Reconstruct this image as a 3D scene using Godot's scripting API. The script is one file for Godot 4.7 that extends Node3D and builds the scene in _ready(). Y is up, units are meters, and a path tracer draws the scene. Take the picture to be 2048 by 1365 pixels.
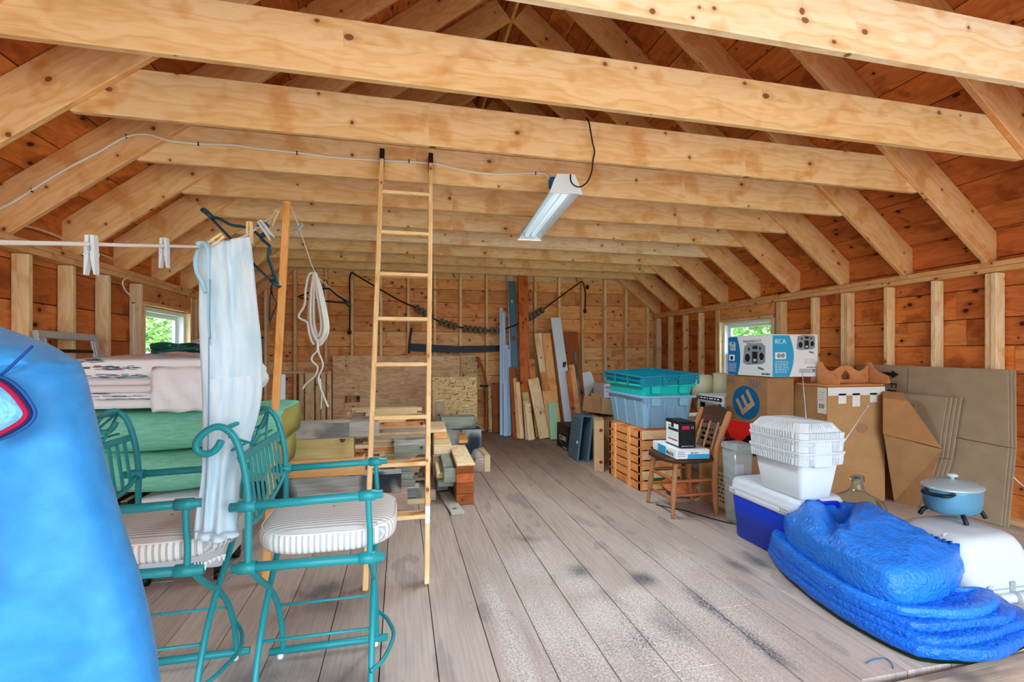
extends Node3D

# ---------------------------------------------------------------- helpers
var rng := RandomNumberGenerator.new()
var used := {}
var M := {}

func numbered(called: String) -> String:
	if not used.has(called):
		used[called] = 0
		return called
	used[called] += 1
	return "%s_%03d" % [called, used[called]]

func thing(called: String, label: String, category: String, at := Vector3.ZERO, turn := 0.0, group := "") -> Node3D:
	var o := Node3D.new()
	o.name = numbered(called)
	add_child(o)
	o.position = at
	o.rotation.y = turn
	tag(o, label, category, group)
	return o

func tag(o: Node, label: String, category: String, group := "") -> void:
	o.set_meta("label", label)
	o.set_meta("category", category)
	if group != "":
		o.set_meta("group", group)

func structure(called: String, label := "", category := "") -> Node3D:
	var o := Node3D.new()
	o.name = called
	add_child(o)
	o.set_meta("kind", "structure")
	if label != "":
		tag(o, label, category)
	return o

func commit(called: String, st: SurfaceTool, m: Material, parent: Node, xf := Transform3D()) -> MeshInstance3D:
	var o := MeshInstance3D.new()
	st.generate_normals()
	o.mesh = st.commit()
	o.material_override = m
	o.name = numbered(called) if parent == self else called
	parent.add_child(o, true)
	o.transform = xf
	return o

func begin(smooth := false) -> SurfaceTool:
	var st := SurfaceTool.new()
	st.begin(Mesh.PRIMITIVE_TRIANGLES)
	st.set_smooth_group(0 if smooth else -1)
	return st

func V(x: float, y: float, z: float) -> Vector3:
	return Vector3(x, y, z)

func X(at: Vector3, turn := Vector3.ZERO) -> Transform3D:
	return Transform3D(Basis.from_euler(turn), at)

# axes given: length along a, thickness along b
func frame(at: Vector3, a: Vector3, b: Vector3) -> Transform3D:
	var x := a.normalized()
	var y := (b - x * b.dot(x)).normalized()
	return Transform3D(Basis(x, y, x.cross(y)), at)

func tri(st: SurfaceTool, a: Vector3, b: Vector3, c: Vector3, ua := Vector2.ZERO, ub := Vector2.ZERO, uc := Vector2.ZERO) -> void:
	st.set_uv(ua)
	st.add_vertex(a)
	st.set_uv(uc)
	st.add_vertex(c)
	st.set_uv(ub)
	st.add_vertex(b)

func quad(st: SurfaceTool, a: Vector3, b: Vector3, c: Vector3, d: Vector3, ua := Vector2(0, 1), ub := Vector2(1, 1), uc := Vector2(1, 0), ud := Vector2(0, 0)) -> void:
	tri(st, a, b, c, ua, ub, uc)
	tri(st, a, c, d, ua, uc, ud)

# a box with chamfered edges; texture runs along local x in metres (2 m x 1 m per tile), shifted by off
func wbox(st: SurfaceTool, xf: Transform3D, s: Vector3, bev := 0.0, off := Vector2.ZERO, sc := Vector2(0.5, 1.0)) -> void:
	var h := s * 0.5
	var b: float = minf(bev, minf(h.x, minf(h.y, h.z)) * 0.6)
	var faces := [[0, 1, 2], [1, 2, 0], [2, 0, 1]]
	for f in faces:
		var i: int = f[0]
		var j: int = f[1]
		var k: int = f[2]
		for sg in [1.0, -1.0]:
			var p := []
			for q in [[-1, -1], [1, -1], [1, 1], [-1, 1]]:
				var v := Vector3.ZERO
				v[i] = sg * h[i]
				v[j] = q[0] * (h[j] - b)
				v[k] = q[1] * (h[k] - b)
				p.append(v)
			if sg < 0:
				p.reverse()
			var uv := []
			for v in p:
				uv.append(_wuv(v, i, off, sc))
			quad(st, xf * p[0], xf * p[1], xf * p[2], xf * p[3], uv[0], uv[1], uv[2], uv[3])
	if b <= 0.0:
		return
	# edges
	for f in faces:
		var i: int = f[0]
		var j: int = f[1]
		var k: int = f[2]
		for sj in [1.0, -1.0]:
			for sk in [1.0, -1.0]:
				var p := []
				for q in [[-1, 0], [1, 0], [1, 1], [-1, 1]]:
					var v := Vector3.ZERO
					v[i] = q[0] * (h[i] - b)
					v[j] = sj * (h[j] - (b if q[1] == 1 else 0.0))
					v[k] = sk * (h[k] - (0.0 if q[1] == 1 else b))
					p.append(v)
				if sj * sk < 0:
					p.reverse()
				var uv := []
				for v in p:
					uv.append(_wuv(v, j, off, sc))
				quad(st, xf * p[0], xf * p[1], xf * p[2], xf * p[3], uv[0], uv[1], uv[2], uv[3])
	for sx in [1.0, -1.0]:
		for sy in [1.0, -1.0]:
			for sz in [1.0, -1.0]:
				var a := V(sx * h.x, sy * (h.y - b), sz * (h.z - b))
				var c := V(sx * (h.x - b), sy * h.y, sz * (h.z - b))
				var d := V(sx * (h.x - b), sy * (h.y - b), sz * h.z)
				var uv := _wuv(a, 1, off, sc)
				if sx * sy * sz > 0:
					tri(st, xf * a, xf * c, xf * d, uv, uv, uv)
				else:
					tri(st, xf * a, xf * d, xf * c, uv, uv, uv)

func _wuv(v: Vector3, axis: int, off: Vector2, sc: Vector2) -> Vector2:
	if axis == 0:
		return Vector2(v.z * sc.x, v.y * sc.y) + off
	if axis == 1:
		return Vector2(v.x * sc.x, v.z * sc.y) + off
	return Vector2(v.x * sc.x, v.y * sc.y + 0.37) + off

# one board as a node of its own: x length, y thickness, z width
func board(called: String, parent: Node, xf: Transform3D, s: Vector3, m: Material, bev := 0.002) -> MeshInstance3D:
	var st := begin()
	wbox(st, Transform3D(), s, bev, Vector2(rng.randf(), rng.randf()))
	return commit(called, st, m, parent, xf)

func boxnode(called: String, parent: Node, at: Vector3, s: Vector3, m: Material, bev := 0.002, turn := Vector3.ZERO) -> MeshInstance3D:
	return board(called, parent, X(at, turn), s, m, bev)

# rings of points joined into a skin; every ring has the same count, wound counter-clockwise seen from the end
func loft(st: SurfaceTool, rings: Array, closed := true, cap0 := true, cap1 := true, us := 1.0, vs := 1.0) -> void:
	var n: int = rings[0].size()
	var nn: int = n if closed else n - 1
	for r in rings.size() - 1:
		var v0: float = float(r) / (rings.size() - 1) * vs
		var v1: float = float(r + 1) / (rings.size() - 1) * vs
		for i in nn:
			var j: int = (i + 1) % n
			var u0: float = float(i) / nn * us
			var u1: float = float(i + 1) / nn * us
			quad(st, rings[r][i], rings[r][j], rings[r + 1][j], rings[r + 1][i], Vector2(u0, v0), Vector2(u1, v0), Vector2(u1, v1), Vector2(u0, v1))
	if cap0:
		_cap(st, rings[0], true)
	if cap1:
		_cap(st, rings[-1], false)

func _cap(st: SurfaceTool, ring, flip: bool) -> void:
	var c := Vector3.ZERO
	for p in ring:
		c += p
	c /= ring.size()
	for i in ring.size():
		var j: int = (i + 1) % ring.size()
		var ua := Vector2(0.5, 0.5)
		if flip:
			tri(st, c, ring[j], ring[i], ua, ua, ua)
		else:
			tri(st, c, ring[i], ring[j], ua, ua, ua)

func curve(pts: Array, per := 6) -> Array:
	var out := []
	for i in pts.size() - 1:
		var p0: Vector3 = pts[maxi(i - 1, 0)]
		var p1: Vector3 = pts[i]
		var p2: Vector3 = pts[i + 1]
		var p3: Vector3 = pts[mini(i + 2, pts.size() - 1)]
		for k in per:
			out.append(p1.cubic_interpolate(p2, p0, p3, float(k) / per))
	out.append(pts[-1])
	return out

func tube(st: SurfaceTool, pts: Array, rad, sides := 10, flat := 1.0) -> void:
	var rings := []
	var nrm := Vector3.ZERO
	for i in pts.size():
		var t: Vector3 = (pts[mini(i + 1, pts.size() - 1)] - pts[maxi(i - 1, 0)]).normalized()
		if i == 0:
			nrm = t.cross(Vector3.UP if absf(t.y) < 0.9 else Vector3.RIGHT).normalized()
		nrm = (nrm - t * nrm.dot(t)).normalized()
		var bn := t.cross(nrm)
		var r: float = rad if rad is float else rad[mini(i, rad.size() - 1)]
		var ring := PackedVector3Array()
		for k in sides:
			var a := TAU * k / sides
			ring.append(pts[i] + nrm * cos(a) * r + bn * sin(a) * r * flat)
		rings.append(ring)
	loft(st, rings, true, true, true, 1.0, pts.size())

func rod(st: SurfaceTool, a: Vector3, b: Vector3, r: float, sides := 10) -> void:
	tube(st, [a, b], r, sides)

# profile of (radius, height) turned about local y
func lathe(st: SurfaceTool, prof: Array, segs := 24, xf := Transform3D(), sx := 1.0, sz := 1.0) -> void:
	var rings := []
	for p in prof:
		var ring := PackedVector3Array()
		for k in segs:
			var a := -TAU * k / segs
			ring.append(xf * V(cos(a) * p.x * sx, p.y, sin(a) * p.x * sz))
		rings.append(ring)
	loft(st, rings, true, prof[0].x > 0.0005, prof[-1].x > 0.0005)

# a rounded rectangle ring at height y, counter-clockwise seen from above
func rrect(w: float, d: float, r: float, y: float, cx := 0.0, cz := 0.0, seg := 4) -> PackedVector3Array:
	var ring := PackedVector3Array()
	var rr: float = minf(r, minf(w, d) * 0.5)
	for q in 4:
		var sx: float = [1, -1, -1, 1][q]
		var sz: float = [-1, -1, 1, 1][q]
		for k in seg + 1:
			var a: float = PI * 0.5 * (q + float(k) / seg)
			ring.append(V(cx + sx * (w * 0.5 - rr) + cos(a) * rr, y, cz + sz * (d * 0.5 - rr) - sin(a) * rr))
	return ring

func moved(ring, xf: Transform3D) -> PackedVector3Array:
	var o := PackedVector3Array()
	for p in ring:
		o.append(xf * p)
	return o

# outline (counter-clockwise in xy) pushed back along -z by depth, with holes cut beforehand
func slab(st: SurfaceTool, poly: PackedVector2Array, depth: float, xf := Transform3D(), us := 1.0) -> void:
	if Geometry2D.is_polygon_clockwise(poly):
		poly.reverse()
	var idx := Geometry2D.triangulate_polygon(poly)
	for i in range(0, idx.size(), 3):
		var a := poly[idx[i]]
		var b := poly[idx[i + 1]]
		var c := poly[idx[i + 2]]
		if (b - a).cross(c - a) < 0:
			var t := b
			b = c
			c = t
		tri(st, xf * V(a.x, a.y, 0), xf * V(b.x, b.y, 0), xf * V(c.x, c.y, 0), a * us, b * us, c * us)
		tri(st, xf * V(a.x, a.y, -depth), xf * V(c.x, c.y, -depth), xf * V(b.x, b.y, -depth), a * us, c * us, b * us)
	for i in poly.size():
		var a := poly[i]
		var b := poly[(i + 1) % poly.size()]
		quad(st, xf * V(a.x, a.y, -depth), xf * V(b.x, b.y, -depth), xf * V(b.x, b.y, 0), xf * V(a.x, a.y, 0), a * us, b * us, b * us, a * us)

# a sheet of points: rows of equal length, given a thickness along its own normals
func sheet(st: SurfaceTool, rows: Array, thick: float, us := 1.0, vs := 1.0) -> void:
	var nr := rows.size()
	var nc: int = rows[0].size()
	var back := []
	for r in nr:
		var line := []
		for q in nc:
			var du: Vector3 = rows[r][mini(q + 1, nc - 1)] - rows[r][maxi(q - 1, 0)]
			var dv: Vector3 = rows[mini(r + 1, nr - 1)][q] - rows[maxi(r - 1, 0)][q]
			line.append(rows[r][q] - du.cross(dv).normalized() * thick)
		back.append(line)
	for r in nr - 1:
		for q in nc - 1:
			var a := Vector2(float(q) / (nc - 1) * us, float(r) / (nr - 1) * vs)
			var b := Vector2(float(q + 1) / (nc - 1) * us, float(r + 1) / (nr - 1) * vs)
			quad(st, rows[r][q], rows[r][q + 1], rows[r + 1][q + 1], rows[r + 1][q], a, Vector2(b.x, a.y), b, Vector2(a.x, b.y))
			quad(st, back[r][q], back[r + 1][q], back[r + 1][q + 1], back[r][q + 1], a, Vector2(a.x, b.y), b, Vector2(b.x, a.y))
	for r in nr - 1:
		quad(st, rows[r][0], rows[r + 1][0], back[r + 1][0], back[r][0])
		quad(st, rows[r + 1][nc - 1], rows[r][nc - 1], back[r][nc - 1], back[r + 1][nc - 1])
	for q in nc - 1:
		quad(st, rows[0][q + 1], rows[0][q], back[0][q], back[0][q + 1])
		quad(st, rows[nr - 1][q], rows[nr - 1][q + 1], back[nr - 1][q + 1], back[nr - 1][q])

# lettering: size is the height of a capital; lies in local xy, reads along +x
func words(called: String, text: String, parent: Node, xf: Transform3D, size: float, m: Material, width := 0.0, deep := 0.0012, bold := false) -> MeshInstance3D:
	var t := TextMesh.new()
	var f := SystemFont.new()
	f.font_names = PackedStringArray(["Droid Sans"])
	if bold:
		f.font_weight = 700
	t.font = f
	t.text = text
	t.font_size = 32
	t.pixel_size = size / 24.0
	t.depth = deep
	t.curve_step = 4.0
	var o := MeshInstance3D.new()
	o.mesh = t
	o.material_override = m
	o.name = called
	parent.add_child(o, true)
	var k := 1.0
	if width > 0.0:
		k = width / maxf(t.get_aabb().size.x, 0.001)
	o.transform = xf * Transform3D(Basis.from_scale(V(k, 1, 1)), Vector3.ZERO)
	return o

func print_poly(called: String, parent: Node, pts: Array, xf: Transform3D, m: Material, deep := 0.001) -> MeshInstance3D:
	var st := begin()
	slab(st, PackedVector2Array(pts), deep, xf * Transform3D(Basis(), V(0, 0, deep)))
	return commit(called, st, m, parent)

func circle(r: float, c := Vector2.ZERO, n := 32, sx := 1.0) -> Array:
	var o := []
	for i in n:
		o.append(c + Vector2(cos(TAU * i / n) * r * sx, sin(TAU * i / n) * r))
	return o

func rect(x0: float, y0: float, x1: float, y1: float) -> Array:
	return [Vector2(x0, y0), Vector2(x1, y0), Vector2(x1, y1), Vector2(x0, y1)]

func mat(key: String, c: Color, rough := 0.6, tex: Texture2D = null, metal := 0.0) -> StandardMaterial3D:
	var m := StandardMaterial3D.new()
	m.resource_name = key
	m.albedo_color = c
	m.roughness = rough
	m.metallic = metal
	m.metallic_specular = 0.4
	m.albedo_texture = tex
	M[key] = m
	return m

func hexc(s: String) -> Color:
	return Color.html(s)

# ---------------------------------------------------------------- textures
func noise_bytes(w: int, h: int, gw: int, gh: int, freq: float, sd: int, oct := 3) -> PackedByteArray:
	var n := FastNoiseLite.new()
	n.seed = sd
	n.frequency = freq
	n.fractal_octaves = oct
	var im := n.get_image(gw, gh)
	im.convert(Image.FORMAT_L8)
	if gw != w or gh != h:
		im.resize(w, h, Image.INTERPOLATE_CUBIC)
	return im.get_data()

func tex_of(bytes: PackedByteArray, w: int, h: int) -> ImageTexture:
	return ImageTexture.create_from_image(Image.create_from_data(w, h, false, Image.FORMAT_RGB8, bytes))

# planed softwood: light and dark growth bands, knots, stains
func wood(w: int, h: int, sd: int, knots: int, knot_r: float, light: Color, dark: Color, knot: Color, bands: float, blot: Color, blot_amt: float, streak := 0.5, thr := 0.63) -> ImageTexture:
	var r := RandomNumberGenerator.new()
	r.seed = sd
	var fine := noise_bytes(w, h, maxi(w / 24, 8), h, 0.35, sd, 3)
	var midn := noise_bytes(w, h, maxi(w / 16, 8), maxi(h / 4, 8), 0.06, sd + 1, 3)
	var blo := noise_bytes(w, h, w / 4, h / 4, 0.022, sd + 2, 4)
	var disp := PackedFloat32Array()
	disp.resize(w * h)
	var km := PackedFloat32Array()
	km.resize(w * h)
	for i in knots:
		var kx := r.randi_range(0, w - 1)
		var ky := r.randi_range(0, h - 1)
		var kr := knot_r * r.randf_range(0.45, 1.3)
		var sp: float = r.randf_range(0.8, 1.5)
		var rx := int(kr * 7)
		var ry := int(kr * 4)
		for yy in range(maxi(ky - ry, 0), mini(ky + ry, h)):
			for xx in range(maxi(kx - rx, 0), mini(kx + rx, w)):
				var dx := float(xx - kx) / sp
				var dy := float(yy - ky)
				var g := exp(-(dx * dx) / (kr * kr * 5.0) - absf(dy) / (kr * 1.6))
				var at := yy * w + xx
				disp[at] += signf(dy) * g * kr * 1.3
				var d := sqrt(dx * dx + dy * dy) / kr
				if d < 1.25:
					var e := clampf((1.25 - d) * 3.0, 0.0, 1.0) * (0.62 + 0.38 * absf(sin(d * 5.2)))
					km[at] = maxf(km[at], e)
				elif g > 0.12:
					km[at] = maxf(km[at], g * 0.35)
	var o := PackedByteArray()
	o.resize(w * h * 3)
	var lr := light.r
	var lg := light.g
	var lb := light.b
	for y in h:
		for x in w:
			var i := y * w + x
			var yy := y + disp[i]
			var b := 0.5 + 0.5 * sin(yy * bands + midn[i] * 0.05)
			var t := clampf(streak * (fine[i] / 255.0 - 0.2) + (1.0 - streak) * b * b * 0.8 + (midn[i] / 255.0 - 0.5) * 0.5, 0.0, 1.0)
			var cr := lr + (dark.r - lr) * t
			var cg := lg + (dark.g - lg) * t
			var cb := lb + (dark.b - lb) * t
			var s := clampf((blo[i] / 255.0 - thr) * 5.0, 0.0, 1.0) * blot_amt
			cr += (blot.r - cr) * s
			cg += (blot.g - cg) * s
			cb += (blot.b - cb) * s
			var k := km[i]
			if k > 0.0:
				cr += (knot.r - cr) * k
				cg += (knot.g - cg) * k
				cb += (knot.b - cb) * k
			o[i * 3] = int(clampf(cr, 0, 1) * 255)
			o[i * 3 + 1] = int(clampf(cg, 0, 1) * 255)
			o[i * 3 + 2] = int(clampf(cb, 0, 1) * 255)
	return tex_of(o, w, h)

# a flat speckle: base colour with soft and fine variation
func speckle(w: int, h: int, sd: int, c0: Color, c1: Color, f1 := 0.05, f2 := 0.4, gw := 1, gh := 1) -> ImageTexture:
	var a := noise_bytes(w, h, maxi(w / gw, 4), maxi(h / gh, 4), f1, sd, 4)
	var b := noise_bytes(w, h, w, h, f2, sd + 1, 2)
	var o := PackedByteArray()
	o.resize(w * h * 3)
	for i in w * h:
		var t := clampf(a[i] / 255.0 * 0.65 + b[i] / 255.0 * 0.35, 0, 1)
		o[i * 3] = int((c0.r + (c1.r - c0.r) * t) * 255)
		o[i * 3 + 1] = int((c0.g + (c1.g - c0.g) * t) * 255)
		o[i * 3 + 2] = int((c0.b + (c1.b - c0.b) * t) * 255)
	return tex_of(o, w, h)

func height_noise(w: int, sd: int, freq: float, oct := 4, kind := 0) -> ImageTexture:
	var n := FastNoiseLite.new()
	n.seed = sd
	n.frequency = freq
	n.fractal_octaves = oct
	if kind == 1:
		n.noise_type = FastNoiseLite.TYPE_CELLULAR
		n.cellular_return_type = FastNoiseLite.RETURN_DISTANCE2_SUB
	if kind == 2:
		n.fractal_type = FastNoiseLite.FRACTAL_RIDGED
	return ImageTexture.create_from_image(n.get_seamless_image(w, w))

func _ready() -> void:
	rng.seed = 7
	# ------------------------------------------------ camera
	var cam := Camera3D.new()
	cam.name = "camera"
	add_child(cam)
	cam.position = V(0, 1.2, 0)
	cam.rotation.y = -atan2(223.0, 962.0)
	cam.projection = Camera3D.PROJECTION_FRUSTUM
	cam.near = 0.05
	cam.far = 120.0
	cam.size = 1365.0 / 962.0 * cam.near
	cam.frustum_offset = Vector2(0, (707.0 - 682.5) / 962.0 * cam.near)
	cam.current = true
	# ------------------------------------------------ daylight
	var we := WorldEnvironment.new()
	we.name = "daylight"
	var env := Environment.new()
	env.background_mode = Environment.BG_SKY
	var sm := ProceduralSkyMaterial.new()
	sm.sky_top_color = Color(1.5, 1.68, 1.85)
	sm.sky_horizon_color = Color(0.8, 0.88, 0.93)
	sm.sky_curve = 0.5
	sm.ground_bottom_color = Color(0.5, 0.5, 0.45)
	sm.ground_horizon_color = Color(0.8, 0.8, 0.78)
	sm.sun_angle_max = 0.0
	var sky := Sky.new()
	sky.sky_material = sm
	env.sky = sky
	env.background_energy_multiplier = 1.0
	env.tonemap_mode = Environment.TONE_MAPPER_LINEAR
	env.tonemap_exposure = 5.2
	env.sdfgi_enabled = true
	env.ssao_enabled = true
	env.ssil_enabled = true
	we.environment = env
	add_child(we)
	var sun := DirectionalLight3D.new()
	sun.name = "sun"
	sun.rotation = Vector3(deg_to_rad(-52), deg_to_rad(200), 0)
	sun.light_energy = 1.6
	sun.light_color = Color(1, 0.95, 0.86)
	sun.light_angular_distance = 2.0
	sun.shadow_enabled = true
	add_child(sun)

	materials()
	shell()
	outdoors()
	hung_things()
	left_things()
	lumber()
	right_things()
	front_right_things()

# ---------------------------------------------------------------- materials
func materials() -> void:
	var pine := wood(1024, 512, 11, 20, 5.0, Color(0.98, 0.89, 0.74), Color(0.90, 0.72, 0.48), Color(0.5, 0.27, 0.13), 0.16, Color(0.82, 0.54, 0.27), 0.42)
	var old := wood(1024, 512, 23, 24, 6.0, Color(0.93, 0.62, 0.35), Color(0.75, 0.43, 0.20), Color(0.2, 0.08, 0.04), 0.11, Color(0.52, 0.25, 0.1), 0.45, 0.65)
	var tan_ := wood(1024, 512, 37, 30, 6.0, Color(0.99, 0.79, 0.56), Color(0.85, 0.58, 0.33), Color(0.3, 0.13, 0.06), 0.11, Color(0.74, 0.43, 0.22), 0.5, 0.6)
	var grey := wood(512, 256, 51, 8, 5.0, Color(0.82, 0.79, 0.74), Color(0.58, 0.56, 0.53), Color(0.25, 0.2, 0.18), 0.2, Color(0.35, 0.36, 0.38), 0.6, 0.7)
	M.pine_tex = pine
	M.grey_tex = grey
	for i in 5:
		mat("gable%d" % i, [Color(1, 1, 1), Color(0.9, 0.8, 0.72), Color(1, 0.93, 0.84), Color(0.97, 0.86, 0.8), Color(1, 0.98, 0.9)][i], 0.7, tan_)
		mat("wall%d" % i, [Color(1, 0.95, 0.9), Color(0.88, 0.76, 0.66), Color(0.97, 0.88, 0.8), Color(1, 0.9, 0.76), Color(0.93, 0.82, 0.76)][i], 0.7, old)
		mat("roof%d" % i, [Color(1, 0.97, 0.94), Color(0.84, 0.72, 0.62), Color(0.98, 0.9, 0.8), Color(0.92, 0.84, 0.76), Color(1, 0.92, 0.8)][i], 0.7, old)
	for i in 3:
		mat("joist%d" % i, [Color(1, 1, 1), Color(1, 0.95, 0.87), Color(0.97, 0.9, 0.8)][i], 0.62, pine)
		mat("stud%d" % i, [Color(1, 1, 1), Color(1, 0.97, 0.92), Color(0.96, 0.9, 0.84)][i], 0.7, pine)
		mat("rafter%d" % i, [Color(1, 0.9, 0.78), Color(0.96, 0.84, 0.72), Color(1, 0.87, 0.74)][i], 0.65, pine)
	mat("lumber", Color(1, 0.98, 0.95), 0.75, pine)
	mat("lumber_warm", Color(0.98, 0.82, 0.66), 0.75, pine)
	mat("lumber_pale", Color(1, 1, 1), 0.75, speckle(256, 128, 77, Color(0.90, 0.79, 0.63), Color(0.80, 0.66, 0.47), 0.04, 0.4, 12, 1))
	mat("lumber_red", Color(0.86, 0.62, 0.48), 0.75, tan_)
	mat("lumber_dark", Color(0.66, 0.47, 0.36), 0.75, tan_)
	mat("lumber_brown", Color(0.88, 0.75, 0.64), 0.7, tan_)
	mat("weathered", Color(0.95, 0.94, 0.92), 0.85, grey)
	mat("weathered_dark", Color(0.72, 0.72, 0.72), 0.85, grey)
	mat("weathered_green", Color(0.78, 0.84, 0.78), 0.85, grey)
	mat("weathered_warm", Color(0.92, 0.8, 0.72), 0.85, grey)
	mat("white_paint", Color(0.93, 0.94, 0.94), 0.5)
	mat("vinyl", Color(0.92, 0.94, 0.96), 0.35)
	mat("alu", Color(0.80, 0.83, 0.85), 0.35, null, 0.35)
	mat("steel_dark", Color(0.2, 0.22, 0.23), 0.45, null, 0.6)
	mat("rust", Color(0.3, 0.22, 0.18), 0.8)
	mat("black", Color(0.04, 0.04, 0.045), 0.5)
	mat("ink", Color(0.1, 0.1, 0.1), 0.7)
	mat("blue_clip", Color(0.05, 0.2, 0.42), 0.5)
	mat("blue_box", Color(0.05, 0.42, 0.68), 0.5)
	mat("cable", Color(0.9, 0.88, 0.82), 0.5)
	var g := mat("glass", Color(0.9, 0.95, 0.95, 0.06), 0.03)
	g.transparency = BaseMaterial3D.TRANSPARENCY_ALPHA

# ---------------------------------------------------------------- the room
const XL := -2.2
const XR := 4.245
const ZB := -7.42
const ZF := 2.0
const RX := 1.02
const SL := 0.79
func under(x: float) -> float:      # underside of the rafters
	return 1.862 + SL * (3.135 - absf(x - RX))
func pick(k: String) -> Material:
	return M[k + str(rng.randi_range(0, 4 if k in ["gable", "wall", "roof"] else 2))]

func row_of_boards(parent: Node, called: String, a: Vector3, b: Vector3, out: Vector3, up: Vector3, wide: float, thick: float, key: String, lens := 2.6, gap := 0.005) -> void:
	# boards end to end from a to b; their inner face lies on the line, out points away from the room
	var dir := (b - a).normalized()
	var total := a.distance_to(b)
	var at := 0.0
	while at < total - 0.01:
		var l: float = minf(lens * rng.randf_range(0.7, 1.25), total - at)
		if total - at - l < 0.35:
			l = total - at
		var c := a + dir * (at + l * 0.5) + out * (thick * 0.5 + rng.randf_range(0.0, 0.003)) + up * (wide * 0.5)
		board(called, parent, frame(c, dir, -out), V(l - 0.002, thick, wide - gap), pick(key), 0.0025)
		at += l

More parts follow.
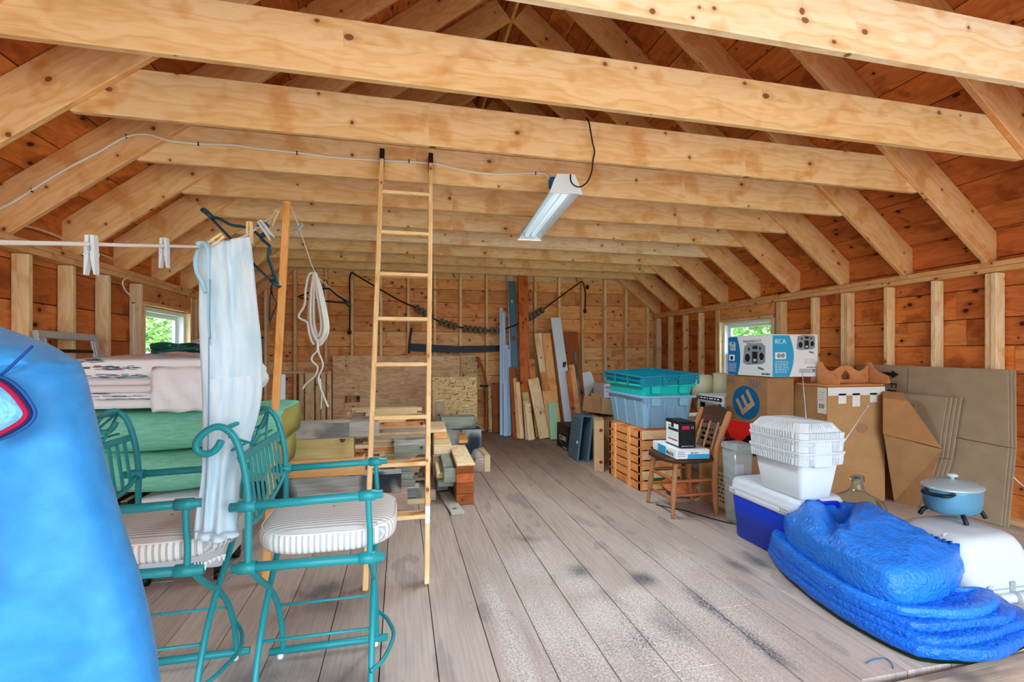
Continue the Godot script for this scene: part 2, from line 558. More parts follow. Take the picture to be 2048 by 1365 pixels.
func shell() -> void:
	var st: SurfaceTool
	# floor: planks of 216 mm running away from the doorway
	var fl := structure("floor", "worn grey-brown plank floor with white sawdust", "floor")
	var fm := mat("floor_wood", Color(1, 1, 1), 0.72, floor_map())
	var x := 0.138 - 0.216 * 11
	while x < XR:
		var x0: float = maxf(x, XL - 0.06)
		var x1: float = minf(x + 0.216, XR + 0.06)
		var z := ZF + 0.15
		var cuts := [ZB - 0.06]
		var c := -rng.randf_range(0.6, 3.0)
		if x0 > 1.6:
			c = -1.43
		while c > ZB + 0.8:
			cuts.append(c)
			c -= rng.randf_range(2.6, 4.4)
		cuts.sort()
		cuts.reverse()
		for q in cuts:
			if x0 > 1.6 and z > -1.3 and q <= -1.43 and q > -1.5:
				z = q
				continue
			var lift := rng.randf_range(-0.0012, 0.0)
			var s2 := begin()
			var sz := V(x1 - x0 - 0.004, 0.03, z - q - 0.003)
			var ctr := V((x0 + x1) * 0.5, lift - 0.015, (z + q) * 0.5)
			_flbox(s2, ctr, sz)
			commit("plank", s2, fm, fl)
			z = q
		x += 0.216
	st = begin()
	wbox(st, X(V((XL + XR) * 0.5, -0.09, (ZB + ZF) * 0.5)), V(XR - XL + 0.3, 0.1, ZF - ZB + 0.4))
	commit("subfloor", st, mat("subfloor", Color(0.12, 0.08, 0.06), 0.9), fl)
	var pz := -1.432
	for k in 4:
		board("threshold_board", fl, frame(V(1.645 + 1.35, -0.012, pz + 0.1), V(1, 0.0, -0.03), Vector3.UP), V(2.72, 0.028, 0.2), M.weathered if k else mat("threshold", Color(1, 0.93, 0.84), 0.75, M.grey_tex), 0.003)
		pz += 0.62
	boxnode("filler_board", fl, V(2.95, -0.014, -0.1), V(2.7, 0.024, 2.6), M.weathered)

	# walls
	var wb := structure("wall_back", "back gable wall of horizontal knotty boards on studs", "wall")
	var y := -0.02
	while y < 4.75:
		var h := rng.randf_range(0.2, 0.235)
		var ytop := minf(y, 5.0)
		var half: float = 3.135 + 0.1 if ytop < 2.1 else maxf((4.34 + 0.3 - ytop) / SL + 0.12, 0.1)
		row_of_boards(wb, "board", V(RX - half, y, ZB), V(RX + half, y, ZB), V(0, 0, -1), Vector3.UP, h, 0.022, "gable", 2.3)
		y += h
	var outer := mat("outer_skin", Color(0.25, 0.19, 0.15), 0.95)
	st = begin()
	slab(st, PackedVector2Array([Vector2(XL - 0.05, -0.1), Vector2(XR + 0.05, -0.1), Vector2(XR + 0.05, 2.05), Vector2(RX, 4.66), Vector2(XL - 0.05, 2.05)]), 0.04, X(V(0, 0, ZB - 0.03)))
	commit("outer_skin", st, outer, wb)
	for sx in [-1.839, -1.456, -1.042, -0.686, -0.28, 0.116, 0.507, 0.896, 1.302, 1.69, 2.081, 2.48, 2.88, 3.271, 3.645, 4.036]:
		var top := under(sx) + 0.1
		board("stud", wb, frame(V(sx, top * 0.5 + 0.02, ZB + 0.045), Vector3.UP, V(1, 0, 0)), V(top - 0.04, 0.038, 0.088), pick("stud"), 0.002)
	for sx in [-2.155, 4.2]:
		board("stud", wb, frame(V(sx, 0.96, ZB + 0.045), Vector3.UP, V(1, 0, 0)), V(1.84, 0.038, 0.088), pick("stud"), 0.002)
	board("sole_plate", wb, frame(V(RX, 0.019, ZB + 0.046), V(1, 0, 0), Vector3.UP), V(6.3, 0.038, 0.088), M.stud2)
	# the nailed ledge and short studs at the left of the back wall
	board("ledge_rail", wb, frame(V(-1.42, 0.93, ZB + 0.12), V(1, 0, 0), Vector3.UP), V(0.92, 0.038, 0.06), M.stud1)
	board("ledge_block", wb, frame(V(-1.13, 0.963, ZB + 0.18), V(1, 0, 0), Vector3.UP), V(0.34, 0.03, 0.14), M.lumber_brown)
	for q in [-1.36, -1.25, -1.14, -1.07, -0.99]:
		board("ledge_stud", wb, frame(V(q, 0.47, ZB + 0.14), Vector3.UP, V(0, 0, 1)), V(0.9, 0.036, 0.06 if q != -1.25 else 0.12), pick("stud"))

	var wins := [[-1, "wall_left", XL, -4.70, -5.59], [1, "wall_right", XR, -4.73, -5.64]]
	for w in wins:
		var sg: float = w[0]
		var wx: float = w[2]
		var wl := structure(w[1], ["left", "", "right"][int(sg) + 1] + " knee wall of orange boards behind bare studs", "wall")
		y = -0.02
		while y < 2.1:
			var h := rng.randf_range(0.2, 0.24)
			if y < 1.61 and y + h > 0.82:
				row_of_boards(wl, "board", V(wx, y, ZF), V(wx, y, w[3]), V(sg, 0, 0), Vector3.UP, h, 0.022, "wall", 2.2)
				row_of_boards(wl, "board", V(wx, y, w[4]), V(wx, y, ZB), V(sg, 0, 0), Vector3.UP, h, 0.022, "wall", 2.2)
				# what is left above and below the opening
				if y < 0.82:
					row_of_boards(wl, "board", V(wx, y, w[3]), V(wx, y, w[4]), V(sg, 0, 0), Vector3.UP, 0.82 - y, 0.022, "wall", 2.2)
				if y + h > 1.61:
					row_of_boards(wl, "board", V(wx, 1.61, w[3]), V(wx, 1.61, w[4]), V(sg, 0, 0), Vector3.UP, y + h - 1.61, 0.022, "wall", 2.2)
			else:
				row_of_boards(wl, "board", V(wx, y, ZF), V(wx, y, ZB), V(sg, 0, 0), Vector3.UP, h, 0.022, "wall", 3.2)
			y += h
		var px: float = wx - sg * 0.046
		st = begin()
		for q in [[ZF, w[3]], [w[4], ZB]]:
			wbox(st, X(V(wx + sg * 0.045, 1.0, (q[0] + q[1]) * 0.5)), V(0.03, 2.2, q[0] - q[1]))
		for q in [[-0.1, 0.82], [1.61, 2.1]]:
			wbox(st, X(V(wx + sg * 0.045, (q[0] + q[1]) * 0.5, (w[3] + w[4]) * 0.5)), V(0.03, q[1] - q[0], w[3] - w[4]))
		commit("outer_skin", st, M.outer_skin, wl)
		for yy in [1.804, 1.843]:
			var pl := board("top_plate", wl, frame(V(px, yy, (ZF + ZB) * 0.5), V(0, 0, 1), Vector3.UP), V(ZF - ZB, 0.037, 0.09), pick("rafter"))
			pl.material_override = M.rafter1
		board("sole_plate", wl, frame(V(px, 0.019, (ZF + ZB) * 0.5), V(0, 0, 1), Vector3.UP), V(ZF - ZB, 0.037, 0.09), M.stud2)
		var zs: Array = [-3.365, -3.752, -4.15, -4.61, -5.61, -5.745, -6.1, -6.5, -6.9, -7.25, -2.96, -2.56, -2.15, -1.75, -1.35, -0.95, -0.55, -0.15, 0.25, 0.65, 1.0]
		if sg > 0:
			zs = [-2.572, -2.611, -2.973, -3.361, -3.748, -3.787, -4.138, -4.571, -4.61, -5.65, -5.69, -6.082, -6.472, -6.879, -7.25, -2.17, -1.77, -1.37, -0.97, -0.57, -0.17, 0.23, 0.63, 1.0]
		for z in zs:
			board("stud", wl, frame(V(px, 0.91, z - 0.019), Vector3.UP, V(0, 0, 1)), V(1.742, 0.036, 0.086 if z != -2.611 else 0.07), pick("stud"), 0.003)
		# window framing: header, jack studs, rough sill
		var zc: float = (w[3] + w[4]) * 0.5
		var zl: float = w[3] - w[4]
		board("window_header", wl, frame(V(px - sg * 0.0, 1.716, zc), V(0, 0, 1), V(1, 0, 0)), V(zl + 0.06, 0.07, 0.135), M.gable1 if sg < 0 else M.gable2)
		board("rough_head", wl, frame(V(px, 1.63, zc), V(0, 0, 1), Vector3.UP), V(zl, 0.03, 0.088), M.gable0)
		board("rough_sill", wl, frame(V(px, 0.79, zc), V(0, 0, 1), Vector3.UP), V(zl, 0.038, 0.088), M.stud1)
		for z in [w[3] + 0.02, w[4] - 0.02]:
			board("jack_stud", wl, frame(V(px, 0.81, z), Vector3.UP, V(0, 0, 1)), V(1.6, 0.036, 0.08), M.stud0)
		window(1 if sg < 0 else 2, sg, wx, w[3], w[4])
	# the front gable, with the wide doorway that the camera stands in
	var wf := structure("wall_front", "front gable wall with a wide open doorway", "wall")
	for q in [[XL, -1.98], [4.0, XR]]:
		for k in 12:
			board("board", wf, frame(V((q[0] + q[1]) * 0.5, 0.11 + 0.22 * k, ZF + 0.011), V(1, 0, 0), V(0, 0, 1)), V(q[1] - q[0], 0.022, 0.217), pick("gable"))
	y = 4.0
	while y < 4.7:
		var half2: float = maxf((4.34 + 0.3 - y) / SL + 0.1, 0.1)
		row_of_boards(wf, "board", V(RX - half2, y, ZF), V(RX + half2, y, ZF), V(0, 0, 1), Vector3.UP, 0.22, 0.022, "gable", 2.3)
		y += 0.22
	# roof
	var ce := structure("ceiling", "open roof of board sheathing, rafters and cross joists", "ceiling")
	var ang := atan(SL)
	var off := 0.30
	for sg in [-1.0, 1.0]:
		var down := V(sg * cos(ang), -sin(ang), 0)
		var nrm := V(sg * sin(ang), cos(ang), 0)
		var s := 0.0
		var total := 3.34 / cos(ang)
		st = begin()
		wbox(st, frame(V(RX, 4.34 + off, (ZF + ZB) * 0.5) + down * (total * 0.5) + nrm * 0.045, down, nrm), V(total + 0.1, 0.03, ZF - ZB + 0.4))
		commit("outer_skin", st, M.outer_skin, ce)
		while s < total:
			var w2 := rng.randf_range(0.21, 0.25)
			var a := V(RX, 4.34 + off, 0) + down * s
			row_of_boards(ce, "roof_board", V(a.x, a.y, ZF + 0.1), V(a.x, a.y, ZB - 0.1), nrm, down, w2, 0.022, "roof", 3.0)
			s += w2
	var zi := -2.626 + 0.5914 * 8
	var idx := -4
	while zi > ZB + 0.05:
		_truss(ce, zi, idx, true)
		zi -= 0.5914
		idx += 1
	_truss(ce, ZB + 0.128, 99, false)
	board("ridge_board", ce, frame(V(RX, 4.42, (ZF + ZB) * 0.5), V(0, 0, 1), V(1, 0, 0)), V(ZF - ZB, 0.03, 0.19), M.rafter2)

func _truss(ce: Node, zi: float, idx: int, joist: bool) -> void:
	var ang := atan(SL)
	for sg in [-1.0, 1.0]:
		var down := V(sg * cos(ang), -sin(ang), 0)
		var nrm := V(sg * sin(ang), cos(ang), 0)
		var len := 3.2 / cos(ang)
		var foot := V(RX, 4.34, zi - 0.019) + down * (len * 0.5 + 0.015) + nrm * 0.1175
		board("rafter", ce, frame(foot, down, V(0, 0, 1)), V(len, 0.038, 0.235), pick("rafter"), 0.004)
	if joist:
		board("joist", ce, frame(V(1.02 + 0.005, 2.338 + 0.1175, zi - 0.057), V(1, 0, 0), V(0, 0, 1)), V(5.08, 0.038, 0.235), pick("joist"), 0.005)

func _flbox(st: SurfaceTool, c: Vector3, s: Vector3) -> void:
	# a plank whose texture lies on the floor in metres: 6.6 m x 8.8 m to the tile
	var st2 := begin()
	wbox(st2, X(c), s, 0.0015)
	var a := st2.commit_to_arrays()
	var vs: PackedVector3Array = a[Mesh.ARRAY_VERTEX]
	for v in vs:
		st.set_uv(Vector2((v.x + 2.3) / 6.6, (v.z + 7.6) / 8.8))
		st.add_vertex(v)

func floor_map() -> ImageTexture:
	var w := 1408
	var h := 1792
	var fine := noise_bytes(w, h, w, h / 24, 0.3, 101, 3)
	var coarse := noise_bytes(w, h, w / 4, h / 10, 0.04, 102, 4)
	var dust := noise_bytes(w, h, w / 2, h / 2, 0.02, 103, 5)
	var grit := noise_bytes(w, h, w, h, 0.45, 104, 2)
	var stain := noise_bytes(w, h, w / 2, h / 5, 0.035, 105, 4)
	var tone := PackedFloat32Array()
	var r := RandomNumberGenerator.new()
	r.seed = 5
	for i in 40:
		tone.append(r.randf_range(-0.5, 0.5))
	# sawdust lies in drifts: x, z, half-length across and along, strength
	var drifts := [[0.45, -1.85, 0.05, 0.62, 0.9], [0.62, -2.0, 0.07, 0.3, 0.75], [0.7, -1.95, 0.06, 0.42, 0.8], [0.95, -2.05, 0.16, 0.14, 1.0], [1.12, -2.15, 0.12, 0.1, 1.0], [1.0, -1.75, 0.12, 0.32, 0.9], [1.1, -1.6, 0.08, 0.3, 0.85], [0.8, -1.75, 0.16, 0.3, 0.55], [0.62, -1.6, 0.1, 0.3, 0.5], [0.9, -2.35, 0.12, 0.12, 0.5], [1.35, -1.9, 0.3, 0.4, 0.4], [0.75, -2.6, 0.3, 0.35, 0.3], [1.5, -2.3, 0.3, 0.6, 0.3], [1.1, -1.4, 0.3, 0.2, 0.6]]
	var dirt := [[0.94, -2.5, 0.07, 0.08, 0.4], [1.17, -1.88, 0.08, 0.1, 0.45], [0.97, -1.82, 0.08, 0.06, 0.4], [1.27, -2.34, 0.06, 0.07, 0.75], [1.42, -2.0, 0.035, 0.22, 0.7], [1.44, -1.66, 0.04, 0.2, 0.7], [0.78, -3.0, 0.1, 0.05, 0.45], [0.83, -1.7, 0.03, 0.16, 0.6], [0.7, -1.75, 0.015, 0.2, 0.5], [-0.4, -2.5, 0.2, 0.2, 0.35], [-0.35, -1.9, 0.25, 0.12, 0.4], [2.0, -2.4, 0.06, 0.1, 0.4], [1.85, -2.35, 0.05, 0.12, 0.45]]
	var o := PackedByteArray()
	o.resize(w * h * 3)
	var hot := PackedFloat32Array()
	hot.resize(w * h)
	var dark := PackedFloat32Array()
	dark.resize(w * h)
	for set_ in [[drifts, hot], [dirt, dark]]:
		var into: PackedFloat32Array = set_[1]
		for d in set_[0]:
			var cx := int((d[0] + 2.3) / 6.6 * w)
			var cy := int((d[1] + 7.6) / 8.8 * h)
			var rx := int(d[2] / 6.6 * w * 2.2)
			var ry := int(d[3] / 8.8 * h * 2.2)
			for yy in range(maxi(cy - ry, 0), mini(cy + ry, h)):
				for xx in range(maxi(cx - rx, 0), mini(cx + rx, w)):
					var ex := float(xx - cx) / rx * 2.2
					var ey := float(yy - cy) / ry * 2.2
					var q: float = d[4] * exp(-(ex * ex + ey * ey))
					var at := yy * w + xx
					into[at] = maxf(into[at], q)
		if set_[0] == drifts:
			hot = into
		else:
			dark = into
	for y in h:
		var z := float(y) / h * 8.8 - 7.6
		for x in w:
			var i := y * w + x
			var wx := float(x) / w * 6.6 - 2.3
			var p := int(floor((wx - 0.138) / 0.216)) + 16
			var t := fine[i] / 255.0 * 0.55 + coarse[i] / 255.0 * 0.45 + tone[clampi(p, 0, 39)] * 0.35
			t = clampf(t, 0.0, 1.0)
			var cr := 0.85 - 0.22 * t
			var cg := 0.785 - 0.22 * t
			var cb := 0.715 - 0.215 * t
			# greyed by feet near the doorway, browner under the back wall
			var f := clampf((z + 5.6) / 3.4, 0.0, 1.0)
			cr = cr * (0.80 + 0.20 * f)
			cg = cg * (0.72 + 0.28 * f)
			cb = cb * (0.68 + 0.32 * f) + 0.015 * f
			var sgn := clampf((stain[i] / 255.0 - 0.70) * 3.0, 0.0, 0.16) + clampf(dark[i] * clampf(dust[i] / 70.0 - 1.1, 0.0, 1.5) * (0.5 + grit[i] / 220.0), 0.0, 0.8)
			cr += (0.25 - cr) * sgn
			cg += (0.25 - cg) * sgn
			cb += (0.28 - cb) * sgn
			var g := grit[i] / 255.0
			var dd := minf(hot[i] * (0.55 + dust[i] / 160.0) * 1.25, 1.15)
			var s := clampf(dd * 0.75 + (g - 0.56) * (1.2 * dd + 0.25 * f + 0.1) * 2.2, 0.0, 0.88) * (0.3 + 0.7 * clampf(hot[i] * 3.0 + 0.4 * f, 0.0, 1.0))
			cr += (0.90 - cr) * s
			cg += (0.88 - cg) * s
			cb += (0.84 - cb) * s
			o[i * 3] = int(clampf(cr, 0, 1) * 255)
			o[i * 3 + 1] = int(clampf(cg, 0, 1) * 255)
			o[i * 3 + 2] = int(clampf(cb, 0, 1) * 255)
	return tex_of(o, w, h)

func window(n: int, sg: float, wx: float, z0: float, z1: float) -> void:
	var o := Node3D.new()
	o.name = "window_%d" % n
	o.set_meta("kind", "structure")
	tag(o, ("small white vinyl window in the left wall, trees outside" if n == 1 else "small white vinyl window half hidden behind the stereo carton"), "window")
	add_child(o)
	var x := wx + sg * 0.01
	var zc := (z0 + z1) * 0.5
	var w := z0 - z1
	var y0 := 0.82
	var y1 := 1.61
	var st := begin()
	for q in [[zc, y1 - 0.02, w, 0.04], [zc, y0 + 0.02, w, 0.04]]:
		wbox(st, X(V(x, q[1], q[0])), V(0.1, q[3], q[2]), 0.003)
	for q in [z0 - 0.02, z1 + 0.02]:
		wbox(st, X(V(x, (y0 + y1) * 0.5, q)), V(0.1, y1 - y0 - 0.08, 0.04), 0.003)
	commit("window_frame", st, M.vinyl, o)
	for k in 2:
		var a: float = [1.17, y0 + 0.04][k]
		var b: float = [y1 - 0.04, 1.2][k]
		var sx := x + sg * (0.022 if k == 0 else -0.008)
		var s2 := begin()
		for q in [[a + 0.02, 0.04], [b - 0.02, 0.04]]:
			wbox(s2, X(V(sx, q[0], zc)), V(0.028, q[1], w - 0.085), 0.003)
		for q in [z0 - 0.065, z1 + 0.065]:
			wbox(s2, X(V(sx, (a + b) * 0.5, q)), V(0.028, b - a - 0.08, 0.045), 0.003)
		var sash := commit("sash", s2, M.vinyl if k == 0 else M.alu, o)
		if k == 1:
			sash.material_override = M.vinyl
		var s3 := begin()
		wbox(s3, X(V(sx, (a + b) * 0.5, zc)), V(0.004, b - a - 0.07, w - 0.17))
		commit("pane", s3, M.glass, o)
	var s4 := begin()
	for q in [zc - 0.2, zc + 0.2]:
		wbox(s4, X(V(x - sg * 0.02, 1.205, q)), V(0.03, 0.014, 0.05), 0.004)
	commit("sash_lock", s4, M.alu, o)

# ---------------------------------------------------------------- things that hang
func hung_things() -> void:
	var st: SurfaceTool
	# electric cable stapled along rafter and joist
	var cb := thing("electric_cable", "white electric cable clipped along the third joist to the blue box", "cable")
	st = begin(true)
	var path := [V(-2.211, 1.94, -3.209), V(-2.143, 1.996, -3.209), V(-2.086, 2.033, -3.209), V(-1.994, 2.11, -3.209), V(-1.842, 2.234, -3.209), V(-1.673, 2.354, -3.209), V(-1.544, 2.45, -3.209), V(-1.436, 2.476, -3.209), V(-1.323, 2.452, -3.215), V(-1.182, 2.462, -3.248), V(-1.014, 2.472, -3.248), V(-0.846, 2.464, -3.248), V(-0.645, 2.461, -3.248), V(-0.377, 2.451, -3.248), V(-0.13, 2.458, -3.248), V(0.061, 2.465, -3.248), V(0.225, 2.467, -3.248), V(0.358, 2.448, -3.248), V(0.494, 2.433, -3.248), V(0.668, 2.434, -3.248), V(0.81, 2.453, -3.248), V(0.922, 2.462, -3.248), V(0.992, 2.461, -3.248), V(1.021, 2.424, -3.248)]
	tube(st, curve(path, 4), 0.007, 8)
	commit("sheath", st, M.cable, cb)
	for q in [V(-1.997, 2.107, -3.21), V(-1.542, 2.454, -3.21), V(-1.185, 2.461, -3.247), V(-0.633, 2.459, -3.247), V(0.055, 2.468, -3.247), V(0.922, 2.462, -3.247)]:
		boxnode("clip", cb, q, V(0.008, 0.022, 0.014), M.blue_clip, 0.002)
	var bx := thing("junction_box", "small blue electrical box on the joist behind the shop light", "electrical box")
	boxnode("box", bx, V(1.059, 2.397, -3.23), V(0.075, 0.075, 0.05), M.blue_box, 0.004)
	boxnode("label_plate", bx, V(1.062, 2.401, -3.203), V(0.02, 0.025, 0.002), M.white_paint, 0.0)
	# loose cables by the left wall
	var c2 := thing("loose_cable", "thin white cable end poking out over the left wall plate", "cable")
	st = begin(true)
	tube(st, curve([V(-2.14, 1.941, -3.366), V(-2.13, 1.95, -3.468), V(-2.12, 1.946, -3.601), V(-2.12, 1.932, -3.733), V(-2.12, 1.927, -3.924), V(-2.12, 1.919, -4.097), V(-2.13, 1.911, -4.288)], 4), 0.005, 6)
	commit("sheath", st, M.cable, c2)
	var c3 := thing("stapled_cable", "white cable running down the stud beside the small left window", "cable")
	st = begin(true)
	tube(st, curve([V(-2.12, 1.83, -4.5), V(-2.1, 1.763, -4.322), V(-2.1, 1.697, -4.35), V(-2.1, 1.639, -4.466), V(-2.1, 1.592, -4.473), V(-2.1, 1.47, -4.473), V(-2.1, 1.349, -4.466), V(-2.1, 1.228, -4.481), V(-2.1, 1.148, -4.473), V(-2.1, 0.986, -4.473)], 4), 0.006, 6)
	commit("sheath", st, M.cable, c3)
	for q in [V(-2.098, 1.607, -4.469), V(-2.098, 1.148, -4.469)]:
		boxnode("clip", c3, q, V(0.01, 0.01, 0.034), M.blue_clip, 0.002)

	shop_light()
	clothesline()
	jeans()
	jacket()

func shop_light() -> void:
	var st: SurfaceTool
	var y := 2.24
	var t := thing("shop_light", "long white fluorescent shop light hanging on chains below the joists", "shop light", V(1.05, y, -3.45))
	var L := 1.24
	var turn := Basis.from_euler(V(0, -0.082, 0))
	var wing := [Vector2(-0.1, -0.035), Vector2(-0.095, -0.038), Vector2(-0.045, 0.012), Vector2(0.045, 0.012), Vector2(0.095, -0.038), Vector2(0.1, -0.035), Vector2(0.05, 0.022), Vector2(-0.05, 0.022)]
	st = begin()
	slab(st, PackedVector2Array(wing), L, Transform3D(turn, turn * V(0, 0, L * 0.5)))
	commit("reflector", st, mat("enamel", Color(0.9, 0.93, 0.94), 0.3), t)
	st = begin()
	wbox(st, Transform3D(turn, V(0, 0.04, 0)), V(0.09, 0.04, L), 0.006)
	commit("housing", st, M.enamel, t)
	for s in [-1.0, 1.0]:
		st = begin()
		slab(st, PackedVector2Array([Vector2(-0.105, -0.05), Vector2(0.105, -0.05), Vector2(0.075, 0.03), Vector2(0.055, 0.07), Vector2(-0.055, 0.07), Vector2(-0.075, 0.03)]), 0.006, Transform3D(turn, turn * V(0, 0, s * (L * 0.5 + 0.003) + 0.003)))
		commit("end_cap", st, M.enamel, t)
		st = begin(true)
		rod(st, turn * V(s * 0.028, -0.012, -L * 0.48), turn * V(s * 0.028, -0.012, L * 0.48), 0.017, 14)
		commit("tube", st, lit_tube(), t)
		for e in [-1.0, 1.0]:
			boxnode("socket", t, turn * V(s * 0.028, -0.008, e * L * 0.485), V(0.03, 0.045, 0.014), M.white_paint, 0.004)
	for s in [-1.0, 1.0]:
		st = begin(true)
		for k in 9:
			var c: Vector3 = turn * V(0, 0.07 + 0.022 * k, s * 0.53 if s < 0 else 0.58)
			var loop := []
			for q in 9:
				var a := TAU * q / 8
				loop.append(c + (V(cos(a) * 0.006, sin(a) * 0.013, 0) if k % 2 == 0 else V(0, sin(a) * 0.013, cos(a) * 0.006)))
			tube(st, loop, 0.0016, 5)
		commit("chain", st, M.alu, t)
	var al := AreaLight3D.new()
	al.name = "tube_light"
	al.area_size = Vector2(0.16, 1.18)
	al.light_color = Color(0.86, 0.95, 1.0)
	al.light_energy = 0.8
	al.shadow_enabled = true
	t.add_child(al)
	al.transform = Transform3D(turn * Basis.from_euler(V(-PI / 2, 0, 0)), V(0, -0.045, 0))
	# its power cord
	var pc := thing("power_cord", "black power cord looping from the shop light up over the joist", "cord")
	st = begin(true)
	tube(st, curve([V(1.052, 2.571, -2.63), V(1.061, 2.535, -2.608), V(1.07, 2.486, -2.606), V(1.089, 2.428, -2.622), V(1.108, 2.384, -2.638), V(1.107, 2.337, -2.659), V(1.106, 2.276, -2.679), V(1.085, 2.221, -2.705), V(1.038, 2.193, -2.706), V(1.003, 2.208, -2.714), V(0.992, 2.239, -2.727), V(1.009, 2.287, -2.774)], 5), 0.0045, 6)
	commit("cord", st, M.black, pc)

func lit_tube() -> StandardMaterial3D:
	var m := mat("frosted", Color(0.86, 0.89, 0.9), 0.25)
	m.emission_enabled = true
	m.emission = Color(0.86, 0.95, 1.0)
	m.emission_energy_multiplier = 0.1
	return m

func peg(at: Vector3, down: Vector3, across: Vector3, label: String, key := "peg") -> void:
	# a spring clothespin: two tapered legs and a coil
	var t := thing("clothespin", label, "clothespin", Vector3.ZERO, 0.0, "wooden clothespins on the line")
	var f := frame(at, down, across)
	for s in [-1.0, 1.0]:
		var st := begin()
		var prof := PackedVector2Array([Vector2(-0.036, 0.009), Vector2(-0.036, 0.001), Vector2(-0.006, 0.004), Vector2(0.0, 0.002), Vector2(0.012, 0.002), Vector2(0.046, 0.009), Vector2(0.046, 0.012), Vector2(0.012, 0.011), Vector2(-0.006, 0.011)])
		if s < 0:
			var q := PackedVector2Array()
			for v in prof:
				q.append(Vector2(v.x, -v.y))
			prof = q
		slab(st, prof, 0.011, f * X(V(0, 0, 0.0055)))
		commit("leg", st, M[key], t)
	var s2 := begin(true)
	var coil := []
	for k in 25:
		var a := TAU * k / 8
		coil.append(f * V(0.004 + cos(a) * 0.005, sin(a) * 0.011, -0.008 + 0.016 * k / 24))
	tube(s2, coil, 0.001, 5)
	commit("spring", s2, M.alu, t)

func hanger(t: Node3D, pts: Array, neck: Array, hook: Array, r: float, m: Material) -> void:
	var st := begin(true)
	tube(st, pts, r, 8, 0.55)
	commit("frame", st, m, t)
	st = begin(true)
	tube(st, curve(hook, 5), 0.0035, 7)
	commit("hook", st, m, t)
	if neck.size():
		st = begin(true)
		tube(st, neck, 0.012, 8, 0.6)
		commit("joint", st, m, t)

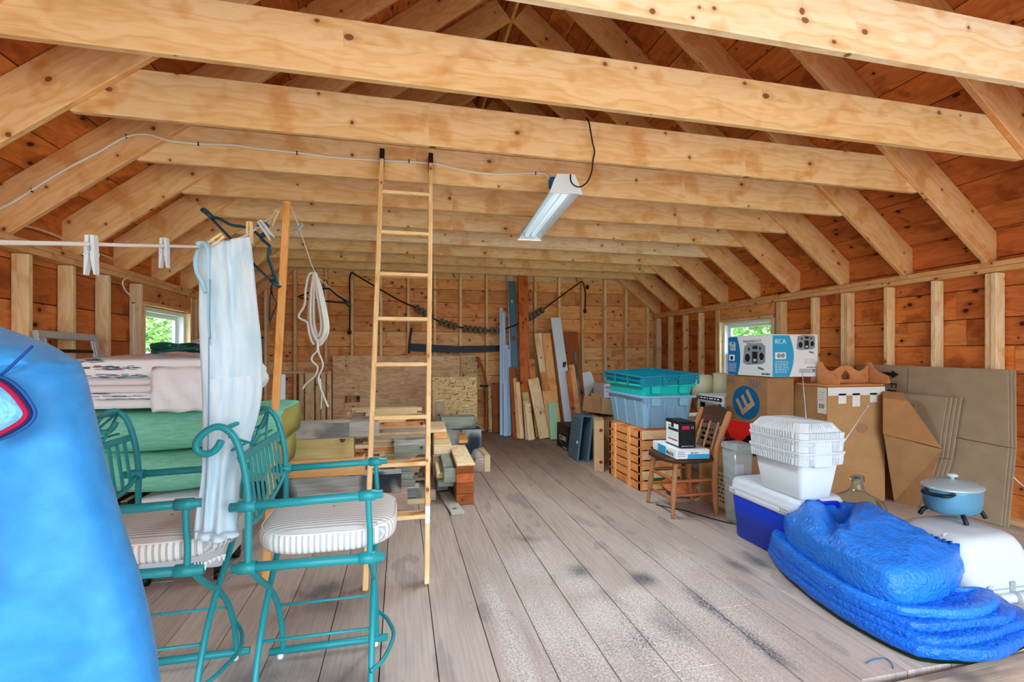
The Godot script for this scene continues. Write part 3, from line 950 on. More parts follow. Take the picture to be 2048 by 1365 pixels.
func clothesline() -> void:
	var st: SurfaceTool
	mat("rope", Color(0.9, 0.88, 0.83), 0.9)
	mat("peg", Color(0.86, 0.72, 0.5), 0.75)
	mat("peg_grey", Color(0.72, 0.73, 0.72), 0.85)
	var hg := mat("hanger_teal", Color(0.06, 0.25, 0.3), 0.35)
	mat("hanger_dark", Color(0.05, 0.1, 0.12), 0.4)
	# the prop pole
	var pole := thing("prop_pole", "slim wooden pole propping up the clothesline behind the front chair", "pole")
	var foot := V(-0.689, 0, -2.747)
	var top := V(-0.657, 2.101, -3.088)
	var o := board("pole", pole, frame((foot + top) * 0.5, top - foot, V(0, 0, 1)), V(foot.distance_to(top), 0.03, 0.038), mat("pole_wood", Color(1, 0.84, 0.62), 0.6, M.pine_tex), 0.003)
	# the line
	var ln := thing("clothesline", "white twisted rope clothesline with a coil of spare rope hanging", "clothesline")
	var pts := [V(-0.556, 1.307, -0.591), V(-0.578, 1.342, -0.75), V(-0.616, 1.375, -0.923), V(-0.626, 1.399, -1.038), V(-0.626, 1.427, -1.172), V(-0.625, 1.456, -1.315), V(-0.632, 1.495, -1.502), V(-0.638, 1.549, -1.759), V(-0.59, 1.58, -1.841), V(-0.549, 1.651, -1.975), V(-0.596, 1.862, -2.499), V(-0.67, 2.107, -3.122)]
	st = begin(true)
	tube(st, curve(pts, 5), 0.0042, 7)
	commit("line", st, M.rope, ln)
	st = begin(true)
	var tail := [V(-0.661, 2.116, -3.13), V(-0.651, 2.095, -3.148), V(-0.62, 1.995, -3.223), V(-0.609, 1.889, -3.426), V(-0.589, 1.773, -3.627), V(-0.566, 1.737, -4.032), V(-0.764, 1.991, -7.619)]
	tube(st, curve(tail, 5), 0.0035, 7)
	commit("tail", st, M.rope, ln)
	# hank of spare rope: many turns side by side, two loose ends
	var hank := thing("rope_hank", "hank of thin white rope hanging from the line beyond the pole", "rope")
	var r2 := RandomNumberGenerator.new()
	r2.seed = 3
	st = begin(true)
	for k in 16:
		var d := r2.randf_range(-0.03, 0.03)
		var c: Vector3 = V(-0.589, 1.773, -3.627)
		var ax := V(0.974, 0, 0.226)
		var w := r2.randf_range(0.002, 0.055)
		var hgt := r2.randf_range(0.42, 0.52)
		var off := V(0, 0, d)
		tube(st, curve([c + off, c - ax * w * 0.7 + V(0, -0.12, 0) + off, c - ax * w * 0.9 + V(0, -hgt * 0.75, 0) + off, c + ax * 0.025 + V(0, -hgt, 0) + off, c + ax * (w * 0.9 + 0.045) + V(0, -hgt * 0.8, 0) + off, c + ax * (w * 0.6 + 0.012) + V(0, -0.13, 0) + off, c + off], 5), 0.0085, 7)
	commit("turns", st, M.rope, hank)
	st = begin(true)
	tube(st, curve([V(-0.585, 1.769, -3.605), V(-0.625, 1.75, -3.604), V(-0.646, 1.644, -3.599), V(-0.653, 1.539, -3.601), V(-0.691, 1.469, -3.609), V(-0.681, 1.441, -3.607), V(-0.636, 1.417, -3.597), V(-0.626, 1.364, -3.594), V(-0.609, 1.294, -3.59), V(-0.59, 1.26, -3.596)], 5), 0.008, 7)
	tube(st, curve([V(-0.57, 1.281, -3.591), V(-0.57, 1.218, -3.591), V(-0.601, 1.182, -3.599), V(-0.604, 1.147, -3.599), V(-0.566, 1.102, -3.591), V(-0.584, 1.042, -3.595), V(-0.645, 0.986, -3.609), V(-0.669, 0.948, -3.614)], 5), 0.007, 7)
	tube(st, curve([V(-0.566, 1.281, -3.611), V(-0.561, 1.207, -3.6), V(-0.529, 1.119, -3.582), V(-0.56, 1.032, -3.589), V(-0.549, 0.962, -3.587), V(-0.515, 0.874, -3.579), V(-0.495, 0.822, -3.574)], 5), 0.0065, 7)
	tube(st, curve([V(-0.553, 1.02, -3.608), V(-0.541, 0.908, -3.595), V(-0.543, 0.811, -3.585)], 5), 0.005, 7)
	commit("loose_end", st, M.rope, hank)
	# hangers
	var h1 := thing("clothes_hanger", "large dark teal plastic hanger tilted on the line behind the jeans", "hanger")
	hanger(h1, curve([V(-0.76, 1.765, -2.147), V(-0.733, 1.747, -2.141), V(-0.702, 1.737, -2.134), V(-0.659, 1.713, -2.124), V(-0.608, 1.706, -2.122), V(-0.565, 1.684, -2.112), V(-0.534, 1.651, -2.105), V(-0.51, 1.627, -2.099), V(-0.516, 1.589, -2.101), V(-0.504, 1.545, -2.098), V(-0.489, 1.505, -2.094), V(-0.479, 1.475, -2.092)], 4), [V(-0.545, 1.663, -2.087), V(-0.524, 1.675, -2.082)], [V(-0.544, 1.657, -2.097), V(-0.529, 1.679, -2.094), V(-0.513, 1.703, -2.09), V(-0.527, 1.721, -2.093), V(-0.546, 1.717, -2.098), V(-0.558, 1.703, -2.1)], 0.011, hg)
	st = begin(true)
	tube(st, [V(-0.76, 1.764, -2.157), V(-0.666, 1.663, -2.136), V(-0.565, 1.549, -2.112), V(-0.481, 1.467, -2.093)], 0.01, 8, 0.5)
	commit("bar", st, hg, h1)
	for q in [[V(-0.764, 1.771, -2.148), V(-0.729, 1.741, -2.14)], [V(-0.496, 1.489, -2.086), V(-0.472, 1.465, -2.08)]]:
		st = begin(true)
		tube(st, q, [0.022, 0.016], 10, 0.5)
		commit("end_clip", st, hg, h1)
	var h2 := thing("clothes_hanger", "narrow black hanger seen edge on beside the prop pole", "hanger")
	hanger(h2, [V(-0.515, 1.46, -2.142), V(-0.521, 1.419, -2.143), V(-0.523, 1.337, -2.143), V(-0.521, 1.329, -2.143), V(-0.511, 1.358, -2.141), V(-0.495, 1.395, -2.137), V(-0.493, 1.407, -2.136), V(-0.509, 1.435, -2.14), V(-0.515, 1.46, -2.142)], [], [V(-0.515, 1.456, -2.142), V(-0.515, 1.47, -2.142), V(-0.509, 1.487, -2.14), V(-0.503, 1.501, -2.139)], 0.005, M.hanger_dark)
	var h3 := thing("clothes_hanger", "dark hanger hooked on the rope behind the hank of rope", "hanger")
	hanger(h3, [V(-0.789, 1.646, -4.084), V(-0.677, 1.69, -4.058), V(-0.589, 1.71, -4.037), V(-0.543, 1.71, -4.027), V(-0.496, 1.662, -4.016), V(-0.427, 1.619, -4), V(-0.396, 1.599, -3.993), V(-0.427, 1.599, -4), V(-0.62, 1.615, -4.044), V(-0.773, 1.638, -4.08)], [], [V(-0.577, 1.71, -4.035), V(-0.593, 1.741, -4.038), V(-0.593, 1.769, -4.038), V(-0.573, 1.777, -4.034), V(-0.562, 1.749, -4.031)], 0.012, M.hanger_dark)
	st = begin(true)
	tube(st, [V(-0.434, 1.622, -3.991), V(-0.391, 1.574, -3.981)], [0.02, 0.03], 8, 0.5)
	commit("end_clip", st, M.hanger_dark, h3)
	# pegs
	var dn := V(0, -1, 0)
	var ac := V(0.97, 0, 0.22)
	peg(V(-0.623, 1.408, -1.166), dn, ac, "large grey weathered clothespin on the line nearest the doorway", "peg_grey")
	peg(V(-0.629, 1.479, -1.496), dn, ac, "pale wooden clothespin between the grey one and the jeans", "peg_grey")
	peg(V(-0.604, 1.574, -1.783), (V(-0.65, 1.544, -1.793) - V(-0.577, 1.598, -1.776)), V(0, 0.6, 0.3), "clothespin lying aslant on the waistband of the hanging jeans", "peg")
	peg(V(-0.544, 1.651, -1.953), dn, ac, "upright clothespin holding the right corner of the jeans", "peg")
	peg(V(-0.509, 1.681, -2.027), V(0.55, -0.8, 0), ac, "clothespin hanging aslant from the tilted teal hanger", "peg_grey")
	peg(V(-0.6, 1.867, -2.551), V(-0.4, -0.9, 0), ac, "orange clothespin on the rope just below the pole top", "peg")
	peg(V(-0.62, 1.983, -3.223), V(-0.65, -0.75, 0), ac, "dark clothespin on the rope just past the pole", "peg_grey")

func jeans() -> void:
	var dn := mat("denim", Color(1, 1, 1), 0.95, speckle(256, 512, 201, Color(0.66, 0.78, 0.83), Color(0.90, 0.94, 0.95), 0.03, 0.35, 2, 8))
	dn.rim_enabled = true
	dn.rim = 0.3
	var t := thing("jeans", "pale washed denim jeans pegged over the line, hem on a chair cushion", "jeans")
	# outline of the hanging cloth: left and right edge at each height
	var L := [V(-0.656, 1.554, -1.795), V(-0.653, 1.491, -1.773), V(-0.641, 1.44, -1.76), V(-0.634, 1.308, -1.738), V(-0.62, 1.179, -1.714), V(-0.607, 1.054, -1.691), V(-0.598, 0.932, -1.668), V(-0.592, 0.829, -1.646), V(-0.598, 0.728, -1.627), V(-0.597, 0.647, -1.611)]
	var R := [V(-0.521, 1.617, -1.886), V(-0.513, 1.559, -1.874), V(-0.504, 1.495, -1.862), V(-0.485, 1.352, -1.837), V(-0.466, 1.212, -1.812), V(-0.462, 1.041, -1.791), V(-0.488, 0.896, -1.755), V(-0.504, 0.79, -1.718), V(-0.497, 0.705, -1.676), V(-0.492, 0.635, -1.633)]
	var rows := []
	var n := 26
	for i in 61:
		var s := float(i) / 60 * (L.size() - 1)
		var k := mini(int(s), L.size() - 2)
		var a: Vector3 = L[k].cubic_interpolate(L[k + 1], L[maxi(k - 1, 0)], L[mini(k + 2, L.size() - 1)], s - k)
		var b: Vector3 = R[k].cubic_interpolate(R[k + 1], R[maxi(k - 1, 0)], R[mini(k + 2, R.size() - 1)], s - k)
		var line := []
		var low := float(i) / 60
		for j in n:
			var f := float(j) / (n - 1)
			var out := 0.03 * sin(PI * f) + 0.006 * sin(f * 11.0 + low * 1.5) * (0.2 + low) + 0.010 * low * low * sin(f * 19.0 - low * 3.0)
			if i < 26:
				out -= 0.022 * exp(-pow((f - 0.56) * 22.0, 2.0)) * clampf((26.0 - i) / 8.0, 0, 1)
			line.append(a.lerp(b, f) + V(0.22, 0, 0.97) * out)
		rows.append(line)
	rows.reverse()
	var st := begin(true)
	sheet(st, rows, 0.02, 1.0, 2.0)
	commit("front", st, dn, t)
	# the back layer, folded over the line
	st = begin(true)
	var back := []
	for r in rows.slice(16):
		var line := []
		for p in r:
			line.append(p + V(-0.018, 0, -0.06))
		back.append(line)
	sheet(st, back, 0.015, 1.0, 2.0)
	commit("back", st, dn, t)
	# rolled waistband on the left, side seam, hem
	st = begin(true)
	tube(st, curve([V(-0.641, 1.551, -1.76), V(-0.618, 1.555, -1.745), V(-0.599, 1.523, -1.72), V(-0.595, 1.434, -1.708), V(-0.59, 1.306, -1.697), V(-0.585, 1.227, -1.691)], 6), [0.012, 0.016, 0.02, 0.02, 0.019, 0.018, 0.016, 0.014, 0.012, 0.011, 0.01, 0.009, 0.008, 0.007, 0.006, 0.006, 0.005, 0.005, 0.004, 0.004], 9, 0.5)
	tube(st, curve([V(-0.644, 1.538, -1.761), V(-0.644, 1.501, -1.74), V(-0.635, 1.459, -1.728), V(-0.619, 1.431, -1.719), V(-0.603, 1.394, -1.71)], 6), 0.007, 8, 0.6)
	commit("waistband", st, mat("denim_edge", Color(0.62, 0.78, 0.84), 0.95), t)
	st = begin(true)
	tube(st, curve([V(-0.583, 1.432, -1.69), V(-0.581, 1.305, -1.68), V(-0.577, 1.248, -1.674), V(-0.582, 1.242, -1.675), V(-0.578, 1.118, -1.663), V(-0.57, 0.967, -1.636), V(-0.567, 0.821, -1.61), V(-0.569, 0.679, -1.59)], 5), 0.002, 5)
	commit("seam", st, mat("seam_blue", Color(0.45, 0.62, 0.7), 0.95), t)
	st = begin(true)
	var hem := []
	for p in rows[0]:
		hem.append(p + V(0.003, 0.012, 0.008))
	tube(st, hem, 0.008, 7, 1.6)
	commit("hem", st, dn, t)

func jacket() -> void:
	var bl := mat("nylon_blue", Color(1, 1, 1), 0.55, speckle(256, 256, 211, Color(0.11, 0.45, 0.70), Color(0.23, 0.58, 0.82), 0.02, 0.5))
	bl.rim_enabled = true
	bl.rim = 0.25
	var t := thing("jacket", "bright blue jacket with plaid lined collar hanging by the doorway", "jacket")
	var R := [V(-0.732, 1.259, -1.032), V(-0.665, 1.237, -0.996), V(-0.595, 1.212, -0.959), V(-0.538, 1.184, -0.936), V(-0.525, 1.163, -0.927), V(-0.506, 1.1, -0.918), V(-0.48, 1.004, -0.907), V(-0.449, 0.909, -0.895), V(-0.418, 0.824, -0.882), V(-0.397, 0.747, -0.872), V(-0.382, 0.672, -0.863), V(-0.371, 0.597, -0.856)]
	var L := [V(-0.792, 1.259, -1.046), V(-0.834, 1.238, -1.056), V(-0.877, 1.213, -1.066), V(-0.903, 1.183, -1.071), V(-0.911, 1.161, -1.073), V(-0.915, 1.093, -1.074), V(-0.92, 0.988, -1.075), V(-0.924, 0.883, -1.076), V(-0.928, 0.787, -1.077), V(-0.932, 0.7, -1.078), V(-0.937, 0.612, -1.079), V(-0.937, 0.525, -1.079)]
	var rings := []
	for i in 56:
		var s := float(i) / 55 * (R.size() - 1)
		var k := mini(int(s), R.size() - 2)
		var a: Vector3 = L[k].cubic_interpolate(L[k + 1], L[maxi(k - 1, 0)], L[mini(k + 2, 11)], s - k)
		var b: Vector3 = R[k].lerp(R[k + 1], s - k) if k < 4 else R[k].cubic_interpolate(R[k + 1], R[maxi(k - 1, 0)], R[mini(k + 2, 11)], s - k)
		var ring := PackedVector3Array()
		var ax := (b - a).normalized()
		var fw := ax.cross(Vector3.UP).normalized() * -1.0
		var c := (a + b) * 0.5
		var hw := a.distance_to(b) * 0.5
		var deep: float = minf(0.03 + 0.006 * i, 0.085)
		for q in 72:
			var g := TAU * q / 72
			var x := cos(g)
			var z := sin(g)
			var u := x * hw
			var fold := 0.0
			if z < 0:
				var down := float(i) / 55
				# a deep crease runs down between sleeve and body, lesser ones fan from it
				var crease: float = hw - (0.03 + 0.42 * maxf(down - 0.28, 0.0))
				fold -= 0.045 * exp(-pow((u - crease) * 75.0, 2.0)) * clampf((down - 0.24) * 7.0, 0, 1)
				fold += 0.018 * exp(-pow((u - crease - 0.022) * 60.0, 2.0)) * clampf((down - 0.24) * 7.0, 0, 1)
				# short pulls running down from the shoulder seam
				for pull in [[0.05, 0.45, 0.5], [0.085, 0.38, 0.6], [0.12, 0.5, 0.4]]:
					var line: float = hw - pull[0] - down * pull[2] * 0.35
					fold -= 0.02 * exp(-pow((u - line) * 110.0, 2.0)) * clampf(down * 12.0, 0, 1) * clampf((pull[1] + 0.1 - down) * 8.0, 0.0, 1.0)
				fold += 0.006 * sin((u + down * 0.22) * 46.0) * -z * clampf(down * 3.0, 0, 1)
				if down > 0.5:
					# gathered cuff: slanting pleats low on the sleeve
					var low := clampf((down - 0.5) * 3.0, 0.0, 1.0)
					fold += 0.022 * low * sin(u * 26.0 + down * 40.0) * clampf((hw - 0.12 - u) * 9.0, 0.0, 1.0)
					fold += 0.03 * low * exp(-pow((u - (crease + 0.25 - down * 0.2)) * 22.0, 2.0))
			ring.append(c + ax * u + fw * (signf(z) * pow(absf(z), 0.8) * deep - fold))
		rings.append(ring)
	rings.reverse()
	var st := begin(true)
	loft(st, rings, true, true, true, 3.0, 3.0)
	commit("shell", st, bl, t)
	st = begin(true)
	tube(st, curve([V(-0.54, 1.211, -0.869), V(-0.545, 1.199, -0.86), V(-0.558, 1.179, -0.853), V(-0.575, 1.16, -0.852)], 5), 0.002, 6)
	commit("shoulder_seam", st, mat("seam_dark", Color(0.04, 0.24, 0.5), 0.7), t)
	# the turned-out collar lining
	st = begin(true)
	var rows := []
	var O := [V(-0.602, 1.168, -0.848), V(-0.574, 1.164, -0.841), V(-0.55, 1.157, -0.831), V(-0.531, 1.145, -0.821), V(-0.519, 1.13, -0.818), V(-0.512, 1.116, -0.817), V(-0.517, 1.105, -0.818), V(-0.531, 1.095, -0.821), V(-0.556, 1.083, -0.832), V(-0.588, 1.07, -0.845)]
	var ctr: Vector3 = V(-0.553, 1.121, -0.811)
	for r in 8:
		var line := []
		for p in curve(O, 4):
			line.append(ctr.lerp(p, float(r + 1) / 8) + V(0.2, 0, 0.97) * 0.012 * sin(PI * float(r + 1) / 8))
		rows.append(line)
	sheet(st, rows, 0.01, 1, 1)
	commit("collar_lining", st, mat("flannel", Color(1, 1, 1), 0.95, speckle(128, 128, 221, Color(0.25, 0.55, 0.72), Color(0.62, 0.82, 0.88), 0.04, 0.3)), t)
	var edge := curve(O, 4)
	for k in 3:
		st = begin(true)
		var e2 := []
		for p in edge:
			e2.append(p + (p - ctr).normalized() * (0.0035 * (k - 0.5)) + V(0.2, 0, 0.97) * (0.004 - 0.003 * k))
		tube(st, e2, 0.0035, 6)
		commit("collar_edge", st, [mat("plaid_red", Color(0.62, 0.05, 0.25), 0.9), mat("plaid_navy", Color(0.08, 0.12, 0.3), 0.9), mat("plaid_blue", Color(0.1, 0.32, 0.6), 0.9)][k], t)

# ---------------------------------------------------------------- chairs, bedding, storm window
func bar_chair(called: String, label: String, at: Vector3, torn: bool) -> void:
	var t := thing(called, label, "patio chair", at, 0.0, "teal tubular patio chairs with striped cushions")
	var st: SurfaceTool
	var teal: Material = M.teal
	# local: x runs back to front, z from near (0) to far (-0.49)
	var W := -0.49
	for z in [0.0, W]:
		var sgn := 1.0 if z == 0.0 else -1.0
		# back post with its scroll
		st = begin(true)
		tube(st, curve([V(-0.45, 0.555, z), V(-0.449, 0.67, z), V(-0.449, 0.748, z), V(-0.456, 0.826, z), V(-0.468, 0.889, z), V(-0.486, 0.944, z), V(-0.507, 0.97, z), V(-0.53, 0.98, z), V(-0.555, 0.973, z), V(-0.579, 0.952, z), V(-0.59, 0.929, z), V(-0.585, 0.909, z), V(-0.565, 0.9, z), V(-0.546, 0.905, z), V(-0.532, 0.919, z), V(-0.523, 0.938, z)], 5), 0.0105, 10)
		commit("back_post", st, teal, t)
		# arm
		st = begin(true)
		rod(st, V(-0.5, 0.735, z), V(-0.055, 0.748, z), 0.0135, 14)
		commit("arm", st, teal, t)
		st = begin(true)
		rod(st, V(-0.495, 0.551, z), V(-0.05, 0.546, z), 0.0145, 14)
		commit("seat_rail", st, teal, t)
		for q in [[-0.45, 0.7365, 0.0175], [-0.1, 0.7465, 0.0175], [-0.45, 0.551, 0.019], [-0.1, 0.547, 0.019]]:
			st = begin(true)
			rod(st, V(q[0] - 0.027, q[1], z), V(q[0] + 0.022, q[1], z), q[2], 14)
			commit("collar", st, teal, t)
		st = begin(true)
		tube(st, curve([V(-0.096, 0.55, z), V(-0.094, 0.62, z), V(-0.098, 0.68, z), V(-0.1, 0.745, z)], 4), 0.0095, 10)
		commit("arm_post", st, teal, t)
		# crossing legs: from this rail down to the other side's runner
		for x in [-0.45, -0.095]:
			st = begin(true)
			var zz := func(f: float) -> float: return lerpf(z, W - z, f)
			tube(st, curve([V(x, 0.545, zz.call(0.05)), V(x, 0.475, zz.call(0.2)), V(x, 0.386, zz.call(0.46)), V(x, 0.32, zz.call(0.62)), V(x, 0.25, zz.call(0.745)), V(x, 0.147, zz.call(0.86)), V(x, 0.03, zz.call(0.92))], 5), 0.0105, 10)
			commit("leg", st, teal, t)
		# runner on the floor with glides
		var rz: float = lerpf(z, W - z, 0.08)
		st = begin(true)
		rod(st, V(-0.5, 0.028, rz), V(-0.05, 0.028, rz), 0.014, 12)
		commit("runner", st, teal, t)
		for x in [-0.46, -0.1]:
			st = begin(true)
			rod(st, V(x, 0.0, rz), V(x, 0.02, rz), 0.012, 10)
			commit("glide", st, M.white_paint, t)
		st = begin(true)
		var bz: float = lerpf(z, W - z, 0.26)
		rod(st, V(-0.45, 0.25, bz), V(-0.095, 0.25, bz), 0.005, 8)
		commit("stretcher", st, teal, t)
	# foot bow at the front
	st = begin(true)
	tube(st, curve([V(-0.095, 0.15, W + 0.05), V(-0.055, 0.15, W + 0.12), V(-0.03, 0.15, W + 0.2), V(-0.025, 0.15, W * 0.5), V(-0.035, 0.15, -0.18), V(-0.06, 0.15, -0.1), V(-0.095, 0.15, -0.05)], 5), 0.0075, 10)
	commit("foot_bow", st, teal, t)
	# backrest: two bars, slats, tie rods and a ring
	st = begin()
	wbox(st, frame(V(-0.474, 0.878, W * 0.5), V(0, 0, 1), V(1, 0.3, 0)), V(-W, 0.012, 0.024), 0.003)
	commit("top_bar", st, teal, t)
	st = begin(true)
	tube(st, curve([V(-0.45, 0.735, W), V(-0.451, 0.7, W * 0.82), V(-0.452, 0.675, W * 0.5), V(-0.451, 0.665, W * 0.22), V(-0.45, 0.68, 0.0)], 5), 0.009, 8)
	commit("bottom_bar", st, teal, t)
	for k in 9:
		var f := (k + 1.0) / 10.0
		var zc := W * f
		var lowy: float = lerpf(0.672, 0.73, pow(f, 2.2))
		st = begin()
		var a := V(-0.473, 0.874, zc)
		var b := V(-0.452, lowy, zc)
		wbox(st, frame((a + b) * 0.5, a - b, V(1, 0, 0)), V(a.distance_to(b), 0.005, 0.019), 0.002)
		commit("slat", st, teal, t)
	st = begin(true)
	rod(st, V(-0.515, 0.973, 0.0), V(-0.515, 0.973, W), 0.007, 8)
	rod(st, V(-0.52, 0.94, -0.06), V(-0.478, 0.885, W * 0.42), 0.0045, 7)
	rod(st, V(-0.5, 0.905, -0.02), V(-0.49, 0.9, W * 0.9), 0.0045, 7)
	rod(st, V(-0.512, 0.965, W * 0.92), V(-0.485, 0.89, W * 0.35), 0.0045, 7)
	rod(st, V(-0.512, 0.965, W * 0.97), V(-0.48, 0.885, W * 0.65), 0.0045, 7)
	var ring := []
	for q in 17:
		var g := TAU * q / 16
		ring.append(V(-0.496, 0.913 + sin(g) * 0.02, W * 0.5 + cos(g) * 0.03))
	tube(st, ring, 0.005, 7)
	commit("tie_rods", st, teal, t)
	# cushion: a padded slab, rounded in plan, crowned on top
	st = begin(true)
	var rings := []
	var prof := [[0.565, 0.90], [0.568, 0.975], [0.58, 1.0], [0.6, 1.01], [0.615, 1.005], [0.628, 0.98], [0.636, 0.92], [0.642, 0.8], [0.645, 0.6], [0.646, 0.3], [0.646, 0.02]]
	for p in prof:
		var r := PackedVector3Array()
		for v in rrect(0.44 * p[1], 0.455 * p[1], 0.15 * p[1], p[0], -0.235, W * 0.5, 9):
			r.append(v)
		rings.append(r)
	var s2 := begin(true)
	# stripes follow the depth of the seat: u carries z in metres
	for i in rings.size() - 1:
		var n: int = rings[i].size()
		for j in n:
			var k := (j + 1) % n
			var q := [rings[i][j], rings[i][k], rings[i + 1][k], rings[i + 1][j]]
			var uv := []
			for v in q:
				var top := float(v.y > 0.629)
				var ang := atan2(v.z - W * 0.5, v.x + 0.235)
				uv.append(Vector2((v.z * 14.0) if top > 0 else (v.x * 14.0 if absf(v.x + 0.235) < absf(v.z - W * 0.5) else v.z * 14.0), v.y * 3.0))
			quad(s2, q[0], q[1], q[2], q[3], uv[0], uv[1], uv[2], uv[3])
	_cap(s2, rings[0], true)
	var cu := commit("cushion", s2, M.ticking, t)
	var wl := begin(true)
	var line := []
	for v in rings[5]:
		line.append(v)
	line.append(rings[5][0])
	tube(wl, line, 0.003, 6)
	commit("piping", wl, M.ticking_pipe, cu)
	if torn:
		var tr := begin()
		var rr := RandomNumberGenerator.new()
		rr.seed = 9
		for k in 14:
			var x := -0.13 + 0.009 * k
			var dz: float = 0.008 if k < 9 else 0.008 - 0.012 * (k - 9)
			var y := 0.566
			var l := rr.randf_range(0.012, 0.035)
			slab(tr, PackedVector2Array([Vector2(x - 0.007, y), Vector2(x + rr.randf_range(-0.004, 0.004), y - l), Vector2(x + 0.007, y)]), 0.001, X(V(0, 0, -0.012 + dz)))
		commit("frayed_edge", tr, M.ticking_pipe, cu)

func soft_box(st: SurfaceTool, c: Vector3, s: Vector3, r: float, bulge: float, sd: int, lump := 0.01, rad_plan := 0.12, vs := 2.0) -> void:
	# a padded bundle: rounded rings with lumps
	var n := FastNoiseLite.new()
	n.seed = sd
	n.frequency = 4.0
	var rings := []
	var steps := 14
	for i in steps + 1:
		var f := float(i) / steps
		var a := PI * (f - 0.5)
		var y := s.y * 0.5 * sin(a) if r > 0.5 else lerpf(-s.y * 0.5, s.y * 0.5, f)
		var k := 1.0
		var e: float = minf(f, 1.0 - f)
		if e < r:
			k = 1.0 - bulge * pow(1.0 - e / r, 2.0)
		if i == 0 or i == steps:
			k *= 0.86
		var ring := PackedVector3Array()
		for v in rrect(s.x * k, s.z * k, rad_plan, y, 0, 0, 8):
			var d := n.get_noise_3d(v.x * 2.0, v.y * 3.0, v.z * 2.0) * lump
			ring.append(c + v + v.normalized() * d)
		rings.append(ring)
	# a domed top
	for q in [0.6, 0.3, 0.02]:
		var ring := PackedVector3Array()
		for v in rings[steps]:
			var p: Vector3 = c + V(0, s.y * 0.5, 0)
			ring.append(p + (v - p) * q + V(0, (1.0 - q) * lump * 1.6 + n.get_noise_2d(v.x * 3.0 + q * 9.0, v.z * 3.0) * lump * 0.8, 0))
		rings.append(ring)
	loft(st, rings, true, true, true, 4.0, vs)

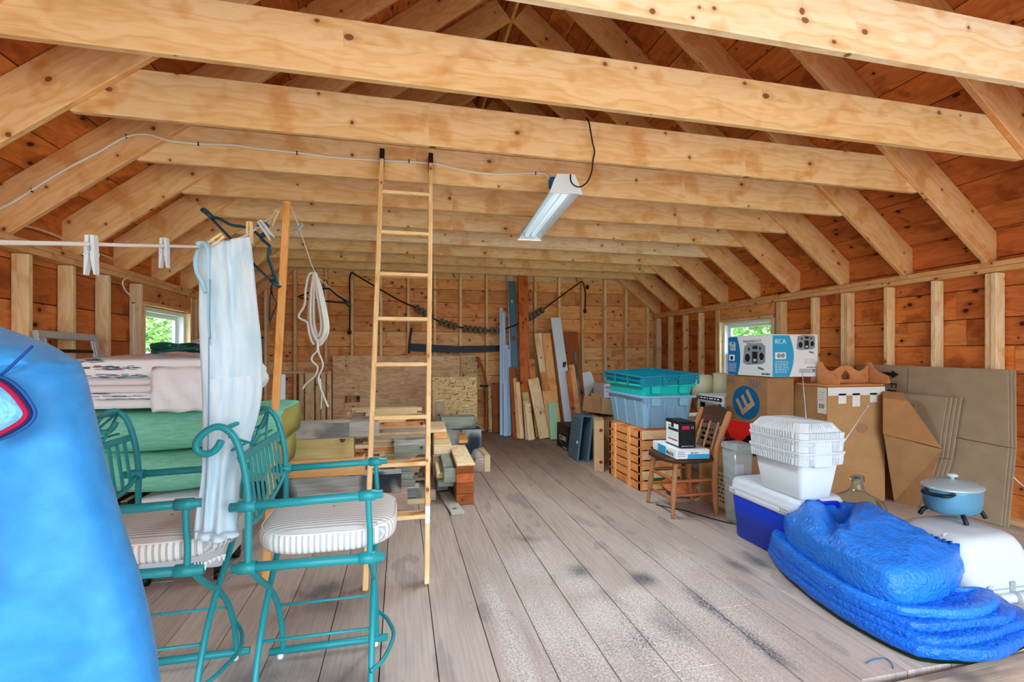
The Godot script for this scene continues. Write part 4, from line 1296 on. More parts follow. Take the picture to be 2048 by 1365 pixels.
func left_things() -> void:
	var st: SurfaceTool
	mat("teal", Color(0.10, 0.56, 0.58), 0.38)
	M.teal.clearcoat_enabled = true
	M.teal.clearcoat = 0.3
	# ticking stripes
	var im := Image.create(64, 4, false, Image.FORMAT_RGB8)
	im.fill(Color(0.93, 0.92, 0.89))
	for x in 64:
		if (x % 16) < 6:
			for y in 4:
				im.set_pixel(x, y, Color(0.68, 0.69, 0.69) if (x % 16) != 2 else Color(0.84, 0.84, 0.83))
	mat("ticking", Color(1, 1, 1), 0.95, ImageTexture.create_from_image(im))
	mat("ticking_pipe", Color(0.9, 0.89, 0.86), 0.95)
	bar_chair("patio_chair", "teal tubular patio chair in front of the ladder, its striped cushion clear", V(0, 0, -1.6), false)
	bar_chair("patio_chair", "teal tubular patio chair beside the blue jacket, jeans hem on its cushion", V(-0.53, 0, -1.63), true)

	# storm window leaning on the left wall
	var sw := thing("storm_window", "aluminium storm window leaning on the studs of the left wall", "storm window")
	var a: Vector3 = V(-2.0, 0.0, -2.55)
	var tl: Vector3 = V(-2.08, 1.331, -3.359)
	var tr: Vector3 = V(-2.08, 1.322, -3.927)
	var bl := V(-1.86, 0.05, tl.z + 0.0)
	var br := V(-1.86, 0.05, tr.z - 0.0)
	var wdt := tl.distance_to(tr)
	var hgt := tl.distance_to(bl)
	var fx := frame((tl + br) * 0.5, tr - tl, (tl - bl).cross(tr - tl) * -1.0)
	var up := (tl - bl).normalized()
	var rt := (tr - tl).normalized()
	var nm := rt.cross(up)
	var base := Basis(rt, up, nm)
	var c := (tl + br) * 0.5
	st = begin()
	for q in [[0.0, hgt * 0.5 - 0.022, wdt, 0.044], [0.0, -hgt * 0.5 + 0.022, wdt, 0.044]]:
		wbox(st, Transform3D(base, c + base * V(q[0], q[1], 0)), V(q[2], q[3], 0.03), 0.004)
	for s in [-1.0, 1.0]:
		wbox(st, Transform3D(base, c + base * V(s * (wdt * 0.5 - 0.022), 0, 0)), V(0.044, hgt - 0.088, 0.03), 0.004)
		wbox(st, Transform3D(base, c + base * V(s * (wdt * 0.5 - 0.058), 0, 0.008)), V(0.02, hgt - 0.09, 0.012), 0.003)
	commit("outer_frame", st, M.alu, sw)
	for k in 2:
		st = begin()
		var y0 := hgt * (0.5 if k == 0 else 0.0) - (0.12 if k == 0 else 0.0)
		var hh := hgt * 0.45
		wbox(st, Transform3D(base, c + base * V(0, y0, 0.004 - 0.012 * k)), V(wdt - 0.11, 0.022, 0.012), 0.003)
		wbox(st, Transform3D(base, c + base * V(0, y0 - hh, 0.004 - 0.012 * k)), V(wdt - 0.11, 0.022, 0.012), 0.003)
		commit("sash_rail", st, M.steel_dark if k == 0 else M.alu, sw)
		st = begin()
		wbox(st, Transform3D(base, c + base * V(0, y0 - hh * 0.5, 0.004 - 0.012 * k)), V(wdt - 0.11, hh - 0.02, 0.003))
		commit("pane", st, M.glass, sw)

	# folded foam mattress: two thick folds
	var fo := thing("foam_mattress", "folded mint green foam mattress pad resting on the white appliance", "mattress")
	var foam := mat("foam", Color(1, 1, 1), 0.95, speckle(512, 256, 231, Color(0.42, 0.74, 0.62), Color(0.58, 0.87, 0.76), 0.02, 0.45))
	mat("foam_core", Color(0.66, 0.62, 0.32), 0.95)
	for k in 2:
		st = begin(true)
		var rings := []
		for i in 13:
			var f := float(i) / 12
			var x := lerpf(-1.64, -0.66 + 0.03 * k, f)
			var e: float = minf(f, 1.0 - f) * 12.0
			var sq := 1.0 - 0.10 * exp(-e * 1.4)
			var sag: float = 0.035 * sin(PI * f) * (1.0 if k == 0 else 0.4) - 0.02 * f * (1 - k)
			var ring := PackedVector3Array()
			for v in rrect(0.56 * sq, 0.205 * sq, 0.1, 0, 0, 0, 7):
				var wv := 0.008 * sin(x * 7.0 + v.x * 5.0 + k)
				ring.append(V(x, (0.605 + 0.2 * k) + v.z * -1.0 - sag + wv, -3.085 + v.x))
			ring.reverse()
			rings.append(ring)
		loft(st, rings, true, true, true, 3.0, 2.0)
		commit("fold", st, foam, fo)
		st = begin(true)
		var cap := PackedVector3Array()
		for v in rrect(0.50, 0.165, 0.08, 0, 0, 0, 6):
			cap.append(V(-0.655 + 0.03 * k, 0.605 + 0.2 * k - v.z + 0.018 * (1 - k), -3.085 + v.x))
		cap.reverse()
		loft(st, [moved(cap, X(V(-0.02, 0, 0))), cap], true, true, true)
		commit("cut_end", st, M.foam_core, fo)
	# floral quilt folded in clear plastic
	var qt := thing("quilt_bundle", "folded floral quilts in a clear plastic bag on the foam mattress", "quilts")
	var floral := mat("floral", Color(1, 1, 1), 0.95, floral_tex())
	var plain := mat("quilt_white", Color(0.96, 0.96, 0.96), 0.95)
	var pink := mat("quilt_pink", Color(0.95, 0.91, 0.91), 0.95)
	var yy := 0.918
	for k in 5:
		var h: float = [0.05, 0.036, 0.04, 0.04, 0.1][k]
		st = begin(true)
		soft_box(st, V(-1.26 - 0.02 * (k % 2) - (0.04 if k == 4 else 0.0), yy + h * 0.5, -2.98), V(0.72 + 0.03 * (k % 2) + (0.06 if k == 4 else 0.0), h, 0.38), 0.5, 0.1, 30 + k, 0.016, 0.09, 0.4)
		commit("fold", st, [plain, floral, pink, pink, floral][k], qt)
		yy += h * 0.93
	var bag := mat("clear_bag", Color(0.93, 0.93, 0.94, 0.5), 0.3)
	bag.transparency = BaseMaterial3D.TRANSPARENCY_ALPHA
	st = begin(true)
	var sheet_rows := []
	for i in 12:
		var line := []
		for j in 20:
			var f := float(j) / 19
			var x := lerpf(-1.22, -0.84, f)
			var g := float(i) / 11
			var z := -2.775 + 0.025 * sin(PI * g) + 0.006 * sin(f * 23.0 + g * 9.0) + 0.004 * sin(g * 31.0 - f * 12.0) - 0.1 * pow(f, 4.0)
			line.append(V(x, lerpf(0.9, 1.13, g) + 0.004 * sin(f * 17.0), z))
		sheet_rows.append(line)
	sheet(st, sheet_rows, 0.004)
	commit("plastic_wrap", st, mat("plastic_wrap", Color(0.95, 0.95, 0.95), 0.35), qt)
	# green cord coil on the quilts
	var cc := thing("cord_coil", "flat coil of dark green cord lying on the floral quilts", "cord")
	st = begin(true)
	for k in 5:
		var loop := []
		for q in 25:
			var g := TAU * q / 24
			loop.append(V(-1.17 + cos(g) * (0.13 - 0.01 * k) + 0.012 * sin(g * 3 + k), yy + 0.05 + 0.006 * k + 0.012 * sin(g * 2 + k), -2.96 + sin(g) * (0.13 - 0.012 * k) + 0.01 * k))
		tube(st, loop, 0.007, 7)
	commit("coil", st, mat("green_cord", Color(0.02, 0.3, 0.28), 0.5), cc)
	# white bag behind
	var wb := thing("plastic_bag", "stuffed white plastic bag behind the floral quilts under the window", "bag")
	st = begin(true)
	soft_box(st, V(-1.18, 1.065, -3.27), V(0.75, 0.3, 0.19), 0.5, 0.35, 71, 0.04, 0.14)
	commit("bag", st, mat("bag_white", Color(0.94, 0.94, 0.95), 0.45), wb)
	# appliance on casters
	var ap := thing("appliance", "low white appliance on black casters under the foam mattress", "appliance", V(-1.11, 0, -2.98))
	st = begin(true)
	var rr := []
	for p in [[0.075, 0.97], [0.085, 1.0], [0.43, 1.0], [0.448, 0.98], [0.455, 0.94]]:
		rr.append(rrect(0.4 * p[1], 0.34 * p[1], 0.03, p[0], 0, 0, 4))
	loft(st, rr)
	commit("cabinet", st, mat("appliance_white", Color(0.86, 0.88, 0.9), 0.35), ap)
	boxnode("vent_strip", ap, V(0.05, 0.095, 0.169), V(0.09, 0.012, 0.006), mat("grey_plastic", Color(0.5, 0.52, 0.54), 0.5), 0.002)
	words("caption", "DEHUMIDIFIER WITH AUTOMATIC CONTROL", ap, X(V(0.02, 0.41, 0.1705)), 0.012, mat("caption_grey", Color(0.5, 0.55, 0.62), 0.6), 0.26)
	for x in [-0.17, 0.17]:
		for z in [-0.14, 0.14]:
			var cs := Node3D.new()
			cs.name = "caster"
			ap.add_child(cs, true)
			st = begin(true)
			rod(st, V(x - 0.016, 0.028, z), V(x + 0.016, 0.028, z), 0.028, 14)
			commit("wheel", st, M.black, cs)
			boxnode("fork", cs, V(x, 0.062, z), V(0.04, 0.025, 0.035), M.black, 0.004)
	# books squeezed in beside it
	for k in 5:
		var bk := thing("book", ["tall dark brown book", "slim black book", "maroon book", "pale spined book", "dark green book"][k] + " standing on the floor behind the chair slats", "book", Vector3.ZERO, 0.0, "books beside the appliance")
		var x := -1.56 + 0.045 * k
		var hh: float = [0.42, 0.45, 0.43, 0.4, 0.44][k]
		st = begin()
		wbox(st, X(V(x, hh * 0.5, -2.98)), V(0.036, hh, 0.27), 0.003)
		commit("cover", st, mat("book%d" % k, [Color(0.2, 0.12, 0.09), Color(0.06, 0.06, 0.07), Color(0.3, 0.08, 0.08), Color(0.55, 0.5, 0.42), Color(0.1, 0.16, 0.12)][k], 0.6), bk)
		boxnode("pages", bk, V(x, hh * 0.5, -2.978), V(0.028, hh + 0.002, 0.262), mat("pages", Color(0.8, 0.76, 0.66), 0.9), 0.0)

func floral_tex() -> ImageTexture:
	var im := Image.create(512, 256, false, Image.FORMAT_RGB8)
	im.fill(Color(0.97, 0.97, 0.97))
	var r := RandomNumberGenerator.new()
	r.seed = 8
	for i in 44:
		var cx := r.randi_range(8, 503)
		var cy := r.randi_range(8, 247)
		for k in 40:
			var a := r.randf() * TAU
			var d := sqrt(r.randf()) * 11.0
			var col: Color = [Color(0.2, 0.45, 0.4), Color(0.24, 0.36, 0.5), Color(0.72, 0.38, 0.5), Color(0.3, 0.5, 0.46)][r.randi_range(0, 3)]
			im.fill_rect(Rect2i(clampi(cx + int(cos(a) * d * 1.3), 0, 509), clampi(cy + int(sin(a) * d), 0, 253), 3, 3), col)
	return ImageTexture.create_from_image(im)

# ---------------------------------------------------------------- ladder, stacked and leaning lumber, wall hangings
func lone(called: String, label: String, cat: String, xf: Transform3D, s: Vector3, m: Material, group := "", bev := 0.002) -> MeshInstance3D:
	var o := board(called, self, xf, s, m, bev)
	tag(o, label, cat, group)
	return o

func ladder() -> void:
	var t := thing("ladder", "old single wooden ladder with flat treads leaning on the third joist", "ladder")
	var lw := mat("ladder_wood", Color(1, 0.95, 0.85), 0.6, M.pine_tex)
	var pa := [V(-0.173, 0.0, -2.545), V(0.132, 0.0, -2.545)]
	var pb := [V(-0.116, 2.43, -3.19), V(0.192, 2.43, -3.19)]
	for k in 2:
		var a: Vector3 = pa[k]
		var b: Vector3 = pb[k]
		board("rail", t, frame((a + b) * 0.5, b - a, V(1, 0, 0)), V(a.distance_to(b), 0.026, 0.07), lw, 0.004)
		var d := (b - a).normalized()
		var rl := frame(b + d * 0.02, d, V(1, 0, 0))
		var st := begin()
		wbox(st, rl, V(0.13, 0.03, 0.04), 0.003)
		commit("metal_tip", st, M.steel_dark, t)
		st = begin()
		wbox(st, frame(a + d * 0.35 + V(0, 0, 0.032), d, V(1, 0, 0)), V(0.09, 0.027, 0.012), 0.002)
		commit("splice_plate", st, M.alu, t)
	for f in [0.887, 0.779, 0.6725, 0.5635, 0.457, 0.3395, 0.2405, 0.1335]:
		var a: Vector3 = pa[0].lerp(V(-0.116, 2.487, -3.2), f)
		var b: Vector3 = pa[1].lerp(V(0.192, 2.487, -3.2), f)
		board("tread", t, frame((a + b) * 0.5, b - a, Vector3.UP), V(a.distance_to(b) - 0.02, 0.022, 0.085), lw, 0.003)

func lumber() -> void:
	ladder()
	var st: SurfaceTool
	var up := Vector3.UP
	var ex := V(1, 0, 0)
	# ---- the stack of big timbers, their faces toward the doorway
	mat("timber_stained", Color(1, 1, 1), 0.85, wood(512, 128, 61, 5, 6.0, Color(0.74, 0.72, 0.68), Color(0.52, 0.5, 0.48), Color(0.3, 0.22, 0.18), 0.15, Color(0.13, 0.17, 0.22), 0.95, 0.6, 0.52))
	mat("timber_yellow", Color(1, 1, 1), 0.8, wood(512, 128, 63, 5, 7.0, Color(0.86, 0.78, 0.55), Color(0.74, 0.62, 0.38), Color(0.3, 0.16, 0.08), 0.1, Color(0.6, 0.55, 0.3), 0.4, 0.5))
	var dz := 0.14
	var T := [[0.0, 0.135, -1.15, 0.052, "weathered_warm", "reddish grey timber at the very bottom of the plank stack"],
		[0.136, 0.15, -1.12, 0.007, "timber_stained", "grey timber mottled with dark blue stains, second from the floor"],
		[0.287, 0.13, -1.1, -0.267, "lumber_warm", "orange timber lying between the stained one and the yellow one"],
		[0.418, 0.15, -1.05, -0.342, "timber_yellow", "yellow pine timber with two brown knots in the plank stack"],
		[0.569, 0.12, -1.08, -0.162, "weathered", "long grey timber lying on top of the plank stack"]]
	for q in T:
		lone("timber", q[5], "timber", frame(V((q[2] + q[3]) * 0.5, q[0] + q[1] * 0.5, -3.77 - dz * 0.5), ex, up), V(q[3] - q[2], q[1], dz), M[q[4]], "timbers in the plank stack", 0.004)
	# ---- short blocks in front of the strips
	var bl := [[0.015, 0.0, -3.99, 0.27, 0.035, 0.17, "weathered_dark"], [0.01, 0.036, -4.03, 0.24, 0.06, 0.14, "weathered"], [0.0, 0.097, -4.06, 0.2, 0.05, 0.14, "weathered_dark"], [-0.005, 0.148, -4.1, 0.17, 0.06, 0.13, "weathered_green"], [0.0, 0.209, -4.12, 0.13, 0.1, 0.12, "weathered_dark"], [0.075, 0.31, -4.35, 0.3, 0.07, 0.12, "weathered_green"], [0.08, 0.381, -4.36, 0.33, 0.05, 0.12, "weathered"]]
	for i in bl.size():
		var q = bl[i]
		lone("wood_block", ["widest grey offcut lying on the floor beside the timber stack", "pale offcut resting on the lowest grey offcut", "dark offcut in the middle of the stepped offcuts", "greenish offcut under the square dark block", "square dark block crowning the stepped offcuts", "greenish cross piece lying against the strip pile", "pale cross piece on the greenish one by the strips"][i], "offcut", frame(V(q[0] + 0.02, q[1] + q[4] * 0.5, q[2] - q[5] * 0.5), ex, up), V(q[3], q[4], q[5]), M[q[6]], "offcuts beside the timber stack", 0.003)
	lone("wood_block", "pale lath end sticking out across the floor by the offcuts", "offcut", frame(V(0.14, 0.012, -3.93), V(1, 0, 0.08), up), V(0.2, 0.024, 0.07), M.lumber_pale, "offcuts beside the timber stack")
	# ---- pile of narrow strips
	var keys := ["lumber_pale", "lumber_pale", "lumber_pale", "weathered_warm", "lumber_brown", "lumber"]
	var yy := 0.02
	var k := 0
	while yy < 0.70:
		var h := rng.randf_range(0.016, 0.036)
		for c in 2:
			var l := rng.randf_range(0.42, 0.6)
			var right := rng.randf_range(0.12, 0.3) - (0.08 if yy > 0.55 else 0.0)
			if c == 2:
				right = rng.randf_range(-0.1, 0.3)
			lone("wood_strip", "narrow sawn wood strip in the pile behind the ladder", "wood strip", frame(V(right - l * 0.5, yy + h * 0.5, -4.5 - 0.07 * c + rng.randf_range(-0.012, 0.012)), V(1, 0, rng.randf_range(-0.01, 0.01)), up), V(l, h - 0.001, 0.055), M[keys[rng.randi_range(0, 5)]], "narrow strips piled behind the ladder", 0.0)
			k += 1
		yy += h
	# ---- sheets against the back wall
	var plywood := mat("plywood", Color(1, 1, 1), 0.75, wood(1024, 512, 71, 4, 6.0, Color(0.96, 0.79, 0.60), Color(0.83, 0.62, 0.43), Color(0.5, 0.3, 0.18), 0.035, Color(0.80, 0.54, 0.35), 0.35, 0.25))
	var ply := thing("plywood_sheet", "wide plywood sheet with a small cut-out standing against the back wall", "plywood")
	st = begin()
	var px0 := -0.943
	var px1 := 1.142
	# four pieces of one face leave the cut-out open
	var H := [-0.774, -0.569, 0.49, 0.592]
	for q in [[px0, H[0], 0.0, 1.164], [H[1], px1, 0.0, 1.164], [H[0], H[1], 0.0, H[2]], [H[0], H[1], H[3], 1.164]]:
		wbox(st, X(V((q[0] + q[1]) * 0.5, (q[2] + q[3]) * 0.5, -7.27)), V(q[1] - q[0], q[3] - q[2], 0.018), 0.0, Vector2((q[0] + q[1]) * 0.25, 0.5 - (q[2] + q[3]) * 0.5))
	commit("panel", st, plywood, ply)
	boxnode("cutout_block", ply, V(-0.725, 0.54, -7.275), V(0.03, 0.1, 0.012), M.lumber_brown)
	var osbm := mat("osb", Color(1, 1, 1), 0.85, osb_tex())
	lone("osb_sheet", "large strand board sheet standing behind the grey blocks", "strand board", frame(V(0.655, 0.455, -5.93), ex, V(0, 0.1, 1)), V(0.55, 0.012, 0.91), osbm)
	lone("osb_offcut", "narrow strand board offcut against the plywood beside the crosscut saw", "strand board", frame(V(1.0, 0.58, -7.21), ex, V(0, 0.03, 1)), V(0.24, 0.012, 1.12), osbm)
	lone("board_offcut", "short brown board standing in front of the strand board sheet", "board", frame(V(0.44, 0.32, -5.6), up, V(0, 0, 1)), V(0.63, 0.03, 0.1), M.weathered_warm)
	lone("grey_beam", "weathered grey beam lying on the paint spotted one", "beam", frame(V(0.615, 0.445, -5.3), ex, up), V(0.38, 0.13, 0.2), M.weathered_green, "grey beams before the strand board", 0.005)
	lone("grey_beam", "grey beam spotted with dark blue paint", "beam", frame(V(0.65, 0.19, -5.3), ex, up), V(0.42, 0.375, 0.24), M.timber_stained, "grey beams before the strand board", 0.005)
	# ---- beams end-on to the doorway
	var E := [[0.515, 0.0, 0.14, 0.085, -3.79, 1.15, "lumber_dark", "reddish beam lowest in the row of beam ends, touching the floor"],
		[0.515, 0.086, 0.14, 0.085, -3.79, 1.1, "lumber_dark", "dark red beam just above the lowest beam end"],
		[0.515, 0.172, 0.138, 0.075, -3.79, 1.1, "lumber_red", "orange beam third from the floor in the beam ends"],
		[0.51, 0.248, 0.14, 0.068, -3.79, 0.9, "lumber_dark", "dark beam directly under the tan board"],
		[0.51, 0.317, 0.145, 0.02, -3.74, 0.8, "lumber", "flat tan board lying on top of the beam ends"],
		[0.4, 0.17, 0.11, 0.115, -3.83, 0.75, "weathered_green", "square grey post with rounded end beside the dark beams"],
		[0.375, 0.107, 0.13, 0.06, -3.95, 0.8, "weathered_green", "flat green-grey board under the square post"],
		[0.33, 0.17, 0.06, 0.05, -3.98, 0.75, "lumber", "thin yellow board left of the square post"],
		[0.36, 0.022, 0.1, 0.08, -4.15, 0.8, "weathered_dark", "dark board holding up the green-grey board"],
		[0.27, 0.0, 0.05, 0.09, -3.95, 0.9, "weathered_warm", "brown board standing on edge by the ladder foot"]]
	for q in E:
		lone("beam", q[7], "beam", frame(V(q[0], q[1] + q[3] * 0.5, q[4] - q[5] * 0.5), V(-0.03, 0, 1), up), V(q[5], q[3], q[2]), M[q[6]], "beams lying end on beyond the ladder", 0.006)
	lone("floor_board", "short grey board lying flat on the floor before the beams", "board", frame(V(0.39, 0.011, -3.84), V(0.09, 0, 1), up), V(0.56, 0.02, 0.1), M.weathered)
	var Yb := [[0.385, 0.0, 0.17, 0.28, -4.35, 0.7, "weathered_warm"], [0.385, 0.281, 0.16, 0.09, -4.4, 0.5, "lumber"], [0.38, 0.372, 0.15, 0.035, -4.42, 0.45, "lumber_pale"], [0.37, 0.408, 0.12, 0.045, -4.5, 0.4, "lumber_warm"], [0.36, 0.454, 0.15, 0.03, -4.55, 0.55, "lumber"]]
	for i in Yb.size():
		var q = Yb[i]
		lone("short_beam", ["brown beam at the foot of the short pine stack", "yellow pine beam on the brown one", "white faced board in the short pine stack", "orange board in the short pine stack", "tan board topping the short pine stack"][i], "beam", frame(V(q[0], q[1] + q[3] * 0.5, q[4] - q[5] * 0.5), V(-0.05, 0, 1), up), V(q[5], q[3], q[2]), M[q[6]], "short pine stack by the strand board", 0.004)
	lone("short_beam", "brown stick leaning between the pine stack and the grey beams", "beam", frame(V(0.6, 0.36, -4.75), V(-0.1, 0.05, 1), up), V(0.5, 0.03, 0.08), M.lumber_brown, "short pine stack by the strand board")
	var lg := thing("split_log", "pale split log end showing growth rings at the edge of the beams", "log")
	st = begin(true)
	var ring := PackedVector3Array()
	for i in 13:
		var a := PI * i / 12
		ring.append(V(0.79 - 0.085 * cos(a) * -1.0 - 0.0, 0.0 + 0.165 * sin(a), -4.8))
	var ring2 := moved(ring, X(V(0.02, 0, -0.55)))
	loft(st, [ring2, ring], true, true, true)
	commit("log", st, M.weathered, lg)
	st = begin()
	for r in [0.15, 0.12, 0.09, 0.06]:
		var arc := []
		for i in 13:
			var a := PI * i / 12
			arc.append(V(0.79 + 0.55 * r * cos(a), r * sin(a) + 0.003, -4.797))
		tube(st, arc, 0.0025, 5)
	commit("rings", st, M.lumber_brown, lg)
	boxnode("split_face", lg, V(0.855, 0.085, -5.0), V(0.06, 0.17, 0.42), M.lumber_pale, 0.003)
	lone("white_stick", "white painted upright stick standing by the ledge behind the pole", "stick", frame(V(-1.232, 0.49, -5.6), up, V(0, 0, 1)), V(0.97, 0.02, 0.05), M.white_paint)
	leaning()
	wall_hangings()

func osb_tex() -> ImageTexture:
	var im := Image.create(512, 512, false, Image.FORMAT_RGB8)
	im.fill(Color(0.82, 0.69, 0.49))
	var r := RandomNumberGenerator.new()
	r.seed = 12
	for i in 5200:
		var x := r.randi_range(-10, 500)
		var y := r.randi_range(-6, 508)
		var f := r.randf()
		var c := Color(0.70, 0.55, 0.35).lerp(Color(0.90, 0.78, 0.58), f)
		if r.randf() < 0.08:
			c = Color(0.48, 0.33, 0.2)
		var w := r.randi_range(6, 26)
		var h := r.randi_range(2, 7)
		if r.randf() < 0.4:
			var t := w
			w = h
			h = t
		im.fill_rect(Rect2i(x, y, w, h), c)
	return ImageTexture.create_from_image(im)

func lean(called: String, label: String, foot: Vector3, top: Vector3, w: float, t: float, m: Material, cat := "board", group := "boards leaning on the back wall") -> void:
	var f := foot + V(0, 0.004, 0)
	var d := (top - f).normalized()
	lone(called, label, cat, frame((f + top) * 0.5, d, V(0, 0, 1)), V(f.distance_to(top), t, w), m, group, 0.002)

func leaning() -> void:
	# foot on the floor, head against the back wall
	var B := [
		[V(1.320, 0.006, -7.130), V(1.318, 0.706, -7.201), 0.05, 0.012, "osb", "thin strand board strip leaning left of the dark red board"],
		[V(1.422, 0.006, -7.100), V(1.406, 0.752, -7.175), 0.13, 0.02, "lumber_dark", "dark red board leaning beside the pale vinyl strips"],
		[V(1.571, 0.006, -6.560), V(1.585, 0.996, -6.839), 0.08, 0.02, "lumber_dark", "dark brown board showing under the punched metal channel"],
		[V(1.741, 0.006, -6.600), V(1.855, 2.417, -7.277), 0.15, 0.04, "lumber_red", "tallest brown plank reaching up to the last joist"],
		[V(1.605, 0.006, -6.520), V(1.603, 0.839, -6.755), 0.045, 0.02, "lumber_warm", "narrow orange lath left of the tallest brown plank"],
		[V(1.647, 0.006, -6.490), V(1.636, 0.784, -6.709), 0.06, 0.02, "lumber", "second short lath at the foot of the tallest plank"],
		[V(1.772, 0.006, -6.420), V(1.719, 0.647, -6.601), 0.09, 0.02, "timber_yellow", "yellowish short board before the tallest plank"],
		[V(1.706, 0.006, -6.385), V(1.709, 0.533, -6.534), 0.07, 0.02, "lumber_pale", "pale short board before the yellowish one"],
		[V(1.739, 0.006, -6.350), V(1.726, 0.495, -6.489), 0.085, 0.02, "lumber", "shortest pine board with one knot in the front row"],
		[V(1.911, 0.006, -6.550), V(1.879, 1.111, -6.861), 0.09, 0.022, "lumber_brown", "brown pine board rising behind the shortest pine board"],
		[V(1.969, 0.006, -6.450), V(1.860, 0.833, -6.683), 0.16, 0.025, "lumber", "wide pine board with two nail holes before the brown one"],
		[V(2.124, 0.006, -6.520), V(2.009, 1.500, -6.940), 0.13, 0.025, "lumber", "long pale pine plank right of the tallest brown plank"],
		[V(2.172, 0.006, -6.485), V(2.123, 1.500, -6.905), 0.13, 0.025, "lumber_warm", "long pine plank with a dark slot in its face"],
		[V(2.120, 0.006, -6.420), V(2.016, 0.925, -6.679), 0.09, 0.02, "lumber_brown", "medium board crossing the long pine planks"],
		[V(2.116, 0.006, -6.385), V(2.058, 0.665, -6.571), 0.19, 0.02, "lumber_warm", "broad short board behind the mint green ones"],
		[V(2.076, 0.006, -6.330), V(2.086, 0.503, -6.471), 0.13, 0.02, "mint", "mint green painted board at the front of the row"],
		[V(2.042, 0.006, -6.357), V(2.033, 0.481, -6.492), 0.05, 0.018, "mint", "narrow mint green strip left of the wider green board"],
		[V(2.320, 0.006, -6.590), V(2.257, 1.559, -7.027), 0.07, 0.022, "lumber_dark", "dark brown lath left of the broad white board"],
		[V(2.399, 0.006, -6.555), V(2.318, 1.745, -7.044), 0.16, 0.025, "white_board", "broad white painted board with a rusty latch"],
		[V(2.447, 0.006, -6.500), V(2.421, 0.940, -6.763), 0.07, 0.02, "lumber_red", "reddish lath right of the broad white board"],
		[V(2.527, 0.006, -6.530), V(2.495, 1.028, -6.818), 0.09, 0.022, "lumber_warm", "orange board with a clean square top"],
		[V(2.558, 0.006, -6.630), V(2.535, 1.533, -7.059), 0.28, 0.022, "lumber_dark", "wide dark board with a big knot farthest right"],
		[V(2.583, 0.006, -6.575), V(2.588, 1.223, -6.917), 0.04, 0.012, "weathered_dark", "grey strip with a bent metal end"],
	]
	mat("mint", Color(0.66, 0.82, 0.64), 0.7)
	mat("white_board", Color(0.86, 0.90, 0.92), 0.6)
	for q in B:
		lean("leaning_board", q[5], q[0], q[1], q[2], q[3], M[q[4]])
	var vinyl_blue := mat("vinyl_blue", Color(0.74, 0.83, 0.92), 0.4)
	var vn := [[V(1.435, 0.000, -6.870), V(1.491, 1.893, -7.173), 0.05], [V(1.475, 0.000, -6.845), V(1.522, 1.822, -7.137), 0.05], [V(1.499, 0.000, -6.820), V(1.546, 1.327, -7.032), 0.05], [V(1.538, 0.000, -6.795), V(1.568, 1.252, -6.995), 0.04], [V(1.466, 0.000, -6.770), V(1.484, 0.753, -6.890), 0.035], [V(1.599, 0.000, -6.900), V(1.633, 2.403, -7.284), 0.035]]
	var vl := ["pale vinyl trim strip with a pointed tip, leftmost of the bundle", "vinyl trim strip just behind the pointed one", "vinyl trim strip in the middle of the bundle", "vinyl trim strip beside the metal channel", "shortest vinyl strip lying in front of the bundle", "tallest thin vinyl strip reaching the last joist"]
	for i in vn.size():
		var q = vn[i]
		var f: Vector3 = q[0] + V(0, 0.004, 0)
		var p: Vector3 = q[1]
		var t := thing("vinyl_strip", vl[i], "trim strip", Vector3.ZERO, 0.0, "pale vinyl trim strips leaning on the back wall")
		var fr := frame((f + p) * 0.5, p - f, V(0, 0, 1))
		var st := begin()
		wbox(st, fr, V(f.distance_to(p), 0.006, q[2]), 0.001)
		commit("web", st, vinyl_blue, t)
		st = begin()
		for s in [-1.0, 1.0]:
			wbox(st, fr * X(V(0, 0.006, s * q[2] * 0.42)), V(f.distance_to(p), 0.01, 0.006), 0.001)
		commit("flange", st, vinyl_blue, t)
	# punched steel channel
	var ch := thing("metal_channel", "blue-grey punched metal channel leaning beside the tallest brown plank", "metal channel")
	var f0 := V(1.673, 0.990, -7.018)
	var p0 := V(1.668, 2.311, -7.230)
	var fr2 := frame((f0 + p0) * 0.5, p0 - f0, V(0, 0, 1))
	var len := f0.distance_to(p0)
	var steel := mat("blue_steel", Color(0.36, 0.48, 0.55), 0.45, null, 0.3)
	var st2 := begin()
	var holes := [-0.22, 0.25]
	var edge := -len * 0.5
	for h in [len * -0.17, len * 0.26, len * 0.5 + 0.03]:
		var b: float = h - 0.03
		wbox(st2, fr2 * X(V((edge + b) * 0.5, 0, 0)), V(b - edge, 0.005, 0.1), 0.001)
		if h < len * 0.5:
			for s in [-1.0, 1.0]:
				wbox(st2, fr2 * X(V(h, 0, s * 0.036)), V(0.06, 0.005, 0.028), 0.001)
		edge = h + 0.03
	for s in [-1.0, 1.0]:
		wbox(st2, fr2 * X(V(0, 0.012, s * 0.048)), V(len, 0.022, 0.005), 0.001)
	commit("channel", st2, steel, ch)
	# the rusty latch on the white board
	var la := thing("latch", "small rusty latch fixed to the broad white leaning board", "latch")
	boxnode("plate", la, V(2.377, 1.028, -6.818), V(0.035, 0.08, 0.01), M.rust, 0.002)
	boxnode("hook", la, V(2.397, 1.048, -6.798), V(0.012, 0.06, 0.02), M.steel_dark, 0.003)

